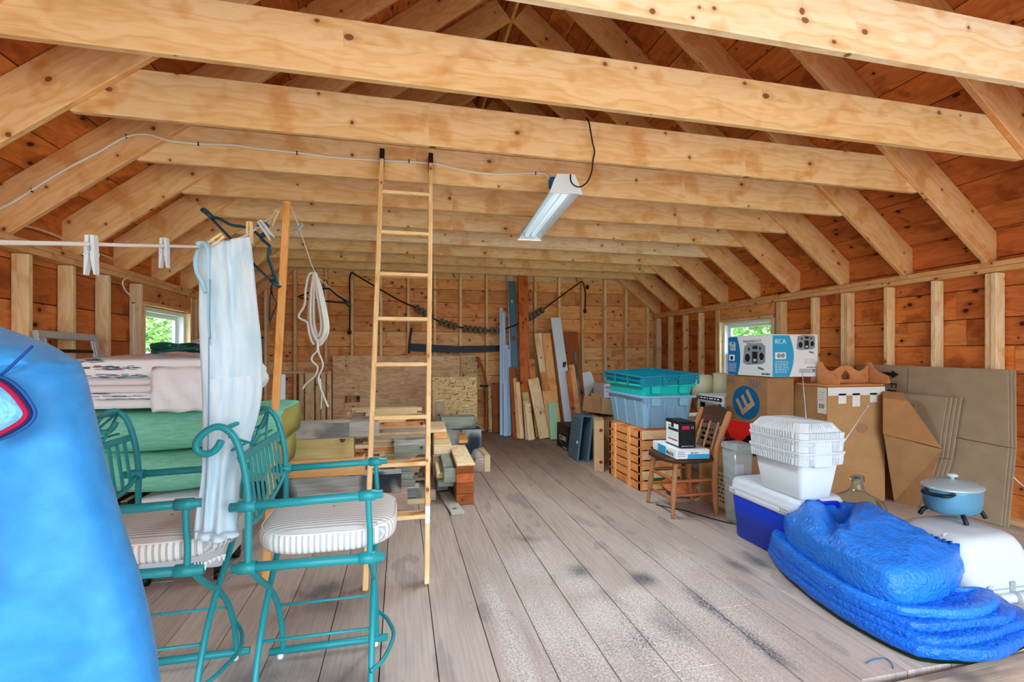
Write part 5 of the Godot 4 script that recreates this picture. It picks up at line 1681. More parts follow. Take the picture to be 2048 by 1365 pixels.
func wall_hangings() -> void:
	var st: SurfaceTool
	# string of net floats
	var t := thing("float_line", "rope of grey net floats swagged across the back wall", "float rope")
	var m := mat("float_grey", Color(0.42, 0.40, 0.35), 0.85)
	var rp := mat("old_rope", Color(0.2, 0.14, 0.1), 0.9)
	var z := -7.26
	var P := [V(-0.686, 2.365, -7.26), V(-0.326, 2.152, -7.25), V(-0.007, 1.971, -7.25), V(0.237, 1.865, -7.24), V(0.353, 1.792, -7.23), V(0.485, 1.712, -7.22), V(0.683, 1.633, -7.21), V(0.908, 1.583, -7.21), V(1.096, 1.555, -7.2), V(1.287, 1.542, -7.2), V(1.471, 1.557, -7.15), V(1.693, 1.625, -7.1), V(1.894, 1.728, -7.12), V(2.133, 1.862, -7.2), V(2.416, 2.061, -7.24), V(2.823, 2.353, -7.25)]
	var line := curve(P, 6)
	st = begin(true)
	tube(st, line, 0.011, 7)
	tube(st, curve([P[0], V(-0.713, 2.255, -7.25), V(-0.706, 1.896, -7.25), V(-0.713, 1.537, -7.25)], 4), 0.011, 7)
	tube(st, curve([P[15], V(2.857, 2.314, -7.25), V(2.891, 2.138, -7.25), V(2.882, 1.898, -7.25)], 4), 0.011, 7)
	commit("rope", st, rp, t)
	for q in [V(-0.713, 1.508, -7.25), V(2.882, 1.882, -7.25), V(2.925, 2.268, -7.25)]:
		st = begin(true)
		tube(st, [q + V(0, 0.03, 0), q + V(0, 0.01, 0), q - V(0, 0.02, 0), q - V(0, 0.04, 0)], [0.012, 0.028, 0.03, 0.012], 8)
		commit("knot", st, rp, t)
	for at in [V(0.237, 1.694, -7.22), V(0.302, 1.695, -7.22), V(0.36, 1.696, -7.22), V(0.448, 1.697, -7.22), V(0.595, 1.699, -7.22), V(0.662, 1.7, -7.22), V(0.729, 1.701, -7.22), V(0.796, 1.702, -7.22), V(0.947, 1.705, -7.22), V(1.023, 1.706, -7.22), V(1.099, 1.707, -7.22), V(1.175, 1.708, -7.22), V(1.252, 1.71, -7.22), V(1.36, 1.711, -7.22), V(1.43, 1.712, -7.22), V(1.881, 1.719, -7.22), V(1.945, 1.72, -7.22), V(2.009, 1.721, -7.22), V(2.074, 1.722, -7.22), V(2.147, 1.724, -7.22)]:
		# the float sits where the rope passes
		var best: Vector3 = line[0]
		var dir := V(1, 0, 0)
		for i in line.size() - 1:
			if absf(line[i].x - at.x) < absf(best.x - at.x):
				best = line[i]
				dir = (line[i + 1] - line[i]).normalized()
		best += dir * (at.x - best.x)
		var fr := frame(best, dir.cross(V(0, 0, 1)), dir)
		st = begin(true)
		var h := 0.026
		lathe(st, [Vector2(0.012, -h), Vector2(0.042, -h), Vector2(0.052, -h * 0.6), Vector2(0.055, 0), Vector2(0.052, h * 0.6), Vector2(0.042, h), Vector2(0.012, h)], 14, fr)
		commit("float", st, m, t)
	# crosscut saw
	var s := thing("crosscut_saw", "long rusty two-man crosscut saw hung across the back wall", "saw")
	var a: Vector3 = V(0.123, 1.274, -7.3)
	var b: Vector3 = V(1.597, 1.247, -7.3)
	var teeth := PackedVector2Array()
	var L := b.x - a.x
	teeth.append(Vector2(0, 0.075))
	teeth.append(Vector2(L * 0.5, 0.035))
	teeth.append(Vector2(L, 0.05))
	var n := 60
	for i in n:
		var f := 1.0 - float(i) / n
		var low := -0.05 - 0.028 * sin(PI * f)
		teeth.append(Vector2(L * f, low + 0.02))
		teeth.append(Vector2(L * (f - 0.5 / n), low))
	teeth.append(Vector2(0, -0.05))
	st = begin()
	slab(st, teeth, 0.004, X(V(a.x, a.y, -7.318)))
	commit("blade", st, mat("saw_steel", Color(0.17, 0.19, 0.21), 0.5, null, 0.5), s)
	st = begin(true)
	tube(st, curve([V(a.x - 0.0, a.y - 0.08, -7.3), V(a.x + 0.005, a.y + 0.05, -7.3), V(a.x + 0.02, a.y + 0.18, -7.3), V(a.x + 0.035, a.y + 0.30, -7.29)], 4), 0.017, 8)
	commit("handle", st, M.rust, s)
	# sickle with curved handle
	var sk := thing("scythe_handle", "curved dark wooden tool handle leaning beside the strand board sheet", "tool")
	st = begin(true)
	tube(st, curve([V(1.126, 1.147, -7.15), V(1.187, 1.005, -7.15), V(1.231, 0.862, -7.14), V(1.259, 0.689, -7.13), V(1.262, 0.504, -7.1), V(1.22, 0.065, -6.95)], 5), 0.022, 8)
	commit("handle", st, M.lumber_dark, sk)
	st = begin(true)
	rod(st, V(1.159, 0.714, -7.12), V(1.28, 0.704, -7.12), 0.016, 8)
	commit("grip", st, M.steel_dark, sk)


# ---------------------------------------------------------------- the store of boxes along the right side
func carton(called: String, label: String, at: Vector3, s: Vector3, turn: float, m: Material, group := "", tape := "") -> Node3D:
	# at is the middle of the underside; four lids meet in a seam on top
	var t := thing(called, label, "carton" if called == "carton" else called.replace("_", " "), at, turn, group)
	var st := begin()
	wbox(st, X(V(0, s.y * 0.5 - 0.002, 0)), V(s.x, s.y - 0.004, s.z), 0.004)
	commit("body", st, m, t)
	for sg in [-1.0, 1.0]:
		boxnode("lid_flap", t, V(sg * s.x * 0.25, s.y - 0.001, 0), V(s.x * 0.5 - 0.003, 0.005, s.z), m, 0.001)
	if tape != "":
		boxnode("tape", t, V(0, s.y + 0.002, 0), V(0.05, 0.001, s.z), M[tape], 0.0)
	return t

# face frames of a box: origin at the face's lower left corner as one looks at it
func face(s: Vector3, side: String) -> Transform3D:
	match side:
		"left":
			return Transform3D(Basis(V(0, 0, 1), V(0, 1, 0), V(-1, 0, 0)), V(-s.x * 0.5 - 0.0006, 0, -s.z * 0.5))
		"right":
			return Transform3D(Basis(V(0, 0, -1), V(0, 1, 0), V(1, 0, 0)), V(s.x * 0.5 + 0.0006, 0, s.z * 0.5))
	return Transform3D(Basis(V(1, 0, 0), V(0, 1, 0), V(0, 0, 1)), V(-s.x * 0.5, 0, s.z * 0.5 + 0.0006))

func text_on(t: Node, f: Transform3D, text: String, x: float, y: float, size: float, m: Material, width := 0.0, called := "lettering", roll := 0.0) -> void:
	words(called, text, t, f * Transform3D(Basis.from_euler(V(0, 0, roll)), V(x, y, 0)) * Transform3D(Basis(), V((width if width > 0 else 0.0) * 0.5, 0, 0.0)), size, m, width)

func patch(called: String, t: Node, f: Transform3D, pts: Array, m: Material, z := 0.0) -> void:
	print_poly(called, t, pts, f * Transform3D(Basis(), V(0, 0, z)), m, 0.0008)

func lines(t: Node, f: Transform3D, x: float, y: float, w: float, n: int, gap: float, h: float, m: Material, sd := 1) -> void:
	# rows of small print too fine to read, as dashes
	var r := RandomNumberGenerator.new()
	r.seed = sd
	var st := begin()
	for k in n:
		var at := x
		while at < x + w - 0.01:
			var l: float = minf(r.randf_range(0.012, 0.04) * w / 0.2, x + w - at)
			wbox(st, f * X(V(at + l * 0.5, y - k * gap, 0.0004)), V(l, h, 0.0008))
			at += l + 0.012 * w / 0.2
		pass
	var o := commit("small_print", st, m, t)
	o.set_meta("kind", "stuff")

func stereo_picture(t: Node, f: Transform3D, x: float, y: float, k: float) -> void:
	var g := mat("print_grey", Color(0.55, 0.58, 0.6), 0.5)
	var dk := mat("print_dark", Color(0.1, 0.11, 0.12), 0.5)
	var lt := mat("print_light", Color(0.75, 0.78, 0.8), 0.5)
	patch("picture_body", t, f, [Vector2(x, y + 0.02 * k), Vector2(x + 0.06 * k, y), Vector2(x + 0.25 * k, y + 0.01 * k), Vector2(x + 0.3 * k, y + 0.03 * k), Vector2(x + 0.3 * k, y + 0.18 * k), Vector2(x + 0.27 * k, y + 0.2 * k), Vector2(x + 0.1 * k, y + 0.205 * k), Vector2(x + 0.02 * k, y + 0.185 * k)], g)
	for q in [[0.065, 0.07, 0.043], [0.255, 0.085, 0.038], [0.085, 0.155, 0.017], [0.235, 0.16, 0.017]]:
		patch("picture_speaker_rim", t, f, circle(q[2] * k * 1.15, Vector2(x + q[0] * k, y + q[1] * k), 20, 0.86), lt, 0.0006)
		patch("picture_speaker", t, f, circle(q[2] * k, Vector2(x + q[0] * k, y + q[1] * k), 20, 0.86), dk, 0.0012)
	patch("picture_deck", t, f, rect(x + 0.13 * k, y + 0.02 * k, x + 0.2 * k, y + 0.13 * k), dk, 0.0008)
	patch("picture_display", t, f, rect(x + 0.135 * k, y + 0.155 * k, x + 0.2 * k, y + 0.185 * k), dk, 0.0008)
	patch("picture_label", t, f, rect(x + 0.145 * k, y + 0.035 * k, x + 0.185 * k, y + 0.06 * k), lt, 0.0014)
	patch("picture_remote", t, f, [Vector2(x + 0.2 * k, y - 0.03 * k), Vector2(x + 0.28 * k, y - 0.05 * k), Vector2(x + 0.285 * k, y - 0.03 * k), Vector2(x + 0.205 * k, y - 0.01 * k)], g)
	patch("picture_remote_keys", t, f, [Vector2(x + 0.215 * k, y - 0.029 * k), Vector2(x + 0.26 * k, y - 0.041 * k), Vector2(x + 0.262 * k, y - 0.034 * k), Vector2(x + 0.217 * k, y - 0.022 * k)], dk, 0.0008)

func right_things() -> void:
	var st: SurfaceTool
	var kraft := mat("kraft", Color(1, 1, 1), 0.9, speckle(256, 256, 301, Color(0.60, 0.43, 0.27), Color(0.70, 0.53, 0.36), 0.02, 0.5))
	var kraft2 := mat("kraft_grey", Color(1, 1, 1), 0.9, speckle(256, 256, 303, Color(0.62, 0.54, 0.43), Color(0.70, 0.62, 0.51), 0.02, 0.5))
	var kraft3 := mat("kraft_light", Color(1, 1, 1), 0.9, speckle(256, 256, 305, Color(0.70, 0.56, 0.40), Color(0.79, 0.65, 0.48), 0.02, 0.5))
	var white := mat("print_white", Color(0.92, 0.93, 0.93), 0.5)
	var wink := mat("white_ink", Color(0.93, 0.95, 0.96), 0.6)
	var blue := mat("print_blue", Color(0.04, 0.46, 0.68), 0.5)
	var sky := mat("print_sky", Color(0.18, 0.65, 0.82), 0.5)
	var ink: Material = M.ink
	mat("tape_grey", Color(0.5, 0.53, 0.52), 0.4)
	mat("tape_white", Color(0.92, 0.92, 0.9), 0.5)
	var f: Transform3D
	var s: Vector3

	# black box
	s = V(0.24, 0.30, 0.44)
	var cl := carton("carton", "small black carton with white lettering at the foot of the leaning boards", V(2.11, 0, -5.77), s, 0.0, mat("black_card", Color(0.07, 0.065, 0.06), 0.5))
	f = face(s, "left")
	text_on(cl, f, "CLINE", 0.10, 0.13, 0.055, wink, 0.26)
	var tri_ := begin()
	for q in [[Vector2(0.14, 0.2), Vector2(0.23, 0.245)], [Vector2(0.23, 0.245), Vector2(0.32, 0.2)], [Vector2(0.1, 0.1), Vector2(0.2, 0.06)]]:
		rod(tri_, f * V(q[0].x, q[0].y, 0.001), f * V(q[1].x, q[1].y, 0.001), 0.0025, 4)
	commit("emblem", tri_, mat("tan_ink", Color(0.55, 0.42, 0.3), 0.6), cl).set_meta("kind", "stuff")
	lines(cl, f, 0.24, 0.03, 0.16, 2, 0.012, 0.005, wink, 5)

	# grey-blue plastic trays standing on end
	for k in 2:
		var at := V(1.955 + 0.115 * k, 0.003, -5.16 + 0.02 * k)
		var t := thing("plastic_tray", ["grey-blue ribbed plastic tray standing on end, open side showing", "second grey-blue plastic tray behind the ribbed one"][k], "tray", at, 0.0, "grey-blue trays standing on end")
		t.rotation.z = -0.12
		var gm := mat("tray_grey%d" % k, [Color(0.34, 0.43, 0.49), Color(0.40, 0.49, 0.55)][k], 0.5)
		var w := 0.1
		var h := 0.5
		var d := 0.34
		boxnode("side", t, V(-w * 0.5, h * 0.5, 0), V(0.006, h, d), gm, 0.001)
		boxnode("side", t, V(w * 0.5, h * 0.5, 0), V(0.006, h, d), gm, 0.001)
		boxnode("end", t, V(0, h - 0.003, 0), V(w, 0.006, d), gm, 0.001)
		boxnode("end", t, V(0, 0.003, 0), V(w, 0.006, d), gm, 0.001)
		boxnode("bottom", t, V(0, h * 0.5, -d * 0.5), V(w, h, 0.006), gm, 0.001)
		st = begin()
		for q in [-1.0, 1.0]:
			wbox(st, X(V(q * (w * 0.5 + 0.008), h * 0.5, d * 0.5 - 0.01)), V(0.018, h + 0.02, 0.014), 0.002)
			wbox(st, X(V(0, h * 0.5 + q * h * 0.5, d * 0.5 - 0.01)), V(w, 0.016, 0.014), 0.002)
		commit("rim", st, gm, t)
		st = begin()
		for q in 11:
			wbox(st, X(V(-w * 0.5 - 0.006, 0.04 + 0.042 * q, -0.01)), V(0.008, 0.01, d - 0.05), 0.002)
		var rb := commit("rib", st, gm, t)
		rb.set_meta("kind", "stuff")
		if k == 0:
			boxnode("sticker", t, V(-w * 0.5 - 0.0125, 0.2, 0.11), V(0.002, 0.03, 0.05), white, 0.0)

	# tall carton with grey tape, turned a little
	s = V(0.1, 0.52, 0.27)
	var tc := carton("carton", "tall narrow carton with a strip of grey tape beside the slatted crate", V(2.0, 0, -4.66), s, -0.36, kraft3)
	f = face(s, "left")
	patch("tape", tc, f, rect(0.10, 0.06, 0.155, 0.46), M.tape_grey)
	f = face(s, "front")
	for q in [0.1, 0.42]:
		patch("stamp", tc, f, circle(0.018, Vector2(0.07, q), 16), mat("stamp_red", Color(0.5, 0.16, 0.12), 0.8))
	# carton lying open on top of them, and the carton it rests on
	s = V(0.36, 0.5, 0.4)
	carton("carton", "plain brown carton behind the tall taped one, under the opened carton", V(2.32, 0, -5.12), s, 0.0, kraft)
	var oc := thing("carton", "opened carton tipped on its side behind the grey-blue trays", "carton", V(2.22, 0.515, -5.06), 0.32)
	oc.rotation.z = -0.16
	s = V(0.46, 0.17, 0.32)
	boxnode("side", oc, V(0.06, 0.09, 0.16), V(0.44, 0.17, 0.006), kraft3, 0.001)
	boxnode("side", oc, V(0.06, 0.09, -0.16), V(0.44, 0.17, 0.006), kraft3, 0.001)
	boxnode("top", oc, V(0.06, 0.175, 0), V(0.44, 0.006, 0.32), kraft3, 0.001)
	boxnode("bottom", oc, V(0.06, 0.006, 0), V(0.44, 0.006, 0.32), kraft3, 0.001)
	boxnode("end", oc, V(-0.16, 0.09, 0), V(0.006, 0.17, 0.32), kraft, 0.001)
	boxnode("lid_flap", oc, V(-0.2, 0.12, 0.1), V(0.006, 0.2, 0.14), kraft, 0.001, V(0, 0, 0.35))
	# white folded sheet and boxes near the back corner
	var ws := thing("plastic_sheet", "bent white plastic sheet poking out behind the dark leaning board", "plastic sheet")
	st = begin()
	slab(st, PackedVector2Array([Vector2(2.70, 0.02), Vector2(2.70, 0.90), Vector2(2.83, 0.925), Vector2(2.86, 0.87), Vector2(2.91, 0.72), Vector2(2.80, 0.56), Vector2(2.82, 0.02)]), 0.012, X(V(0, 0, -6.9)))
	commit("panel", st, white, ws)
	st = begin()
	quad(st, V(2.83, 0.925, -6.9), V(2.86, 0.87, -6.9), V(2.90, 0.86, -7.0), V(2.87, 0.92, -7.0))
	quad(st, V(2.86, 0.87, -6.9), V(2.91, 0.72, -6.9), V(2.95, 0.71, -7.0), V(2.90, 0.86, -7.0))
	commit("folded_edge", st, white, ws)
	s = V(0.42, 0.52, 0.42)
	carton("carton", "brown carton in the far corner under a white carton", V(3.02, 0, -6.5), s, 0.0, kraft)
	s = V(0.4, 0.24, 0.38)
	var fit := carton("carton", "white carton with black lettering in the far corner behind the totes", V(2.99, 0.526, -6.49), s, 0.0, white)
	f = face(s, "front")
	text_on(fit, f, "FIT", 0.07, 0.09, 0.05, ink, 0.12)
	lines(fit, f, 0.02, 0.2, 0.15, 2, 0.02, 0.012, ink, 9)
	patch("rule", fit, f, rect(0.0, 0.035, 0.4, 0.045), ink)

	slat_crate()
	totes()
	lamps()

	# chair and what lies on it
	wood_chair()
	s = V(0.26, 0.065, 0.40)
	var mo := carton("carton", "flat white and blue tap carton lying on the seat of the wooden chair", V(2.085, 0.433, -3.30), s, -0.10, white)
	f = face(s, "left")
	patch("band", mo, f, rect(0.1, 0.0, 0.235, 0.062), sky)
	text_on(mo, f, "Caldwell", 0.12, 0.026, 0.016, wink, 0.07)
	text_on(mo, f, "MOEN", 0.275, 0.024, 0.026, ink, 0.085)
	patch("emblem", mo, f, [Vector2(0.245, 0.022), Vector2(0.252, 0.044), Vector2(0.257, 0.032), Vector2(0.262, 0.044), Vector2(0.269, 0.022), Vector2(0.257, 0.016)], M.print_dark if M.has("print_dark") else ink)
	f = face(s, "front")
	patch("band", mo, f, rect(0.09, 0.002, 0.259, 0.034), sky)
	text_on(mo, f, "MOEN", 0.115, 0.042, 0.014, ink, 0.055)
	text_on(mo, f, "Caldwell", 0.10, 0.012, 0.013, wink, 0.07)
	lines(mo, f, 0.015, 0.05, 0.06, 3, 0.014, 0.004, ink, 21)
	s = V(0.125, 0.19, 0.235)
	var de := carton("carton", "black and white tap carton with a red badge on the chair", V(2.07, 0.502, -3.27), s, -0.10, mat("carton_black", Color(0.05, 0.06, 0.07), 0.45))
	f = face(s, "left")
	patch("white_panel", de, f, rect(0.012, 0.012, 0.215, 0.17), white)
	patch("black_tab", de, f, rect(0.1, 0.14, 0.14, 0.185), ink, 0.001)
	patch("dark_band", de, f, rect(0.05, 0.115, 0.215, 0.135), mat("band_grey", Color(0.2, 0.21, 0.22), 0.5), 0.001)
	patch("red_rule", de, f, rect(0.05, 0.045, 0.2, 0.053), mat("rule_red", Color(0.6, 0.08, 0.14), 0.5), 0.001)
	lines(de, f, 0.04, 0.1, 0.15, 3, 0.015, 0.003, M.grey_plastic, 23)
	patch("red_line", de, f, rect(0.055, 0.145, 0.09, 0.152), M.rule_red, 0.001)
	f = face(s, "front")
	patch("badge", de, f, rect(0.018, 0.137, 0.074, 0.163), mat("badge", Color(0.75, 0.08, 0.28), 0.5))
	text_on(de, f, "ADELTA", 0.022, 0.144, 0.011, wink, 0.048)
	var ring := begin()
	var rp := []
	for q in 13:
		rp.append(f * V(0.098 + cos(TAU * q / 12) * 0.008, 0.15 + sin(TAU * q / 12) * 0.008, 0.001))
	tube(ring, rp, 0.001, 4)
	commit("emblem", ring, wink, de)
	lines(de, f, 0.015, 0.014, 0.1, 1, 0.01, 0.004, wink, 25)

	# printed carton behind the chair, black reels on it, red scoop
	s = V(0.36, 0.42, 0.42)
	var pc := carton("carton", "brown carton with a printed cream label on the floor behind the chair", V(2.575, 0, -3.3), s, 0.0, kraft)
	f = face(s, "left")
	patch("cream_label", pc, f, rect(0.17, 0.02, 0.42, 0.29), mat("cream_paper", Color(0.80, 0.74, 0.6), 0.8))
	lines(pc, f * X(V(0, 0, 0.001)), 0.19, 0.26, 0.22, 7, 0.032, 0.014, mat("faded_ink", Color(0.36, 0.31, 0.26), 0.9), 31)
	var rl := thing("fishing_reel", "black fishing reel with a magenta spool on the printed carton", "reel", V(2.50, 0.425, -3.27))
	st = begin(true)
	lathe(st, [Vector2(0.05, -0.03), Vector2(0.055, -0.026), Vector2(0.055, 0.026), Vector2(0.05, 0.03)], 18, frame(V(0, 0.056, 0), V(0, 0, -1), V(-1, 0, 0.3)))
	commit("housing", st, M.black, rl)
	st = begin(true)
	lathe(st, [Vector2(0.026, -0.036), Vector2(0.03, -0.03), Vector2(0.03, 0.034), Vector2(0.02, 0.04)], 16, frame(V(0, 0.06, 0), V(0, 0, -1), V(-1, 0, 0.3)))
	commit("spool", st, mat("magenta", Color(0.72, 0.05, 0.25), 0.4), rl)
	st = begin(true)
	tube(st, curve([V(-0.03, 0.06, 0.04), V(-0.06, 0.10, 0.05), V(-0.05, 0.13, 0.06)], 4), 0.006, 7)
	tube(st, curve([V(0.0, 0.02, 0.0), V(0.06, 0.012, 0.1), V(0.14, 0.012, 0.14)], 4), 0.012, 7)
	commit("handle", st, M.black, rl)
	var bg := thing("black_bag", "crumpled black bag lying on the printed carton", "bag")
	st = begin(true)
	soft_box(st, V(2.62, 0.475, -3.2), V(0.2, 0.09, 0.18), 0.5, 0.35, 91, 0.03, 0.06)
	commit("bag", st, M.black, bg)
	var rs := thing("red_scoop", "red plastic scoop standing behind the white foam cooler", "scoop")
	st = begin()
	var sc := PackedVector2Array([Vector2(2.555, 0.655), Vector2(2.90, 0.60), Vector2(2.86, 0.50), Vector2(2.76, 0.435), Vector2(2.67, 0.425)])
	slab(st, sc, 0.01, X(V(0, 0, -3.42)))
	commit("blade", st, mat("red_plastic", Color(0.78, 0.05, 0.04), 0.4), rs)
	st = begin()
	wbox(st, frame(V(2.73, 0.633, -3.45), V(0.345, -0.055, 0), V(0, 0, 1)), V(0.35, 0.07, 0.012), 0.003)
	wbox(st, frame(V(2.61, 0.54, -3.45), V(0.115, -0.23, 0), V(0, 0, 1)), V(0.255, 0.07, 0.01), 0.003)
	commit("rolled_edge", st, M.red_plastic, rs)
	var wd := thing("wooden_disc", "round brown wooden disc leaning on the floor behind the chair", "disc")
	st = begin(true)
	lathe(st, [Vector2(0.0, -0.008), Vector2(0.15, -0.008), Vector2(0.155, 0.0), Vector2(0.15, 0.008), Vector2(0.0, 0.008)], 24, X(V(2.33, 0.05, -3.68), V(0.25, 0, -0.1)))
	commit("disc", st, M.lumber_red, wd)

	# blue E carton, its support, stereo carton
	s = V(0.27, 0.59, 0.54)
	carton("carton", "tan carton carrying the carton with the blue circle", V(3.135, 0, -3.71), s, 0.0, kraft3)
	s = V(0.262, 0.40, 0.53)
	var dl := carton("carton", "brown computer carton with a tilted letter E in a blue circle", V(3.132, 0.594, -3.71), s, 0.0, kraft)
	f = face(s, "left")
	var cblue := mat("carton_blue", Color(0.03, 0.38, 0.58), 0.7)
	patch("blue_circle", dl, f, circle(0.15, Vector2(0.265, 0.165), 40, 1.15), cblue)
	var er := Transform3D(Basis.from_euler(V(0, 0, 0.62)), V(0.262, 0.165, 0.0008))
	patch("letter_e", dl, f * er, [Vector2(-0.095, -0.075), Vector2(-0.095, 0.085), Vector2(-0.06, 0.085), Vector2(-0.06, -0.03), Vector2(-0.018, -0.03), Vector2(-0.018, 0.075), Vector2(0.018, 0.075), Vector2(0.018, -0.03), Vector2(0.06, -0.03), Vector2(0.06, 0.085), Vector2(0.095, 0.085), Vector2(0.095, -0.075)], kraft3)
	text_on(dl, f, "DELL", 0.02, 0.345, 0.034, cblue, 0.11)
	text_on(dl, f, "DELL", 0.305, 0.35, 0.034, cblue, 0.15)
	lines(dl, f, 0.34, 0.325, 0.08, 2, 0.016, 0.006, cblue, 41)
	s = V(0.455, 0.355, 0.55)
	var rc := carton("carton", "white and blue stereo carton standing on the blue circle carton", V(3.225, 1.002, -3.665), s, 0.0, white)
	f = face(s, "left")
	var arcpts := [Vector2(0.001, 0.002)]
	for i in 13:
		var a := float(i) / 12
		arcpts.append(Vector2(0.11 + 0.055 * sin(PI * (0.12 + a * 0.8)), 0.002 + 0.345 * a))
	arcpts.append(Vector2(0.001, 0.347))
	patch("blue_band", rc, f, arcpts, blue)
	text_on(rc, f * X(V(0, 0, 0.001)), "RCA", 0.015, 0.285, 0.036, wink, 0.085)
	patch("receipt", rc, f, rect(0.03, 0.225, 0.1, 0.275), white, 0.001)
	lines(rc, f * X(V(0, 0, 0.0015)), 0.035, 0.265, 0.06, 3, 0.014, 0.008, ink, 55)
	patch("small_picture", rc, f, rect(0.015, 0.13, 0.09, 0.185), wink, 0.001)
	patch("small_picture_figure", rc, f, circle(0.02, Vector2(0.052, 0.155), 12), M.print_grey if M.has("print_grey") else ink, 0.0016)
	lines(rc, f * X(V(0, 0, 0.001)), 0.015, 0.105, 0.1, 6, 0.014, 0.005, wink, 57)
	text_on(rc, f, "Sistema de Audio de 5 CD", 0.2, 0.305, 0.022, ink, 0.22)
	text_on(rc, f, "100 Watts de Potencia", 0.245, 0.28, 0.02, ink, 0.19)
	stereo_picture(rc, f, 0.2, 0.095, 0.9)
	lines(rc, f, 0.43, 0.022, 0.09, 1, 0.02, 0.015, ink, 59)
	f = face(s, "front")
	arcpts = [Vector2(0.001, 0.002)]
	for i in 13:
		var a := float(i) / 12
		arcpts.append(Vector2(0.145 + 0.065 * sin(PI * (0.1 + a * 0.8)), 0.002 + 0.345 * a))
	arcpts.append(Vector2(0.001, 0.347))
	patch("blue_band", rc, f, arcpts, sky)
	text_on(rc, f * X(V(0, 0, 0.001)), "RCA", 0.025, 0.295, 0.038, wink, 0.105)
	patch("small_picture", rc, f, rect(0.025, 0.15, 0.13, 0.205), wink, 0.001)
	patch("small_picture_figure", rc, f, circle(0.02, Vector2(0.06, 0.178), 12), M.print_grey, 0.0016)
	patch("small_picture_figure", rc, f, circle(0.02, Vector2(0.1, 0.178), 12), M.print_grey, 0.0016)
	lines(rc, f * X(V(0, 0, 0.001)), 0.025, 0.13, 0.13, 8, 0.013, 0.004, wink, 61)
	stereo_picture(rc, f, 0.235, 0.225, 0.62)
	lines(rc, f, 0.32, 0.145, 0.11, 4, 0.012, 0.003, M.grey_plastic, 63)
	lines(rc, f, 0.34, 0.08, 0.09, 1, 0.01, 0.008, ink, 65)
	patch("label_strip", rc, f, rect(0.26, 0.03, 0.43, 0.07), mat("label_grey", Color(0.78, 0.8, 0.82), 0.6), 0.0)
	lines(rc, f * X(V(0, 0, 0.001)), 0.275, 0.06, 0.1, 3, 0.01, 0.004, M.grey_plastic, 67)
	patch("label_square", rc, f, rect(0.395, 0.04, 0.422, 0.064), M.grey_plastic, 0.001)

	# the big carton with white tape, and the heart shelf on it
	s = V(0.565, 0.935, 0.64)
	var bb := thing("carton", "biggest brown carton with torn white tape and a shipping label", "carton", V(3.553, 0, -3.44))
	boxnode("body", bb, V(0, s.y * 0.5, 0), s, mat("kraft_big", Color(1, 0.94, 0.86), 0.85, M.kraft_light.albedo_texture), 0.005)
	f = face(s, "front")
	patch("tape", bb, f, rect(0.0, 0.865, 0.56, 0.928), M.tape_white)
	for q in [[0.1, 0.8, 0.175], [0.235, 0.775, 0.31], [0.41, 0.805, 0.48]]:
		patch("tape_tail", bb, f, rect(q[0], q[1], q[2], 0.88), M.tape_white)
	patch("stain", bb, f, circle(0.04, Vector2(0.33, 0.6), 18, 1.5), mat("kraft_stain", Color(0.66, 0.5, 0.35), 0.9))
	f = face(s, "left")
	patch("left_face_card", bb, f, rect(0.004, 0.004, 0.636, 0.93), kraft)
	patch("shipping_label", bb, f, rect(0.545, 0.72, 0.63, 0.925), mat("label_paper", Color(0.86, 0.84, 0.76), 0.7), 0.001)
	lines(bb, f * X(V(0, 0, 0.002)), 0.56, 0.89, 0.055, 4, 0.02, 0.004, M.grey_plastic, 71)
	lines(bb, f * X(V(0, 0, 0.002)), 0.56, 0.79, 0.055, 3, 0.012, 0.008, ink, 73)
	heart_shelf()
	cardboard()
	antenna()

func slat_crate() -> void:
	var t := thing("slatted_crate", "slatted wooden crate under the stacked blue plastic totes", "crate", V(2.225, 0, -4.13))
	var w := 0.40
	var h := 0.525
	var d := 0.64
	var cw := mat("crate_wood", Color(0.98, 0.72, 0.52), 0.75, M.pine_tex)
	for k in 7:
		var y := 0.036 + 0.0755 * k
		for sg in [-1.0, 1.0]:
			boxnode("slat", t, V(sg * (w * 0.5 - 0.005), y, 0), V(0.01, 0.062, d), cw, 0.001).material_override = cw
	for k in 6:
		var y := 0.045 + 0.088 * k
		var sl := boxnode("slat", t, V(0, y, d * 0.5 - 0.005), V(w - 0.03, 0.075, 0.01), M.lumber if k % 2 else M.lumber_warm, 0.001)
		sl.rotation.y = 0
		boxnode("slat", t, V(0, y, -d * 0.5 + 0.005), V(w - 0.03, 0.075, 0.01), cw, 0.001)
	for q in [0.1, 0.275, 0.375]:
		boxnode("paint_stripe", t, V(0.04, q, d * 0.5 + 0.001), V(w - 0.12, 0.022, 0.003), mat("green_paint", Color(0.05, 0.42, 0.24), 0.6), 0.0)
	for sx in [-1.0, 1.0]:
		for z in [d * 0.5 - 0.022, -d * 0.5 + 0.022]:
			boxnode("post", t, V(sx * (w * 0.5 - 0.02), h * 0.5, z), V(0.04, h, 0.04), M.lumber_red, 0.002)
		for z in [-0.17, 0.12]:
			boxnode("batten", t, V(sx * (w * 0.5 + 0.008), h * 0.5 - 0.005, z), V(0.016, h + 0.01, 0.042), M.lumber_warm, 0.002)
	for k in 5:
		boxnode("top_board", t, V(0, h + 0.001, -d * 0.5 + 0.065 + 0.128 * k), V(w, 0.012, 0.118), cw if k % 2 else M.lumber_red, 0.001)
	boxnode("bottom_board", t, V(0, 0.012, 0), V(w - 0.04, 0.012, d - 0.04), cw, 0.001)

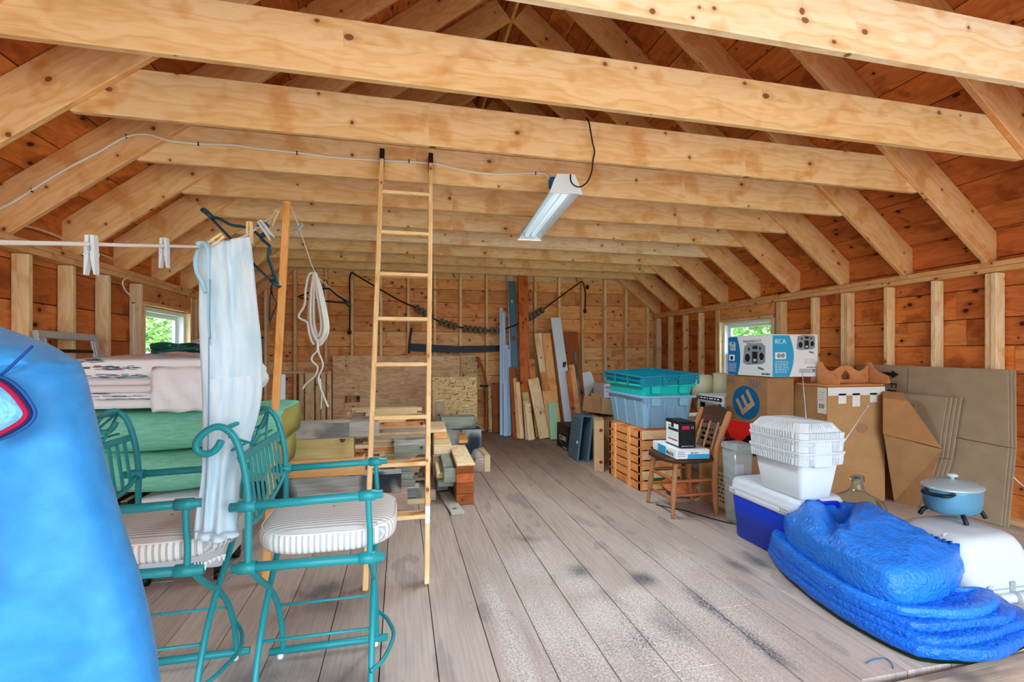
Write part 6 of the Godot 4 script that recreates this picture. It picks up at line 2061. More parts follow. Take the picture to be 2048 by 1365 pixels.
func tub(t: Node3D, called: String, y0: float, y1: float, w0: float, d0: float, w1: float, d1: float, wall: float, m: Material) -> void:
	# an open tub: outside up, over the rim, inside down
	var st := begin()
	var rings := [rrect(w0, d0, 0.03, y0, 0, 0, 3), rrect(w1, d1, 0.03, y1, 0, 0, 3), rrect(w1 - wall * 2, d1 - wall * 2, 0.028, y1, 0, 0, 3), rrect(w0 - wall * 2, d0 - wall * 2, 0.028, y0 + wall * 2, 0, 0, 3)]
	loft(st, rings)
	commit(called, st, m, t)

func totes() -> void:
	var st: SurfaceTool
	var c := V(2.30, 0.536, -4.17)
	var grey := mat("tote_grey", Color(0.52, 0.68, 0.77), 0.45)
	var teal := mat("tote_teal", Color(0.06, 0.74, 0.70), 0.4)
	var dark := mat("tote_dark", Color(0.04, 0.52, 0.60), 0.4)
	var t := thing("plastic_tote", "large grey-blue plastic tote standing on the slatted crate", "tote", c)
	tub(t, "body", 0.0, 0.285, 0.43, 0.64, 0.50, 0.71, 0.006, grey)
	st = begin()
	for q in [[0.0, 0.36, 0.53, 0.014], [0.0, -0.36, 0.53, 0.014]]:
		wbox(st, X(V(q[0], 0.28, q[1])), V(q[2], 0.022, q[3] + 0.02), 0.004)
	for sx in [-1.0, 1.0]:
		wbox(st, X(V(sx * 0.255, 0.28, 0)), V(0.03, 0.022, 0.72), 0.004)
	commit("rim", st, grey, t)
	for x in [-0.13, 0.14]:
		var sl := boxnode("lug", t, V(x, 0.235, 0.365), V(0.085, 0.07, 0.035), grey, 0.006)
		sl.rotation.x = 0.06
	for x in [-0.2, -0.04, 0.06, 0.2]:
		var rib := boxnode("rib", t, V(x * 0.93, 0.12, 0.336), V(0.028, 0.235, 0.02), grey, 0.004)
		rib.rotation.x = 0.12
	for z in [-0.2, 0.0, 0.2]:
		var rib := boxnode("rib", t, V(-0.232, 0.12, z), V(0.012, 0.235, 0.02), grey, 0.004)
		rib.rotation.z = 0.12
	var t2 := thing("plastic_tote", "bright teal plastic tote nested in the grey-blue one", "tote", c + V(0, 0.24, 0))
	tub(t2, "body", 0.0, 0.145, 0.455, 0.655, 0.50, 0.705, 0.006, teal)
	st = begin()
	for z in [0.36, -0.36]:
		wbox(st, X(V(0, 0.14, z)), V(0.53, 0.02, 0.03), 0.004)
	for sx in [-1.0, 1.0]:
		wbox(st, X(V(sx * 0.255, 0.14, 0)), V(0.028, 0.02, 0.72), 0.004)
	commit("rim", st, teal, t2)
	for x in [-0.13, 0.14]:
		boxnode("lug", t2, V(x, 0.1, 0.362), V(0.085, 0.065, 0.035), teal, 0.006)
	# compartment tray, its low corner toward the doorway
	var t3 := thing("compartment_tray", "dark teal tray with many pockets lying on top of the totes", "tray", c + V(0.0, 0.392, 0.0))
	t3.rotation = V(0.035, 0.02, 0.045)
	tub(t3, "body", 0.006, 0.09, 0.53, 0.75, 0.545, 0.765, 0.005, dark)
	for k in 2:
		boxnode("divider", t3, V(0, 0.055, -0.13 + 0.25 * k), V(0.53, 0.075, 0.006), dark, 0.001)
	boxnode("divider", t3, V(0.02, 0.055, 0), V(0.006, 0.075, 0.75), dark, 0.001)
	st = begin()
	for z in [-0.385, 0.385]:
		wbox(st, X(V(0, 0.088, z)), V(0.57, 0.012, 0.02), 0.003)
		wbox(st, X(V(0, 0.045, z)), V(0.56, 0.006, 0.012), 0.001)
	for x in [-0.278, 0.278]:
		wbox(st, X(V(x, 0.088, 0)), V(0.02, 0.012, 0.78), 0.003)
		wbox(st, X(V(x, 0.045, 0)), V(0.012, 0.006, 0.77), 0.001)
	commit("rim", st, dark, t3)
	for x in [-0.27, -0.07, 0.09, 0.27]:
		boxnode("post", t3, V(x, 0.045, 0.386), V(0.02, 0.09, 0.014), dark, 0.002)
	for z in [-0.37, -0.13, 0.12, 0.37]:
		boxnode("post", t3, V(-0.278, 0.045, z), V(0.014, 0.09, 0.02), dark, 0.002)
	st = begin(true)
	tube(st, curve([V(-0.055, 0.01, 0.39), V(-0.05, 0.05, 0.393), V(-0.02, 0.068, 0.393), V(0.05, 0.068, 0.393), V(0.078, 0.05, 0.393), V(0.082, 0.01, 0.39)], 4), 0.006, 7)
	commit("hand_grip", st, dark, t3)

func lamps() -> void:
	var st: SurfaceTool
	var s := V(0.95, 0.5, 1.0)
	var sup := carton("carton", "large white printed carton against the right wall carrying the lamps", V(3.44, 0, -4.52), s, 0.0, M.print_white)
	var f := face(s, "left")
	lines(sup, f, 0.55, 0.45, 0.35, 3, 0.05, 0.025, M.ink, 81)
	patch("dark_square", sup, f, rect(0.72, 0.22, 0.86, 0.3), M.ink)
	lines(sup, f, 0.72, 0.18, 0.2, 5, 0.03, 0.01, M.grey_plastic, 83)
	f = face(s, "front")
	lines(sup, f, 0.05, 0.4, 0.5, 6, 0.05, 0.012, M.grey_plastic, 85)
	s = V(0.3, 0.28, 0.36)
	var pc := carton("carton", "white carton with black print in front of the cream lamps", V(3.14, 0.506, -4.2), s, 0.0, M.print_white)
	f = face(s, "left")
	patch("black_band", pc, f, rect(0.0, 0.225, 0.36, 0.262), M.ink)
	lines(pc, f * X(V(0, 0, 0.001)), 0.02, 0.245, 0.3, 1, 0.02, 0.014, M.print_white, 87)
	patch("black_badge", pc, f, rect(0.02, 0.15, 0.1, 0.2), M.print_dark if M.has("print_dark") else M.ink)
	text_on(pc, f, "66960", 0.13, 0.15, 0.05, M.ink, 0.14)
	patch("round_badge", pc, f, circle(0.032, Vector2(0.325, 0.17), 18), M.ink)
	lines(pc, f, 0.02, 0.11, 0.3, 4, 0.025, 0.008, M.grey_plastic, 89)
	var cream := mat("shade_cream", Color(0.95, 0.94, 0.78), 0.8)
	cream.backlight_enabled = true
	cream.backlight = Color(0.4, 0.4, 0.28)
	var base := mat("lamp_base", Color(0.78, 0.80, 0.62), 0.35)
	for k in 2:
		var at: Vector3 = [V(3.25, 0.506, -4.70), V(3.43, 0.506, -4.60)][k]
		var t := thing("table_lamp", ["cream table lamp beside the compartment tray", "cream table lamp against the carton with the blue circle"][k], "lamp", at, 0.0, "cream table lamps")
		st = begin(true)
		lathe(st, [Vector2(0.0, 0.0), Vector2(0.06, 0.0), Vector2(0.065, 0.015), Vector2(0.05, 0.03), Vector2(0.06, 0.09), Vector2(0.062, 0.14), Vector2(0.045, 0.19), Vector2(0.015, 0.21), Vector2(0.0, 0.212)], 20)
		commit("base", st, base, t)
		st = begin()
		var r := RandomNumberGenerator.new()
		r.seed = 4
		for q in 14:
			var a := PI + r.randf_range(-1.2, 1.2)
			var y := r.randf_range(0.05, 0.17)
			var p := V(cos(a) * 0.062, y, sin(a) * -0.062)
			wbox(st, frame(p, V(0, 1, 0.6 * r.randf_range(-1, 1)), p * V(1, 0, 1)), V(0.016, 0.002, 0.008))
		var lv := commit("painted_leaf", st, mat("leaf_paint", Color(0.25, 0.38, 0.24), 0.5), t)
		lv.set_meta("kind", "stuff")
		st = begin(true)
		rod(st, V(0, 0.2, 0), V(0, 0.485 - 0.02 * k, 0), 0.005, 8)
		commit("stem", st, M.alu, t)
		st = begin(true)
		var y0 := 0.235 + 0.0 * k
		var y1 := 0.45 + 0.025 * k
		lathe(st, [Vector2(0.118, y0), Vector2(0.098, y1), Vector2(0.095, y1), Vector2(0.115, y0), Vector2(0.118, y0)], 28)
		commit("shade", st, cream, t)
		st = begin(true)
		var rp := []
		for q in 25:
			rp.append(V(cos(TAU * q / 24) * 0.098, y1, sin(TAU * q / 24) * 0.098))
		tube(st, rp, 0.004, 6)
		rod(st, V(-0.097, y1 - 0.01, 0), V(0.097, y1 - 0.01, 0), 0.002, 5)
		commit("shade_ring", st, cream, t)

func wood_chair() -> void:
	var t := thing("wooden_chair", "worn wooden side chair with turned legs holding two tap cartons", "chair")
	var st: SurfaceTool
	var cw := mat("chair_wood", Color(0.70, 0.48, 0.36), 0.6, M.pine_tex)
	var cd := mat("chair_dark", Color(0.30, 0.20, 0.16), 0.5, M.pine_tex)
	var worn := mat("chair_worn", Color(0.72, 0.56, 0.46), 0.65, M.pine_tex)
	# seat
	st = begin(true)
	var ring := func(k: float, y: float) -> PackedVector3Array:
		var o := PackedVector3Array()
		for v in rrect(0.42 * k, 0.42 * k, 0.13 * k, y, 2.10, -3.31, 6):
			o.append(v)
		return o
	loft(st, [ring.call(0.93, 0.396), ring.call(1.0, 0.404), ring.call(1.0, 0.42), ring.call(0.95, 0.43)])
	commit("seat", st, cd, t)
	# turned front legs
	for q in [[V(1.921, 0, -3.135), V(1.965, 0.4, -3.165)], [V(1.935, 0, -3.515), V(1.96, 0.4, -3.465)]]:
		var a: Vector3 = q[0]
		var b: Vector3 = q[1]
		var pts := []
		var rad := []
		var prof := [0.012, 0.013, 0.015, 0.013, 0.016, 0.019, 0.021, 0.021, 0.02, 0.017, 0.021, 0.017, 0.021, 0.016, 0.02, 0.022]
		for i in prof.size():
			pts.append(a.lerp(b, float(i) / (prof.size() - 1)))
			rad.append(prof[i])
		st = begin(true)
		tube(st, pts, rad, 12)
		commit("leg", st, worn, t)
	# back legs run on into the back posts
	for q in [[V(2.287, 0, -3.139), -3.14], [V(2.291, 0, -3.445), -3.47]]:
		var a: Vector3 = q[0]
		var z: float = q[1]
		st = begin(true)
		tube(st, curve([a, V(2.275, 0.2, z), V(2.28, 0.42, z), V(2.325, 0.56, z - 0.01), V(2.385, 0.68, z - 0.02), V(2.42, 0.755, z - 0.025)], 5), [0.014, 0.017, 0.02, 0.022, 0.022, 0.023, 0.024, 0.024, 0.024, 0.024, 0.024, 0.023, 0.022, 0.021, 0.02, 0.02, 0.02, 0.021, 0.022, 0.022, 0.023, 0.023, 0.023, 0.022, 0.02, 0.018], 12)
		commit("back_post", st, worn if z > -3.3 else cw, t)
	# crest rail
	st = begin()
	var rows := []
	for i in 9:
		var f := float(i) / 8
		var z := lerpf(-3.165, -3.495, f)
		var top := 0.755 + 0.035 * sin(PI * f)
		var bow := 0.025 * sin(PI * f)
		rows.append([V(2.36 + bow, 0.655 + 0.012 * cos(PI * (f - 0.5) * 2.0), z), V(2.39 + bow, 0.71, z), V(2.41 + bow, top, z)])
	sheet(st, rows, 0.02)
	commit("crest_rail", st, cd, t)
	for k in 3:
		var z := lerpf(-3.22, -3.42, float(k) / 2)
		var a := V(2.29, 0.43, z)
		var b := V(2.375, 0.67, z - 0.01)
		var pts := []
		var rad := []
		var prof := [0.006, 0.008, 0.011, 0.008, 0.011, 0.008, 0.010, 0.012, 0.012, 0.010, 0.008, 0.011, 0.008, 0.011, 0.007]
		for i in prof.size():
			pts.append(a.lerp(b, float(i) / (prof.size() - 1)))
			rad.append(prof[i])
		st = begin(true)
		tube(st, pts, rad, 8)
		commit("spindle", st, worn, t)
	for q in [[V(1.925, 0.13, -3.15), V(1.94, 0.13, -3.50), 0.009], [V(1.945, 0.27, -3.16), V(1.95, 0.27, -3.48), 0.012], [V(1.925, 0.16, -3.145), V(2.28, 0.16, -3.14), 0.009], [V(1.945, 0.26, -3.16), V(2.28, 0.26, -3.145), 0.011], [V(1.94, 0.16, -3.50), V(2.285, 0.16, -3.46), 0.009], [V(1.95, 0.28, -3.48), V(2.28, 0.28, -3.465), 0.010], [V(2.28, 0.21, -3.14), V(2.28, 0.21, -3.46), 0.009]]:
		st = begin(true)
		var pts := []
		var rad := []
		for i in 9:
			pts.append(q[0].lerp(q[1], i / 8.0))
			rad.append(q[2] * (0.75 + 0.4 * sin(PI * i / 8.0)))
		tube(st, pts, rad, 9)
		commit("stretcher", st, cw, t)

func heart_shelf() -> void:
	var t := thing("heart_shelf", "small wooden shelf with a heart cut-out on the biggest carton", "shelf", V(3.553, 0.944, -3.14))
	var w := mat("oak", Color(0.86, 0.66, 0.52), 0.5, M.pine_tex)
	boxnode("base_board", t, V(0.0, -0.001, -0.14), V(0.585, 0.014, 0.29), w, 0.003)
	# wavy back with the heart left open: two halves meet over it
	var st := begin()
	var hw := 0.235
	var topc := [Vector2(0, 0.155), Vector2(0.04, 0.15), Vector2(0.08, 0.13), Vector2(0.12, 0.108), Vector2(0.155, 0.105), Vector2(0.185, 0.118), Vector2(0.21, 0.142), Vector2(0.235, 0.15)]
	var heart := [Vector2(0, 0.11), Vector2(0.012, 0.104), Vector2(0.03, 0.088), Vector2(0.045, 0.066), Vector2(0.048, 0.05), Vector2(0.038, 0.036), Vector2(0.02, 0.032), Vector2(0.0, 0.036)]
	for sg in [-1.0, 1.0]:
		var poly := PackedVector2Array()
		poly.append(Vector2(0, 0.006))
		for q in [Vector2(hw, 0.006)]:
			poly.append(Vector2(sg * q.x, q.y))
		for i in topc.size():
			var q: Vector2 = topc[topc.size() - 1 - i]
			poly.append(Vector2(sg * q.x, q.y))
		for q in heart:
			poly.append(Vector2(sg * q.x, q.y))
		slab(st, poly, 0.014, X(V(0.12, 0, -0.19)))
	commit("back_board", st, w, t)
	for x in [-0.135, 0.37]:
		st = begin()
		slab(st, PackedVector2Array([Vector2(0, 0.006), Vector2(0.2, 0.006), Vector2(0.2, 0.04), Vector2(0.185, 0.07), Vector2(0.15, 0.085), Vector2(0.1, 0.1), Vector2(0.06, 0.14), Vector2(0.04, 0.18), Vector2(0.015, 0.19), Vector2(0, 0.175)]), 0.016, Transform3D(Basis(V(0, 0, 1), V(0, 1, 0), V(-1, 0, 0)), V(x, 0, -0.225)))
		commit("bracket", st, w, t)

func card_sheet(t: Node, called: String, pts: Array, m: Material, th := 0.008) -> void:
	# a flat sheet given by its corners in space, counter-clockwise seen from the room
	var st := begin()
	var n: Vector3 = (pts[1] - pts[0]).cross(pts[2] - pts[0]).normalized()
	var back := []
	for p in pts:
		back.append(p - n * th)
	for i in range(1, pts.size() - 1):
		tri(st, pts[0], pts[i], pts[i + 1], Vector2(pts[0].z, pts[0].y), Vector2(pts[i].z, pts[i].y), Vector2(pts[i + 1].z, pts[i + 1].y))
		tri(st, back[0], back[i + 1], back[i])
	for i in pts.size():
		var j := (i + 1) % pts.size()
		quad(st, back[i], back[j], pts[j], pts[i])
	commit(called, st, m, t)

func cardboard() -> void:
	var k2: Material = M.kraft_grey
	var edge := mat("card_edge", Color(0.72, 0.66, 0.56), 0.95)
	# tall flattened cartons leaning on the studs of the right wall
	for k in 3:
		var t := thing("cardboard_sheet", ["tall flattened carton printed with an arrow leaning on the right wall", "middle sheet of the tall flattened cartons by the right wall", "rearmost sheet of the tall flattened cartons"][k], "cardboard", Vector3.ZERO, 0.0, "tall flattened cartons by the right wall")
		var o := 0.014 * k
		var zn := -2.475 + 0.012 * k
		var zt := -2.475 + 0.012 * k
		var zf := -3.62
		var lo := V(4.0420 + o, 0.004, zn)
		card_sheet(t, "lower_panel", [V(4.0420 + o, 0.004, zf), lo, V(4.0620 + o, 0.55, zn + 0.03), V(4.0770 + o, 0.60, zf)], k2, 0.009)
		card_sheet(t, "upper_panel", [V(4.0770 + o, 0.605, zf), V(4.0620 + o, 0.555, zn + 0.03), V(4.1070 + o, 1.085, zt), V(4.1120 + o, 1.1, zf)], k2, 0.009)
		if k == 0:
			var f := Transform3D(Basis(V(0, 0, 1), V(0.04, 1, 0).normalized(), V(-1, 0.04, 0).normalized()), V(4.0805, 0.8, -3.62))
			patch("arrow", t, f, [Vector2(0.26, 0.205), Vector2(0.26, 0.235), Vector2(0.35, 0.235), Vector2(0.35, 0.255), Vector2(0.41, 0.22), Vector2(0.35, 0.185), Vector2(0.35, 0.205)], M.ink, 0.002)
			text_on(t, f * X(V(0, 0, 0.004)), "FF", 0.355, 0.15, 0.075, M.ink, 0.1, "lettering", -PI / 2)
			text_on(t, f * X(V(0, 0, 0.004)), "HAND", 0.12, 0.17, 0.05, M.ink, 0.17, "lettering", -PI / 2)
			text_on(t, f * X(V(0, 0, 0.004)), "T", 0.235, 0.06, 0.035, M.ink, 0.03, "lettering", -PI / 2)
			for q in [[-2.84, -2.838], [-3.15, -3.148]]:
				card_sheet(t, "crease", [V(4.0775, 0.62, q[0]), V(4.0775, 0.62, q[1] + 0.003), V(4.1080, 1.08, q[1] + 0.003), V(4.1080, 1.08, q[0])], mat("crease", Color(0.42, 0.36, 0.28), 0.95), 0.0005)
	for k in 4:
		var t := thing("cardboard_sheet", ["front sheet of the shorter cardboard pack with scuffed edges", "second sheet of the shorter cardboard pack", "third sheet of the shorter cardboard pack", "last sheet of the shorter cardboard pack"][k], "cardboard", Vector3.ZERO, 0.0, "shorter cardboard pack by the right wall")
		var o := 0.018 * k
		var z := -2.86 + 0.02 * k
		card_sheet(t, "lower_panel", [V(3.95 + o, 0.004, -3.55), V(3.95 + o, 0.004, z - 0.06), V(3.975 + o, 0.4, z + 0.03), V(3.98 + o, 0.4, -3.55)], k2 if k else M.kraft_light, 0.01)
		card_sheet(t, "upper_panel", [V(3.98 + o, 0.405, -3.55), V(3.975 + o, 0.405, z + 0.03), V(4.01 + o, 0.868, z + 0.07), V(4.01 + o, 0.868, -3.55)], k2, 0.01)
	var bt := thing("cardboard_sheet", "darker brown cardboard sheet between the folded one and the shorter pack", "cardboard")
	card_sheet(bt, "panel", [V(3.93, 0.004, -3.4), V(3.93, 0.004, -2.98), V(3.965, 0.79, -2.985), V(3.965, 0.8, -3.4)], M.kraft, 0.008)
	var fo := thing("cardboard_sheet", "big brown folded cardboard leaning beside the biggest carton", "cardboard")
	card_sheet(fo, "lower_panel", [V(3.875, 0.004, -3.08), V(3.889, -0.038, -2.93), V(3.976, 0.473, -2.8), V(3.731, 0.562, -3.05), V(3.875, 0.2, -3.08)], M.kraft, 0.006)
	card_sheet(fo, "upper_panel", [V(3.713, 0.564, -3.04), V(3.962, 0.486, -2.79), V(3.839, 0.828, -2.94), V(3.713, 0.844, -3.04)], mat("kraft_fold", Color(1, 0.96, 0.9), 0.9, M.kraft.albedo_texture), 0.006)
	card_sheet(fo, "top_flap", [V(3.713, 0.844, -3.04), V(3.839, 0.828, -2.94), V(3.888, 0.89, -3.02), V(3.787, 0.894, -3.1)], M.kraft, 0.006)
	# thin white cord on the wall by the cardboard
	var wc := thing("thin_wire", "thin white wire running down the right wall past the cardboard", "wire")
	var st := begin(true)
	tube(st, curve([V(4.14, 0.361, -2.477), V(4.15, 0.316, -2.447), V(4.16, 0.267, -2.385), V(4.16, 0.229, -2.307)], 5), 0.004, 6)
	commit("cord", st, M.cable, wc)

func antenna() -> void:
	var t := thing("rabbit_ears", "rabbit ears television antenna with two thin metal rods behind the foam cooler", "antenna", V(2.62, 0.0, -2.62))
	var st := begin(true)
	var base := V(0.0, 0.31, 0.02)
	lathe(st, [Vector2(0.0, 0.0), Vector2(0.08, 0.0), Vector2(0.085, 0.01), Vector2(0.05, 0.05), Vector2(0.02, 0.3), Vector2(0.02, 0.32), Vector2(0.0, 0.325)], 18)
	commit("base", st, M.black, t)
	for q in [[V(2.687, 1.059, -2.765), V(2.596, 0.5, -2.498)], [V(2.935, 0.858, -2.502), V(2.568, 0.373, -2.453)]]:
		st = begin(true)
		var a: Vector3 = q[0] - V(2.62, 0, -2.62)
		var b := V(0.0, 0.31, 0.0)
		tube(st, [b, b.lerp(a, 0.33), b.lerp(a, 0.34), b.lerp(a, 0.66), b.lerp(a, 0.67), a], [0.0036, 0.0036, 0.0028, 0.0028, 0.0022, 0.0022], 7)
		commit("rod", st, M.alu, t)
		st = begin(true)
		lathe(st, [Vector2(0.0, -0.006), Vector2(0.005, -0.004), Vector2(0.006, 0), Vector2(0.005, 0.004), Vector2(0, 0.006)], 10, X(a))
		commit("rod_tip", st, M.alu, t)
	st = begin(true)
	tube(st, curve([V(0.02, 0.3, 0.03), V(0.08, 0.26, 0.1), V(0.14, 0.15, 0.12), V(0.2, 0.02, 0.1), V(0.28, 0.006, 0.02)], 5), 0.003, 6)
	commit("lead", st, M.cable, t)

# ---------------------------------------------------------------- coolers, jug, white case, roaster, tarps
func ribbed(w: float, d: float, y: float, out: float, deep := 0.012) -> PackedVector3Array:
	# a rounded rectangle whose sides are fluted
	var o := PackedVector3Array()
	var base := rrect(w, d, 0.035, y, 0, 0, 3)
	for i in base.size():
		var a: Vector3 = base[i]
		var b: Vector3 = base[(i + 1) % base.size()]
		var n := 1
		if i % 4 == 3:
			n = 48 if (i / 4) % 2 == 0 else 68
		for k in n:
			var p := a.lerp(b, float(k) / n)
			var nrm := V(b.z - a.z, 0, a.x - b.x).normalized() * -1.0
			var q: float = deep * (1.0 if k % 4 < 2 else 0.0) if n > 4 else deep * 0.5
			o.append(p + nrm * (q * out))
	return o

func front_right_things() -> void:
	var st: SurfaceTool
	# ---- blue and white cooler
	var c := V(2.312, 0.0, -2.525)
	var cb := mat("cooler_blue", Color(0.05, 0.22, 0.74), 0.35)
	var cw := mat("cooler_white", Color(0.83, 0.86, 0.88), 0.4)
	var t := thing("cooler", "large blue picnic cooler with a white lid and blue carry handles", "cooler", c)
	st = begin(true)
	loft(st, [rrect(0.30, 0.50, 0.05, 0.0, 0, 0, 5), rrect(0.315, 0.52, 0.055, 0.012, 0, 0, 5), rrect(0.318, 0.525, 0.055, 0.11, 0, 0, 5), rrect(0.322, 0.53, 0.055, 0.112, 0, 0, 5), rrect(0.345, 0.56, 0.06, 0.272, 0, 0, 5)])
	commit("body", st, cb, t)
	st = begin(true)
	loft(st, [rrect(0.352, 0.568, 0.06, 0.272, 0, 0, 6), rrect(0.356, 0.572, 0.062, 0.285, 0, 0, 6), rrect(0.358, 0.574, 0.062, 0.304, 0, 0, 6), rrect(0.353, 0.569, 0.06, 0.306, 0, 0, 6), rrect(0.358, 0.574, 0.062, 0.31, 0, 0, 6), rrect(0.356, 0.572, 0.062, 0.332, 0, 0, 6), rrect(0.35, 0.566, 0.06, 0.335, 0, 0, 6), rrect(0.352, 0.568, 0.06, 0.352, 0, 0, 6), rrect(0.335, 0.55, 0.06, 0.372, 0, 0, 6), rrect(0.31, 0.525, 0.06, 0.382, 0, 0, 6), rrect(0.25, 0.47, 0.05, 0.385, 0, 0, 6)])
	commit("lid", st, cw, t)
	for z in [0.24, -0.20]:
		boxnode("hinge_plate", t, V(-0.178, 0.298, z - 0.04), V(0.006, 0.035, 0.06), cw, 0.001)
		st = begin(true)
		for q in 8:
			lathe(st, [Vector2(0.0, 0.0), Vector2(0.004, 0.0), Vector2(0.004, 0.003), Vector2(0, 0.004)], 8, frame(V(-0.181, 0.29 + 0.016 * (q % 2), z - 0.065 + 0.017 * (q / 2)), V(0, 0, 1), V(-1, 0, 0)))
		var sc := commit("screw", st, M.grey_plastic, t)
		sc.set_meta("kind", "stuff")
	st = begin()
	for k in 24:
		wbox(st, X(V(-0.115, 0.386, -0.23 + 0.02 * k)), V(0.02, 0.003, 0.008), 0.001)
	var tr := commit("tread", st, cw, t)
	tr.set_meta("kind", "stuff")
	for sg in [1.0, -1.0]:
		st = begin(true)
		var z: float = sg * 0.295
		tube(st, curve([V(-0.085, 0.22, z), V(-0.086, 0.3, z + sg * 0.004), V(-0.084, 0.345, z + sg * 0.006), V(-0.07, 0.36, z + sg * 0.008), V(0.07, 0.36, z + sg * 0.008), V(0.084, 0.345, z + sg * 0.006), V(0.086, 0.3, z + sg * 0.004), V(0.085, 0.22, z)], 4), 0.011, 9)
		commit("handle", st, mat("handle_blue", Color(0.03, 0.16, 0.75), 0.35), t)
		st = begin()
		for x in [-0.085, 0.085]:
			wbox(st, X(V(x, 0.225, sg * 0.283)), V(0.036, 0.05, 0.035), 0.004)
		commit("handle_socket", st, cb, t)
	# ---- white foam cooler: box and two more nested lids
	var foam := mat("foam_white", Color(0.82, 0.85, 0.86), 0.75, null)
	foam.heightmap_enabled = false
	var fc := V(2.262, 0.386, -2.385)
	var F := [["foam_cooler", "white foam cooler box standing on the lid of the blue cooler", 0.0], ["foam_cooler", "second white foam box nested in the lower one, fluted rim showing", 0.07]]
	for k in 2:
		var o: float = F[k][2]
		var fm := thing("foam_cooler", F[k][1], "cooler", fc + V(0, o + (0.002 if k else 0.0), 0), 0.0, "white foam coolers nested in a stack")
		st = begin(true)
		if k == 0:
			loft(st, [rrect(0.20, 0.30, 0.02, 0.0, 0, 0, 3), rrect(0.205, 0.305, 0.022, 0.005, 0, 0, 3), rrect(0.262, 0.362, 0.03, 0.20, 0, 0, 3)])
		else:
			loft(st, [rrect(0.255, 0.352, 0.02, 0.20, 0, 0, 3), rrect(0.262, 0.362, 0.03, 0.21, 0, 0, 3)])
		commit("body", st, foam, fm)
		st = begin()
		loft(st, [ribbed(0.292, 0.392, 0.198, 1.0), ribbed(0.298, 0.40, 0.235, 1.0), ribbed(0.300, 0.404, 0.236, 0.1), ribbed(0.302, 0.406, 0.258, 1.0)])
		commit("fluted_rim", st, foam, fm)
		st = begin(true)
		loft(st, [rrect(0.314, 0.418, 0.035, 0.257, 0, 0, 4), rrect(0.316, 0.42, 0.035, 0.268, 0, 0, 4), rrect(0.30, 0.40, 0.035, 0.2685, 0, 0, 4)])
		commit("lip", st, foam, fm)
		boxnode("lug", fm, V(-0.01, 0.225, 0.203), V(0.115, 0.075, 0.016), foam, 0.004)
		boxnode("lug", fm, V(-0.01, 0.225, -0.203), V(0.115, 0.075, 0.016), foam, 0.004)
	var fl := thing("foam_box_cover", "white foam lid with fluted sloping sides topping the foam coolers", "lid", fc + V(0, 0.342, 0), 0.0)
	st = begin()
	loft(st, [ribbed(0.298, 0.40, 0.0, 1.0), ribbed(0.304, 0.406, 0.034, 1.0), ribbed(0.29, 0.392, 0.036, 0.2), ribbed(0.215, 0.33, 0.082, 1.0), ribbed(0.205, 0.32, 0.085, 0.1)])
	commit("lid", st, foam, fl)
	st = begin(true)
	loft(st, [rrect(0.16, 0.27, 0.02, 0.085, 0, 0, 3), rrect(0.155, 0.265, 0.02, 0.088, 0, 0, 3)])
	commit("raised_panel", st, foam, fl)
	# ---- clear plastic bin beyond it
	var cbn := thing("clear_bin", "clear plastic bin standing behind the far end of the blue cooler", "bin", V(2.33, 0.0, -2.965))
	var clear := mat("clear_plastic", Color(0.86, 0.92, 0.93, 0.25), 0.1)
	clear.transparency = BaseMaterial3D.TRANSPARENCY_ALPHA
	st = begin(true)
	loft(st, [rrect(0.12, 0.13, 0.02, 0.0, 0, 0, 3), rrect(0.15, 0.16, 0.02, 0.54, 0, 0, 3), rrect(0.14, 0.15, 0.02, 0.54, 0, 0, 3), rrect(0.11, 0.12, 0.02, 0.01, 0, 0, 3)])
	commit("body", st, clear, cbn)
	st = begin(true)
	loft(st, [rrect(0.165, 0.175, 0.025, 0.525, 0, 0, 3), rrect(0.168, 0.178, 0.025, 0.545, 0, 0, 3), rrect(0.15, 0.16, 0.02, 0.565, 0, 0, 3), rrect(0.08, 0.09, 0.02, 0.57, 0, 0, 3)])
	commit("cover", st, clear, cbn)
	boxnode("paper_slip", cbn, V(-0.02, 0.34, 0.045), V(0.07, 0.16, 0.002), M.white_paint, 0.0)
	# ---- glass carboy
	var jug := thing("glass_jug", "big clear glass carboy with a narrow ringed neck behind the tarps", "jug", V(2.985, 0.0, -2.62))
	var gl := mat("jug_glass", Color(0.93, 0.97, 0.96, 0.04), 0.02)
	gl.refraction_enabled = true
	gl.refraction_scale = 0.05
	st = begin(true)
	var prof := [Vector2(0.0, 0.004), Vector2(0.12, 0.002), Vector2(0.15, 0.015), Vector2(0.168, 0.06), Vector2(0.172, 0.12), Vector2(0.165, 0.17), Vector2(0.145, 0.212), Vector2(0.11, 0.242), Vector2(0.07, 0.262), Vector2(0.045, 0.285), Vector2(0.034, 0.315), Vector2(0.033, 0.338), Vector2(0.039, 0.345), Vector2(0.041, 0.353), Vector2(0.036, 0.36), Vector2(0.041, 0.368), Vector2(0.037, 0.378), Vector2(0.027, 0.378), Vector2(0.026, 0.32), Vector2(0.038, 0.285), Vector2(0.065, 0.256), Vector2(0.105, 0.236), Vector2(0.139, 0.207), Vector2(0.158, 0.168), Vector2(0.165, 0.12), Vector2(0.161, 0.062), Vector2(0.145, 0.02), Vector2(0.118, 0.009), Vector2(0.0, 0.011)]
	lathe(st, prof, 40)
	commit("glass", st, gl, jug)
	# ---- white moulded case and the roaster on it
	var cs := thing("white_case", "white moulded plastic case with a sloping front and a round latch bar", "case", V(2.77, 0, -1.87))
	var wp := mat("case_white", Color(0.80, 0.83, 0.84), 0.4)
	st = begin(true)
	var rings := []
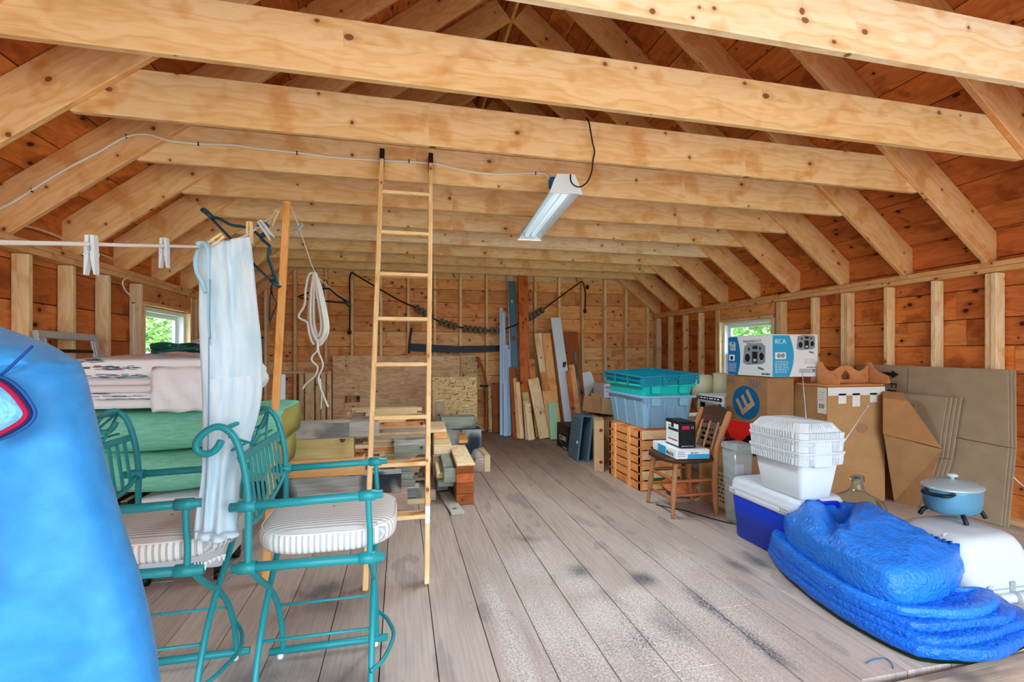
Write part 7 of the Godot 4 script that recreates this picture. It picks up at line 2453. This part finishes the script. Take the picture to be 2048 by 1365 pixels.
	for q in [[0.0, 0.43, 0.36, 0.0], [0.02, 0.46, 0.385, 0.0], [0.09, 0.465, 0.39, 0.0], [0.12, 0.46, 0.385, 0.0], [0.2, 0.435, 0.37, -0.005], [0.27, 0.395, 0.345, -0.012], [0.305, 0.36, 0.32, -0.018], [0.322, 0.32, 0.29, -0.02], [0.328, 0.25, 0.24, -0.02], [0.33, 0.02, 0.02, -0.02]]:
		rings.append(rrect(q[1], q[2], 0.07, q[0], q[3], 0, 6))
	loft(st, rings)
	commit("shell", st, wp, cs)
	st = begin(true)
	rod(st, V(-0.11, 0.055, 0.205), V(0.13, 0.055, 0.205), 0.022, 14)
	commit("latch_bar", st, wp, cs)
	for x in [-0.08, 0.03, 0.14]:
		st = begin(true)
		lathe(st, [Vector2(0.018, -0.008), Vector2(0.029, -0.008), Vector2(0.029, 0.008), Vector2(0.018, 0.008)], 14, frame(V(x, 0.055, 0.205), V(0, 0, 1), V(1, 0, 0)))
		commit("latch_collar", st, mat("clear_grey", Color(0.62, 0.66, 0.68), 0.3), cs)
	boxnode("latch_tab", cs, V(0.035, 0.1, 0.197), V(0.03, 0.05, 0.012), M.clear_grey, 0.003)
	st = begin(true)
	var seamr := []
	for v in rrect(0.467, 0.392, 0.07, 0.095, 0, 0, 6):
		seamr.append(v)
	seamr.append(seamr[0])
	tube(st, seamr, 0.003, 5)
	commit("seam", st, M.clear_grey, cs)
	var rt := thing("electric_roaster", "blue-grey oval electric roaster with a pale lid standing on the white case", "roaster", V(2.86, 0.33, -1.965), 0.25)
	var rb := mat("roaster_blue", Color(0.36, 0.58, 0.70), 0.4, null, 0.2)
	var rlid := mat("roaster_lid", Color(0.66, 0.74, 0.76), 0.3, null, 0.3)
	st = begin(true)
	lathe(st, [Vector2(0.0, 0.035), Vector2(0.11, 0.035), Vector2(0.128, 0.05), Vector2(0.136, 0.09), Vector2(0.139, 0.15), Vector2(0.139, 0.158), Vector2(0.0, 0.158)], 36, Transform3D(), 1.12, 0.86)
	commit("pan", st, rb, rt)
	st = begin(true)
	lathe(st, [Vector2(0.142, 0.158), Vector2(0.145, 0.165), Vector2(0.142, 0.171), Vector2(0.125, 0.18), Vector2(0.09, 0.192), Vector2(0.04, 0.2), Vector2(0.0, 0.202)], 36, Transform3D(), 1.12, 0.86)
	commit("lid", st, rlid, rt)
	st = begin(true)
	lathe(st, [Vector2(0.01, 0.2), Vector2(0.008, 0.21), Vector2(0.022, 0.215), Vector2(0.025, 0.222), Vector2(0.02, 0.228), Vector2(0.0, 0.23)], 18)
	commit("knob", st, mat("knob_clear", Color(0.75, 0.8, 0.82), 0.15), rt)
	var hd := mat("bakelite", Color(0.06, 0.12, 0.16), 0.4)
	for sg in [-1.0, 1.0]:
		st = begin(true)
		tube(st, curve([V(sg * 0.135, 0.15, -0.055), V(sg * 0.185, 0.145, -0.05), V(sg * 0.195, 0.143, 0.0), V(sg * 0.185, 0.145, 0.05), V(sg * 0.135, 0.15, 0.055)], 4), 0.012, 9, 0.8)
		commit("handle", st, hd, rt)
		for z in [-0.07, 0.07]:
			st = begin(true)
			tube(st, curve([V(sg * 0.08, 0.045, z), V(sg * 0.1, 0.035, z * 1.2), V(sg * 0.11, 0.004, z * 1.4)], 4), 0.011, 8)
			commit("leg", st, hd, rt)
	tarps()
	# ---- black cord on the floor
	var bc := thing("floor_cord", "black cord lying on the floor between the chair and the cooler", "cord")
	st = begin(true)
	tube(st, curve([V(1.965, 0.004, -3.442), V(2.032, 0.004, -3.351), V(2.105, 0.004, -3.262), V(2.17, 0.004, -3.109), V(2.248, 0.004, -2.963), V(2.296, 0.004, -2.921)], 5), 0.004, 6)
	commit("cord", st, M.black, bc)
	var wo := thing("wire_loop", "thin blue wire end curling on the floor before the tarps", "wire")
	st = begin(true)
	tube(st, curve([V(1.749, 0.004, -1.497), V(1.8, 0.004, -1.509), V(1.848, 0.004, -1.505), V(1.846, 0.004, -1.48), V(1.819, 0.004, -1.45)], 5), 0.002, 6)
	commit("wire", st, M.blue_box, wo)

func pillowed(st: SurfaceTool, foot: Array, y0: float, h: float, sd: int, shape: Callable, rough := 0.012, edge_r := 0.05) -> void:
	# a folded bundle: its outline on the ground, bulging edge, shaped top
	var n := FastNoiseLite.new()
	n.seed = sd
	n.frequency = 1.0
	n.fractal_octaves = 3
	n.fractal_type = FastNoiseLite.FRACTAL_RIDGED
	var loop := []
	var m := foot.size()
	for i in m:
		for k in 10:
			var p: Vector2 = foot[i].cubic_interpolate(foot[(i + 1) % m], foot[(i + m - 1) % m], foot[(i + 2) % m], k / 10.0)
			loop.append(p)
	var c := Vector2.ZERO
	for p in loop:
		c += p
	c /= loop.size()
	var rings := []
	var levels := []
	for k in 9:                                   # round the folded edge
		var a := PI * k / 9.0
		levels.append([1.0 - edge_r * (1.0 - sin(a)), 0.5 * h * (1.0 - cos(a))])
	for k in range(1, 19):                        # over the top
		levels.append([(1.0 - edge_r) * (1.0 - k / 18.5), -1.0])
	for q in levels:
		var ring := PackedVector3Array()
		for i in loop.size():
			var p: Vector2 = c + (loop[i] - c) * q[0]
			var y: float = q[1]
			if y < 0.0:
				y = h + (shape.call(p) - h) * smoothstep(edge_r, edge_r + 0.25, 1.0 - q[0])
			var nz := n.get_noise_3d(p.x * 5.0, y * 9.0, p.y * 5.0) * rough
			var out: Vector2 = (loop[i] - c).normalized() * nz * (1.0 if q[1] >= 0.0 else 0.3)
			ring.append(V(p.x + out.x, y0 + y + (nz if q[1] < 0.0 else 0.0), p.y + out.y))
		rings.append(ring)
	if (loop[10] - loop[0]).cross(loop[20] - loop[0]) > 0.0:
		for i in rings.size():
			rings[i].reverse()
	loft(st, rings, true, true, true, 6.0, 3.0)

func tarps() -> void:
	var st: SurfaceTool
	var tb := mat("tarp_blue", Color(0.08, 0.42, 0.86), 0.22)
	tb.heightmap_enabled = true
	tb.heightmap_texture = height_noise(512, 401, 0.022, 3, 1)
	tb.heightmap_scale = 0.9
	tb.uv1_triplanar = true
	tb.uv1_world_triplanar = true
	tb.uv1_scale = V(3.5, 3.5, 3.5)
	var t2 := mat("tarp_blue_light", Color(0.13, 0.49, 0.90), 0.22)
	t2.heightmap_enabled = true
	t2.heightmap_texture = tb.heightmap_texture
	t2.heightmap_scale = 0.9
	t2.uv1_triplanar = true
	t2.uv1_world_triplanar = true
	t2.uv1_scale = V(3, 3, 3)
	var gr := mat("tarp_green", Color(0.01, 0.13, 0.05), 0.45)
	# the lower tarp: folded flat, its green side showing underneath
	var lo := thing("tarp", "lower blue tarp folded into a long flat stack with a green underside", "tarp", Vector3.ZERO, 0.0, "folded blue tarps")
	var foot := [Vector2(2.12, -2.42), Vector2(2.02, -2.26), Vector2(1.94, -2.0), Vector2(1.905, -1.75), Vector2(1.93, -1.5), Vector2(1.99, -1.42), Vector2(2.2, -1.38), Vector2(2.42, -1.40), Vector2(2.64, -1.45), Vector2(2.66, -1.58), Vector2(2.5, -1.66), Vector2(2.5, -2.2), Vector2(2.3, -2.42)]
	st = begin(true)
	var f2 := []
	for p in foot:
		f2.append(Vector2(2.25, -1.9) + (p - Vector2(2.25, -1.9)) * 0.96)
	pillowed(st, f2, 0.0, 0.05, 3, func(_p: Vector2) -> float: return 0.045, 0.004, 0.02)
	commit("green_side", st, gr, lo)
	for k in 4:
		var h: float = [0.05, 0.045, 0.045, 0.05][k]
		var y: float = [0.022, 0.055, 0.088, 0.118][k]
		var ft := []
		for i in foot.size():
			var p: Vector2 = foot[i]
			var d: float = 0.02 * k
			if i >= 4 and i <= 10:
				p += Vector2(-0.045 * k if i > 7 else 0.008 * k, (-0.028 * k if i < 9 else 0.0) + 0.012 * sin(i * 2.3 + k * 2.0))
			ft.append(p + (Vector2(2.25, -1.9) - p).normalized() * d * 0.3)
		st = begin(true)
		var sag := 0.004 * k
		pillowed(st, ft, y, h, 11 + k, func(p: Vector2) -> float: return h * 0.85 + 0.008 * sin(p.x * 19.0 + p.y * 7.0 + k) - sag, 0.007, 0.035)
		commit("fold", st, tb if k < 3 else t2, lo)
	# the upper tarp: a heap folded over on itself, hollow in the middle
	var up := thing("tarp", "upper blue tarp bundled with a dark hollow between two folds", "tarp", Vector3.ZERO, 0.0, "folded blue tarps")
	foot = [Vector2(2.24, -2.40), Vector2(2.10, -2.28), Vector2(2.02, -2.12), Vector2(1.96, -1.85), Vector2(1.95, -1.64), Vector2(2.02, -1.56), Vector2(2.2, -1.56), Vector2(2.4, -1.62), Vector2(2.53, -1.72), Vector2(2.53, -1.9), Vector2(2.53, -2.2), Vector2(2.42, -2.38)]
	st = begin(true)
	pillowed(st, foot, 0.15, 0.15, 29, func(p: Vector2) -> float:
		var h := 0.155
		h += 0.045 * smoothstep(-1.65, -2.2, p.y) + 0.02 * smoothstep(2.05, 2.35, p.x)
		# the hollow, a trough between two folds, the farther fold lying over like a flap
		var a := Vector2(2.08, -1.93)
		var b := Vector2(2.36, -2.17)
		var ab := b - a
		var s := clampf((p - a).dot(ab) / ab.length_squared(), 0.0, 1.0)
		var side := (p - a).cross(ab.normalized())
		var d := p.distance_to(a + ab * s)
		h -= (0.03 + 0.07 * s) * exp(-pow(d / (0.03 + 0.035 * s), 2.0))
		if side < 0.0:
			h += 0.035 * smoothstep(0.03, 0.06, d) * (1.0 - smoothstep(0.1, 0.45, d))
		else:
			h += 0.015 * smoothstep(0.03, 0.08, d)
		return h, 0.014, 0.075)
	commit("bundle", st, t2, up)
	# pleated free edge at the right
	for k in 3:
		st = begin(true)
		var rows := []
		for i in 4:
			var line := []
			for j in 33:
				var g := float(j) / 32
				var zig := 0.022 * (1.0 if j % 2 == 0 else -1.0)
				line.append(V(2.50 + 0.025 * k + zig * 0.8, 0.17 + 0.05 * i - 0.02 * k, lerpf(-1.70 - 0.02 * k, -2.15, g)))
			rows.append(line)
		sheet(st, rows, 0.003)
		commit("pleat", st, tb, up)
	for q in [[V(2.50, 0.345, -1.75), up], [V(2.47, 0.195, -1.55), lo]]:
		st = begin(true)
		var rp := []
		for i in 15:
			rp.append(q[0] + V(cos(TAU * i / 14) * 0.011, sin(TAU * i / 14) * 0.008, sin(TAU * i / 14) * 0.008))
		tube(st, rp, 0.0035, 7)
		commit("grommet", st, M.alu, q[1])

# ---------------------------------------------------------------- what lies outside
func leaves(called: String, parent: Node, blobs: Array, count: int, size: float, m: Material, sd: int) -> void:
	var r := RandomNumberGenerator.new()
	r.seed = sd
	var st := begin()
	# a small folded leaf
	tri(st, V(0, 0, -0.5), V(-0.3, 0.06, 0), V(0, 0, 0.5))
	tri(st, V(0, 0, -0.5), V(0, 0, 0.5), V(0.3, 0.06, 0))
	st.generate_normals()
	var mm := MultiMesh.new()
	mm.transform_format = MultiMesh.TRANSFORM_3D
	mm.use_colors = true
	mm.mesh = st.commit()
	mm.instance_count = count
	for i in count:
		var b = blobs[r.randi_range(0, blobs.size() - 1)]
		var v := V(r.randfn(), r.randfn(), r.randfn()).normalized() * pow(r.randf(), 0.4)
		var p: Vector3 = b[0] + v * b[1]
		var bs := Basis.from_euler(V(r.randf_range(-0.9, 0.9), r.randf() * TAU, r.randf_range(-0.9, 0.9))).scaled(Vector3.ONE * size * r.randf_range(0.6, 1.3))
		mm.set_instance_transform(i, Transform3D(bs, p))
		var k := r.randf()
		mm.set_instance_color(i, Color(0.10 + 0.16 * k, 0.26 + 0.24 * k, 0.05 + 0.07 * k))
	var o := MultiMeshInstance3D.new()
	o.name = called
	o.multimesh = mm
	o.material_override = m
	o.set_meta("kind", "stuff")
	parent.add_child(o, true)

func outdoors() -> void:
	var st := begin()
	wbox(st, X(V(1, -0.6, 8.9)), V(60, 0.4, 13.4))
	var g := commit("yard_ground", st, mat("gravel", Color(0.62, 0.6, 0.56), 0.9), self)
	g.set_meta("kind", "structure")
	tag(g, "pale gravel yard outside the doorway", "ground")
	st = begin()
	wbox(st, X(V(-21, -0.9, -12)), V(37, 0.4, 28))
	wbox(st, X(V(23, -0.9, -12)), V(37, 0.4, 28))
	var gl := commit("grass_ground", st, mat("grass_green", Color(0.42, 0.52, 0.2), 0.95), self)
	gl.set_meta("kind", "structure")
	tag(gl, "sunlit grassy ground outside the windows", "ground")
	# green bank beyond the left window
	st = begin(true)
	var rows := []
	for i in 20:
		var line := []
		for j in 16:
			var z := -8.5 - 1.1 * i
			line.append(V(-13.0 + 0.75 * j, -0.75 + 0.36 * i + 0.2 * sin(j * 1.3 + i * 0.7), z))
		rows.append(line)
	rows.reverse()
	sheet(st, rows, 0.3)
	var bank := commit("grass_bank", st, mat("bank_green", Color(1, 1, 1), 0.95, speckle(256, 256, 501, Color(0.35, 0.40, 0.16), Color(0.66, 0.62, 0.36), 0.05, 0.5)), self)
	bank.set_meta("kind", "structure")
	tag(bank, "steep grassy bank beyond the small left window", "bank")
	var lm := mat("leaf_green", Color(1, 1, 1), 0.6)
	lm.vertex_color_use_as_albedo = true
	lm.backlight_enabled = true
	lm.backlight = Color(0.5, 0.5, 0.3)
	lm.cull_mode = BaseMaterial3D.CULL_DISABLED
	var bark := mat("bark", Color(0.36, 0.30, 0.25), 0.95)
	var pale_bark := mat("birch_bark", Color(0.72, 0.68, 0.62), 0.9)
	var r := RandomNumberGenerator.new()
	r.seed = 44
	var S := [[V(-4.5, -0.2, -10.4), 0.7], [V(-5.3, 0.5, -11.8), 0.9], [V(-5.0, 1.0, -12.8), 0.9], [V(-6.2, 1.4, -13.8), 1.1], [V(-5.6, 2.0, -15.0), 1.2]]
	for i in S.size():
		var t := thing("shrub", ["lowest green shrub on the bank seen through the left window", "rounded green shrub second up the bank", "dense shrub in the middle of the bank", "tall shrub near the top of the bank", "topmost shrub on the bank outside the left window"][i], "shrub", S[i][0], 0.0, "shrubs on the bank")
		var blobs := []
		for k in 6:
			blobs.append([V(r.randf_range(-0.6, 0.6), r.randf_range(0.2, 1.2), r.randf_range(-0.7, 0.7)) * S[i][1], 0.55 * S[i][1]])
		for k in 4:
			st = begin(true)
			tube(st, curve([V(0, -0.6, 0), V(0.05 * k - 0.1, 0.2, 0.1 * k - 0.15), blobs[k][0]], 4), 0.02, 6)
			commit("stem", st, bark, t)
		leaves("foliage", t, blobs, 3600, 0.12, lm, 60 + i)
	var T := [[V(8.6, -0.7, -9.2), 1.0], [V(10.4, -0.7, -11.8), 1.3], [V(12.6, -0.7, -12.4), 1.4], [V(13.5, -0.7, -7.6), 1.1]]
	for i in T.size():
		var t := thing("leafy_tree", ["pale barked tree nearest outside the right window", "leafy tree behind the pale barked one", "farthest leafy tree outside the right window", "leafy tree at the right edge of the far window"][i], "tree", T[i][0], 0.0, "trees outside the right window")
		var k: float = T[i][1]
		st = begin(true)
		tube(st, curve([V(0, 0, 0), V(0.1, 1.5 * k, 0.05), V(-0.1, 3.2 * k, 0), V(0.1, 5.0 * k, 0.1)], 5), [0.14, 0.13, 0.13, 0.12, 0.12, 0.11, 0.11, 0.1, 0.1, 0.09, 0.08, 0.07, 0.06, 0.05, 0.04, 0.03], 9)
		commit("trunk", st, pale_bark if i == 0 else bark, t)
		var blobs := []
		for q in 12:
			blobs.append([V(r.randf_range(-1.5, 1.5), r.randf_range(2.0, 5.2), r.randf_range(-1.5, 1.5)) * k, 0.75 * k])
		for q in 6:
			st = begin(true)
			tube(st, curve([V(0, blobs[q][0].y * 0.6, 0), V(blobs[q][0].x * 0.5, blobs[q][0].y * 0.85, blobs[q][0].z * 0.5), blobs[q][0]], 4), [0.05, 0.04, 0.03, 0.02, 0.02, 0.015, 0.01, 0.01, 0.01], 6)
			commit("branch", st, bark, t)
		leaves("foliage", t, blobs, 6500, 0.16, lm, 80 + i)
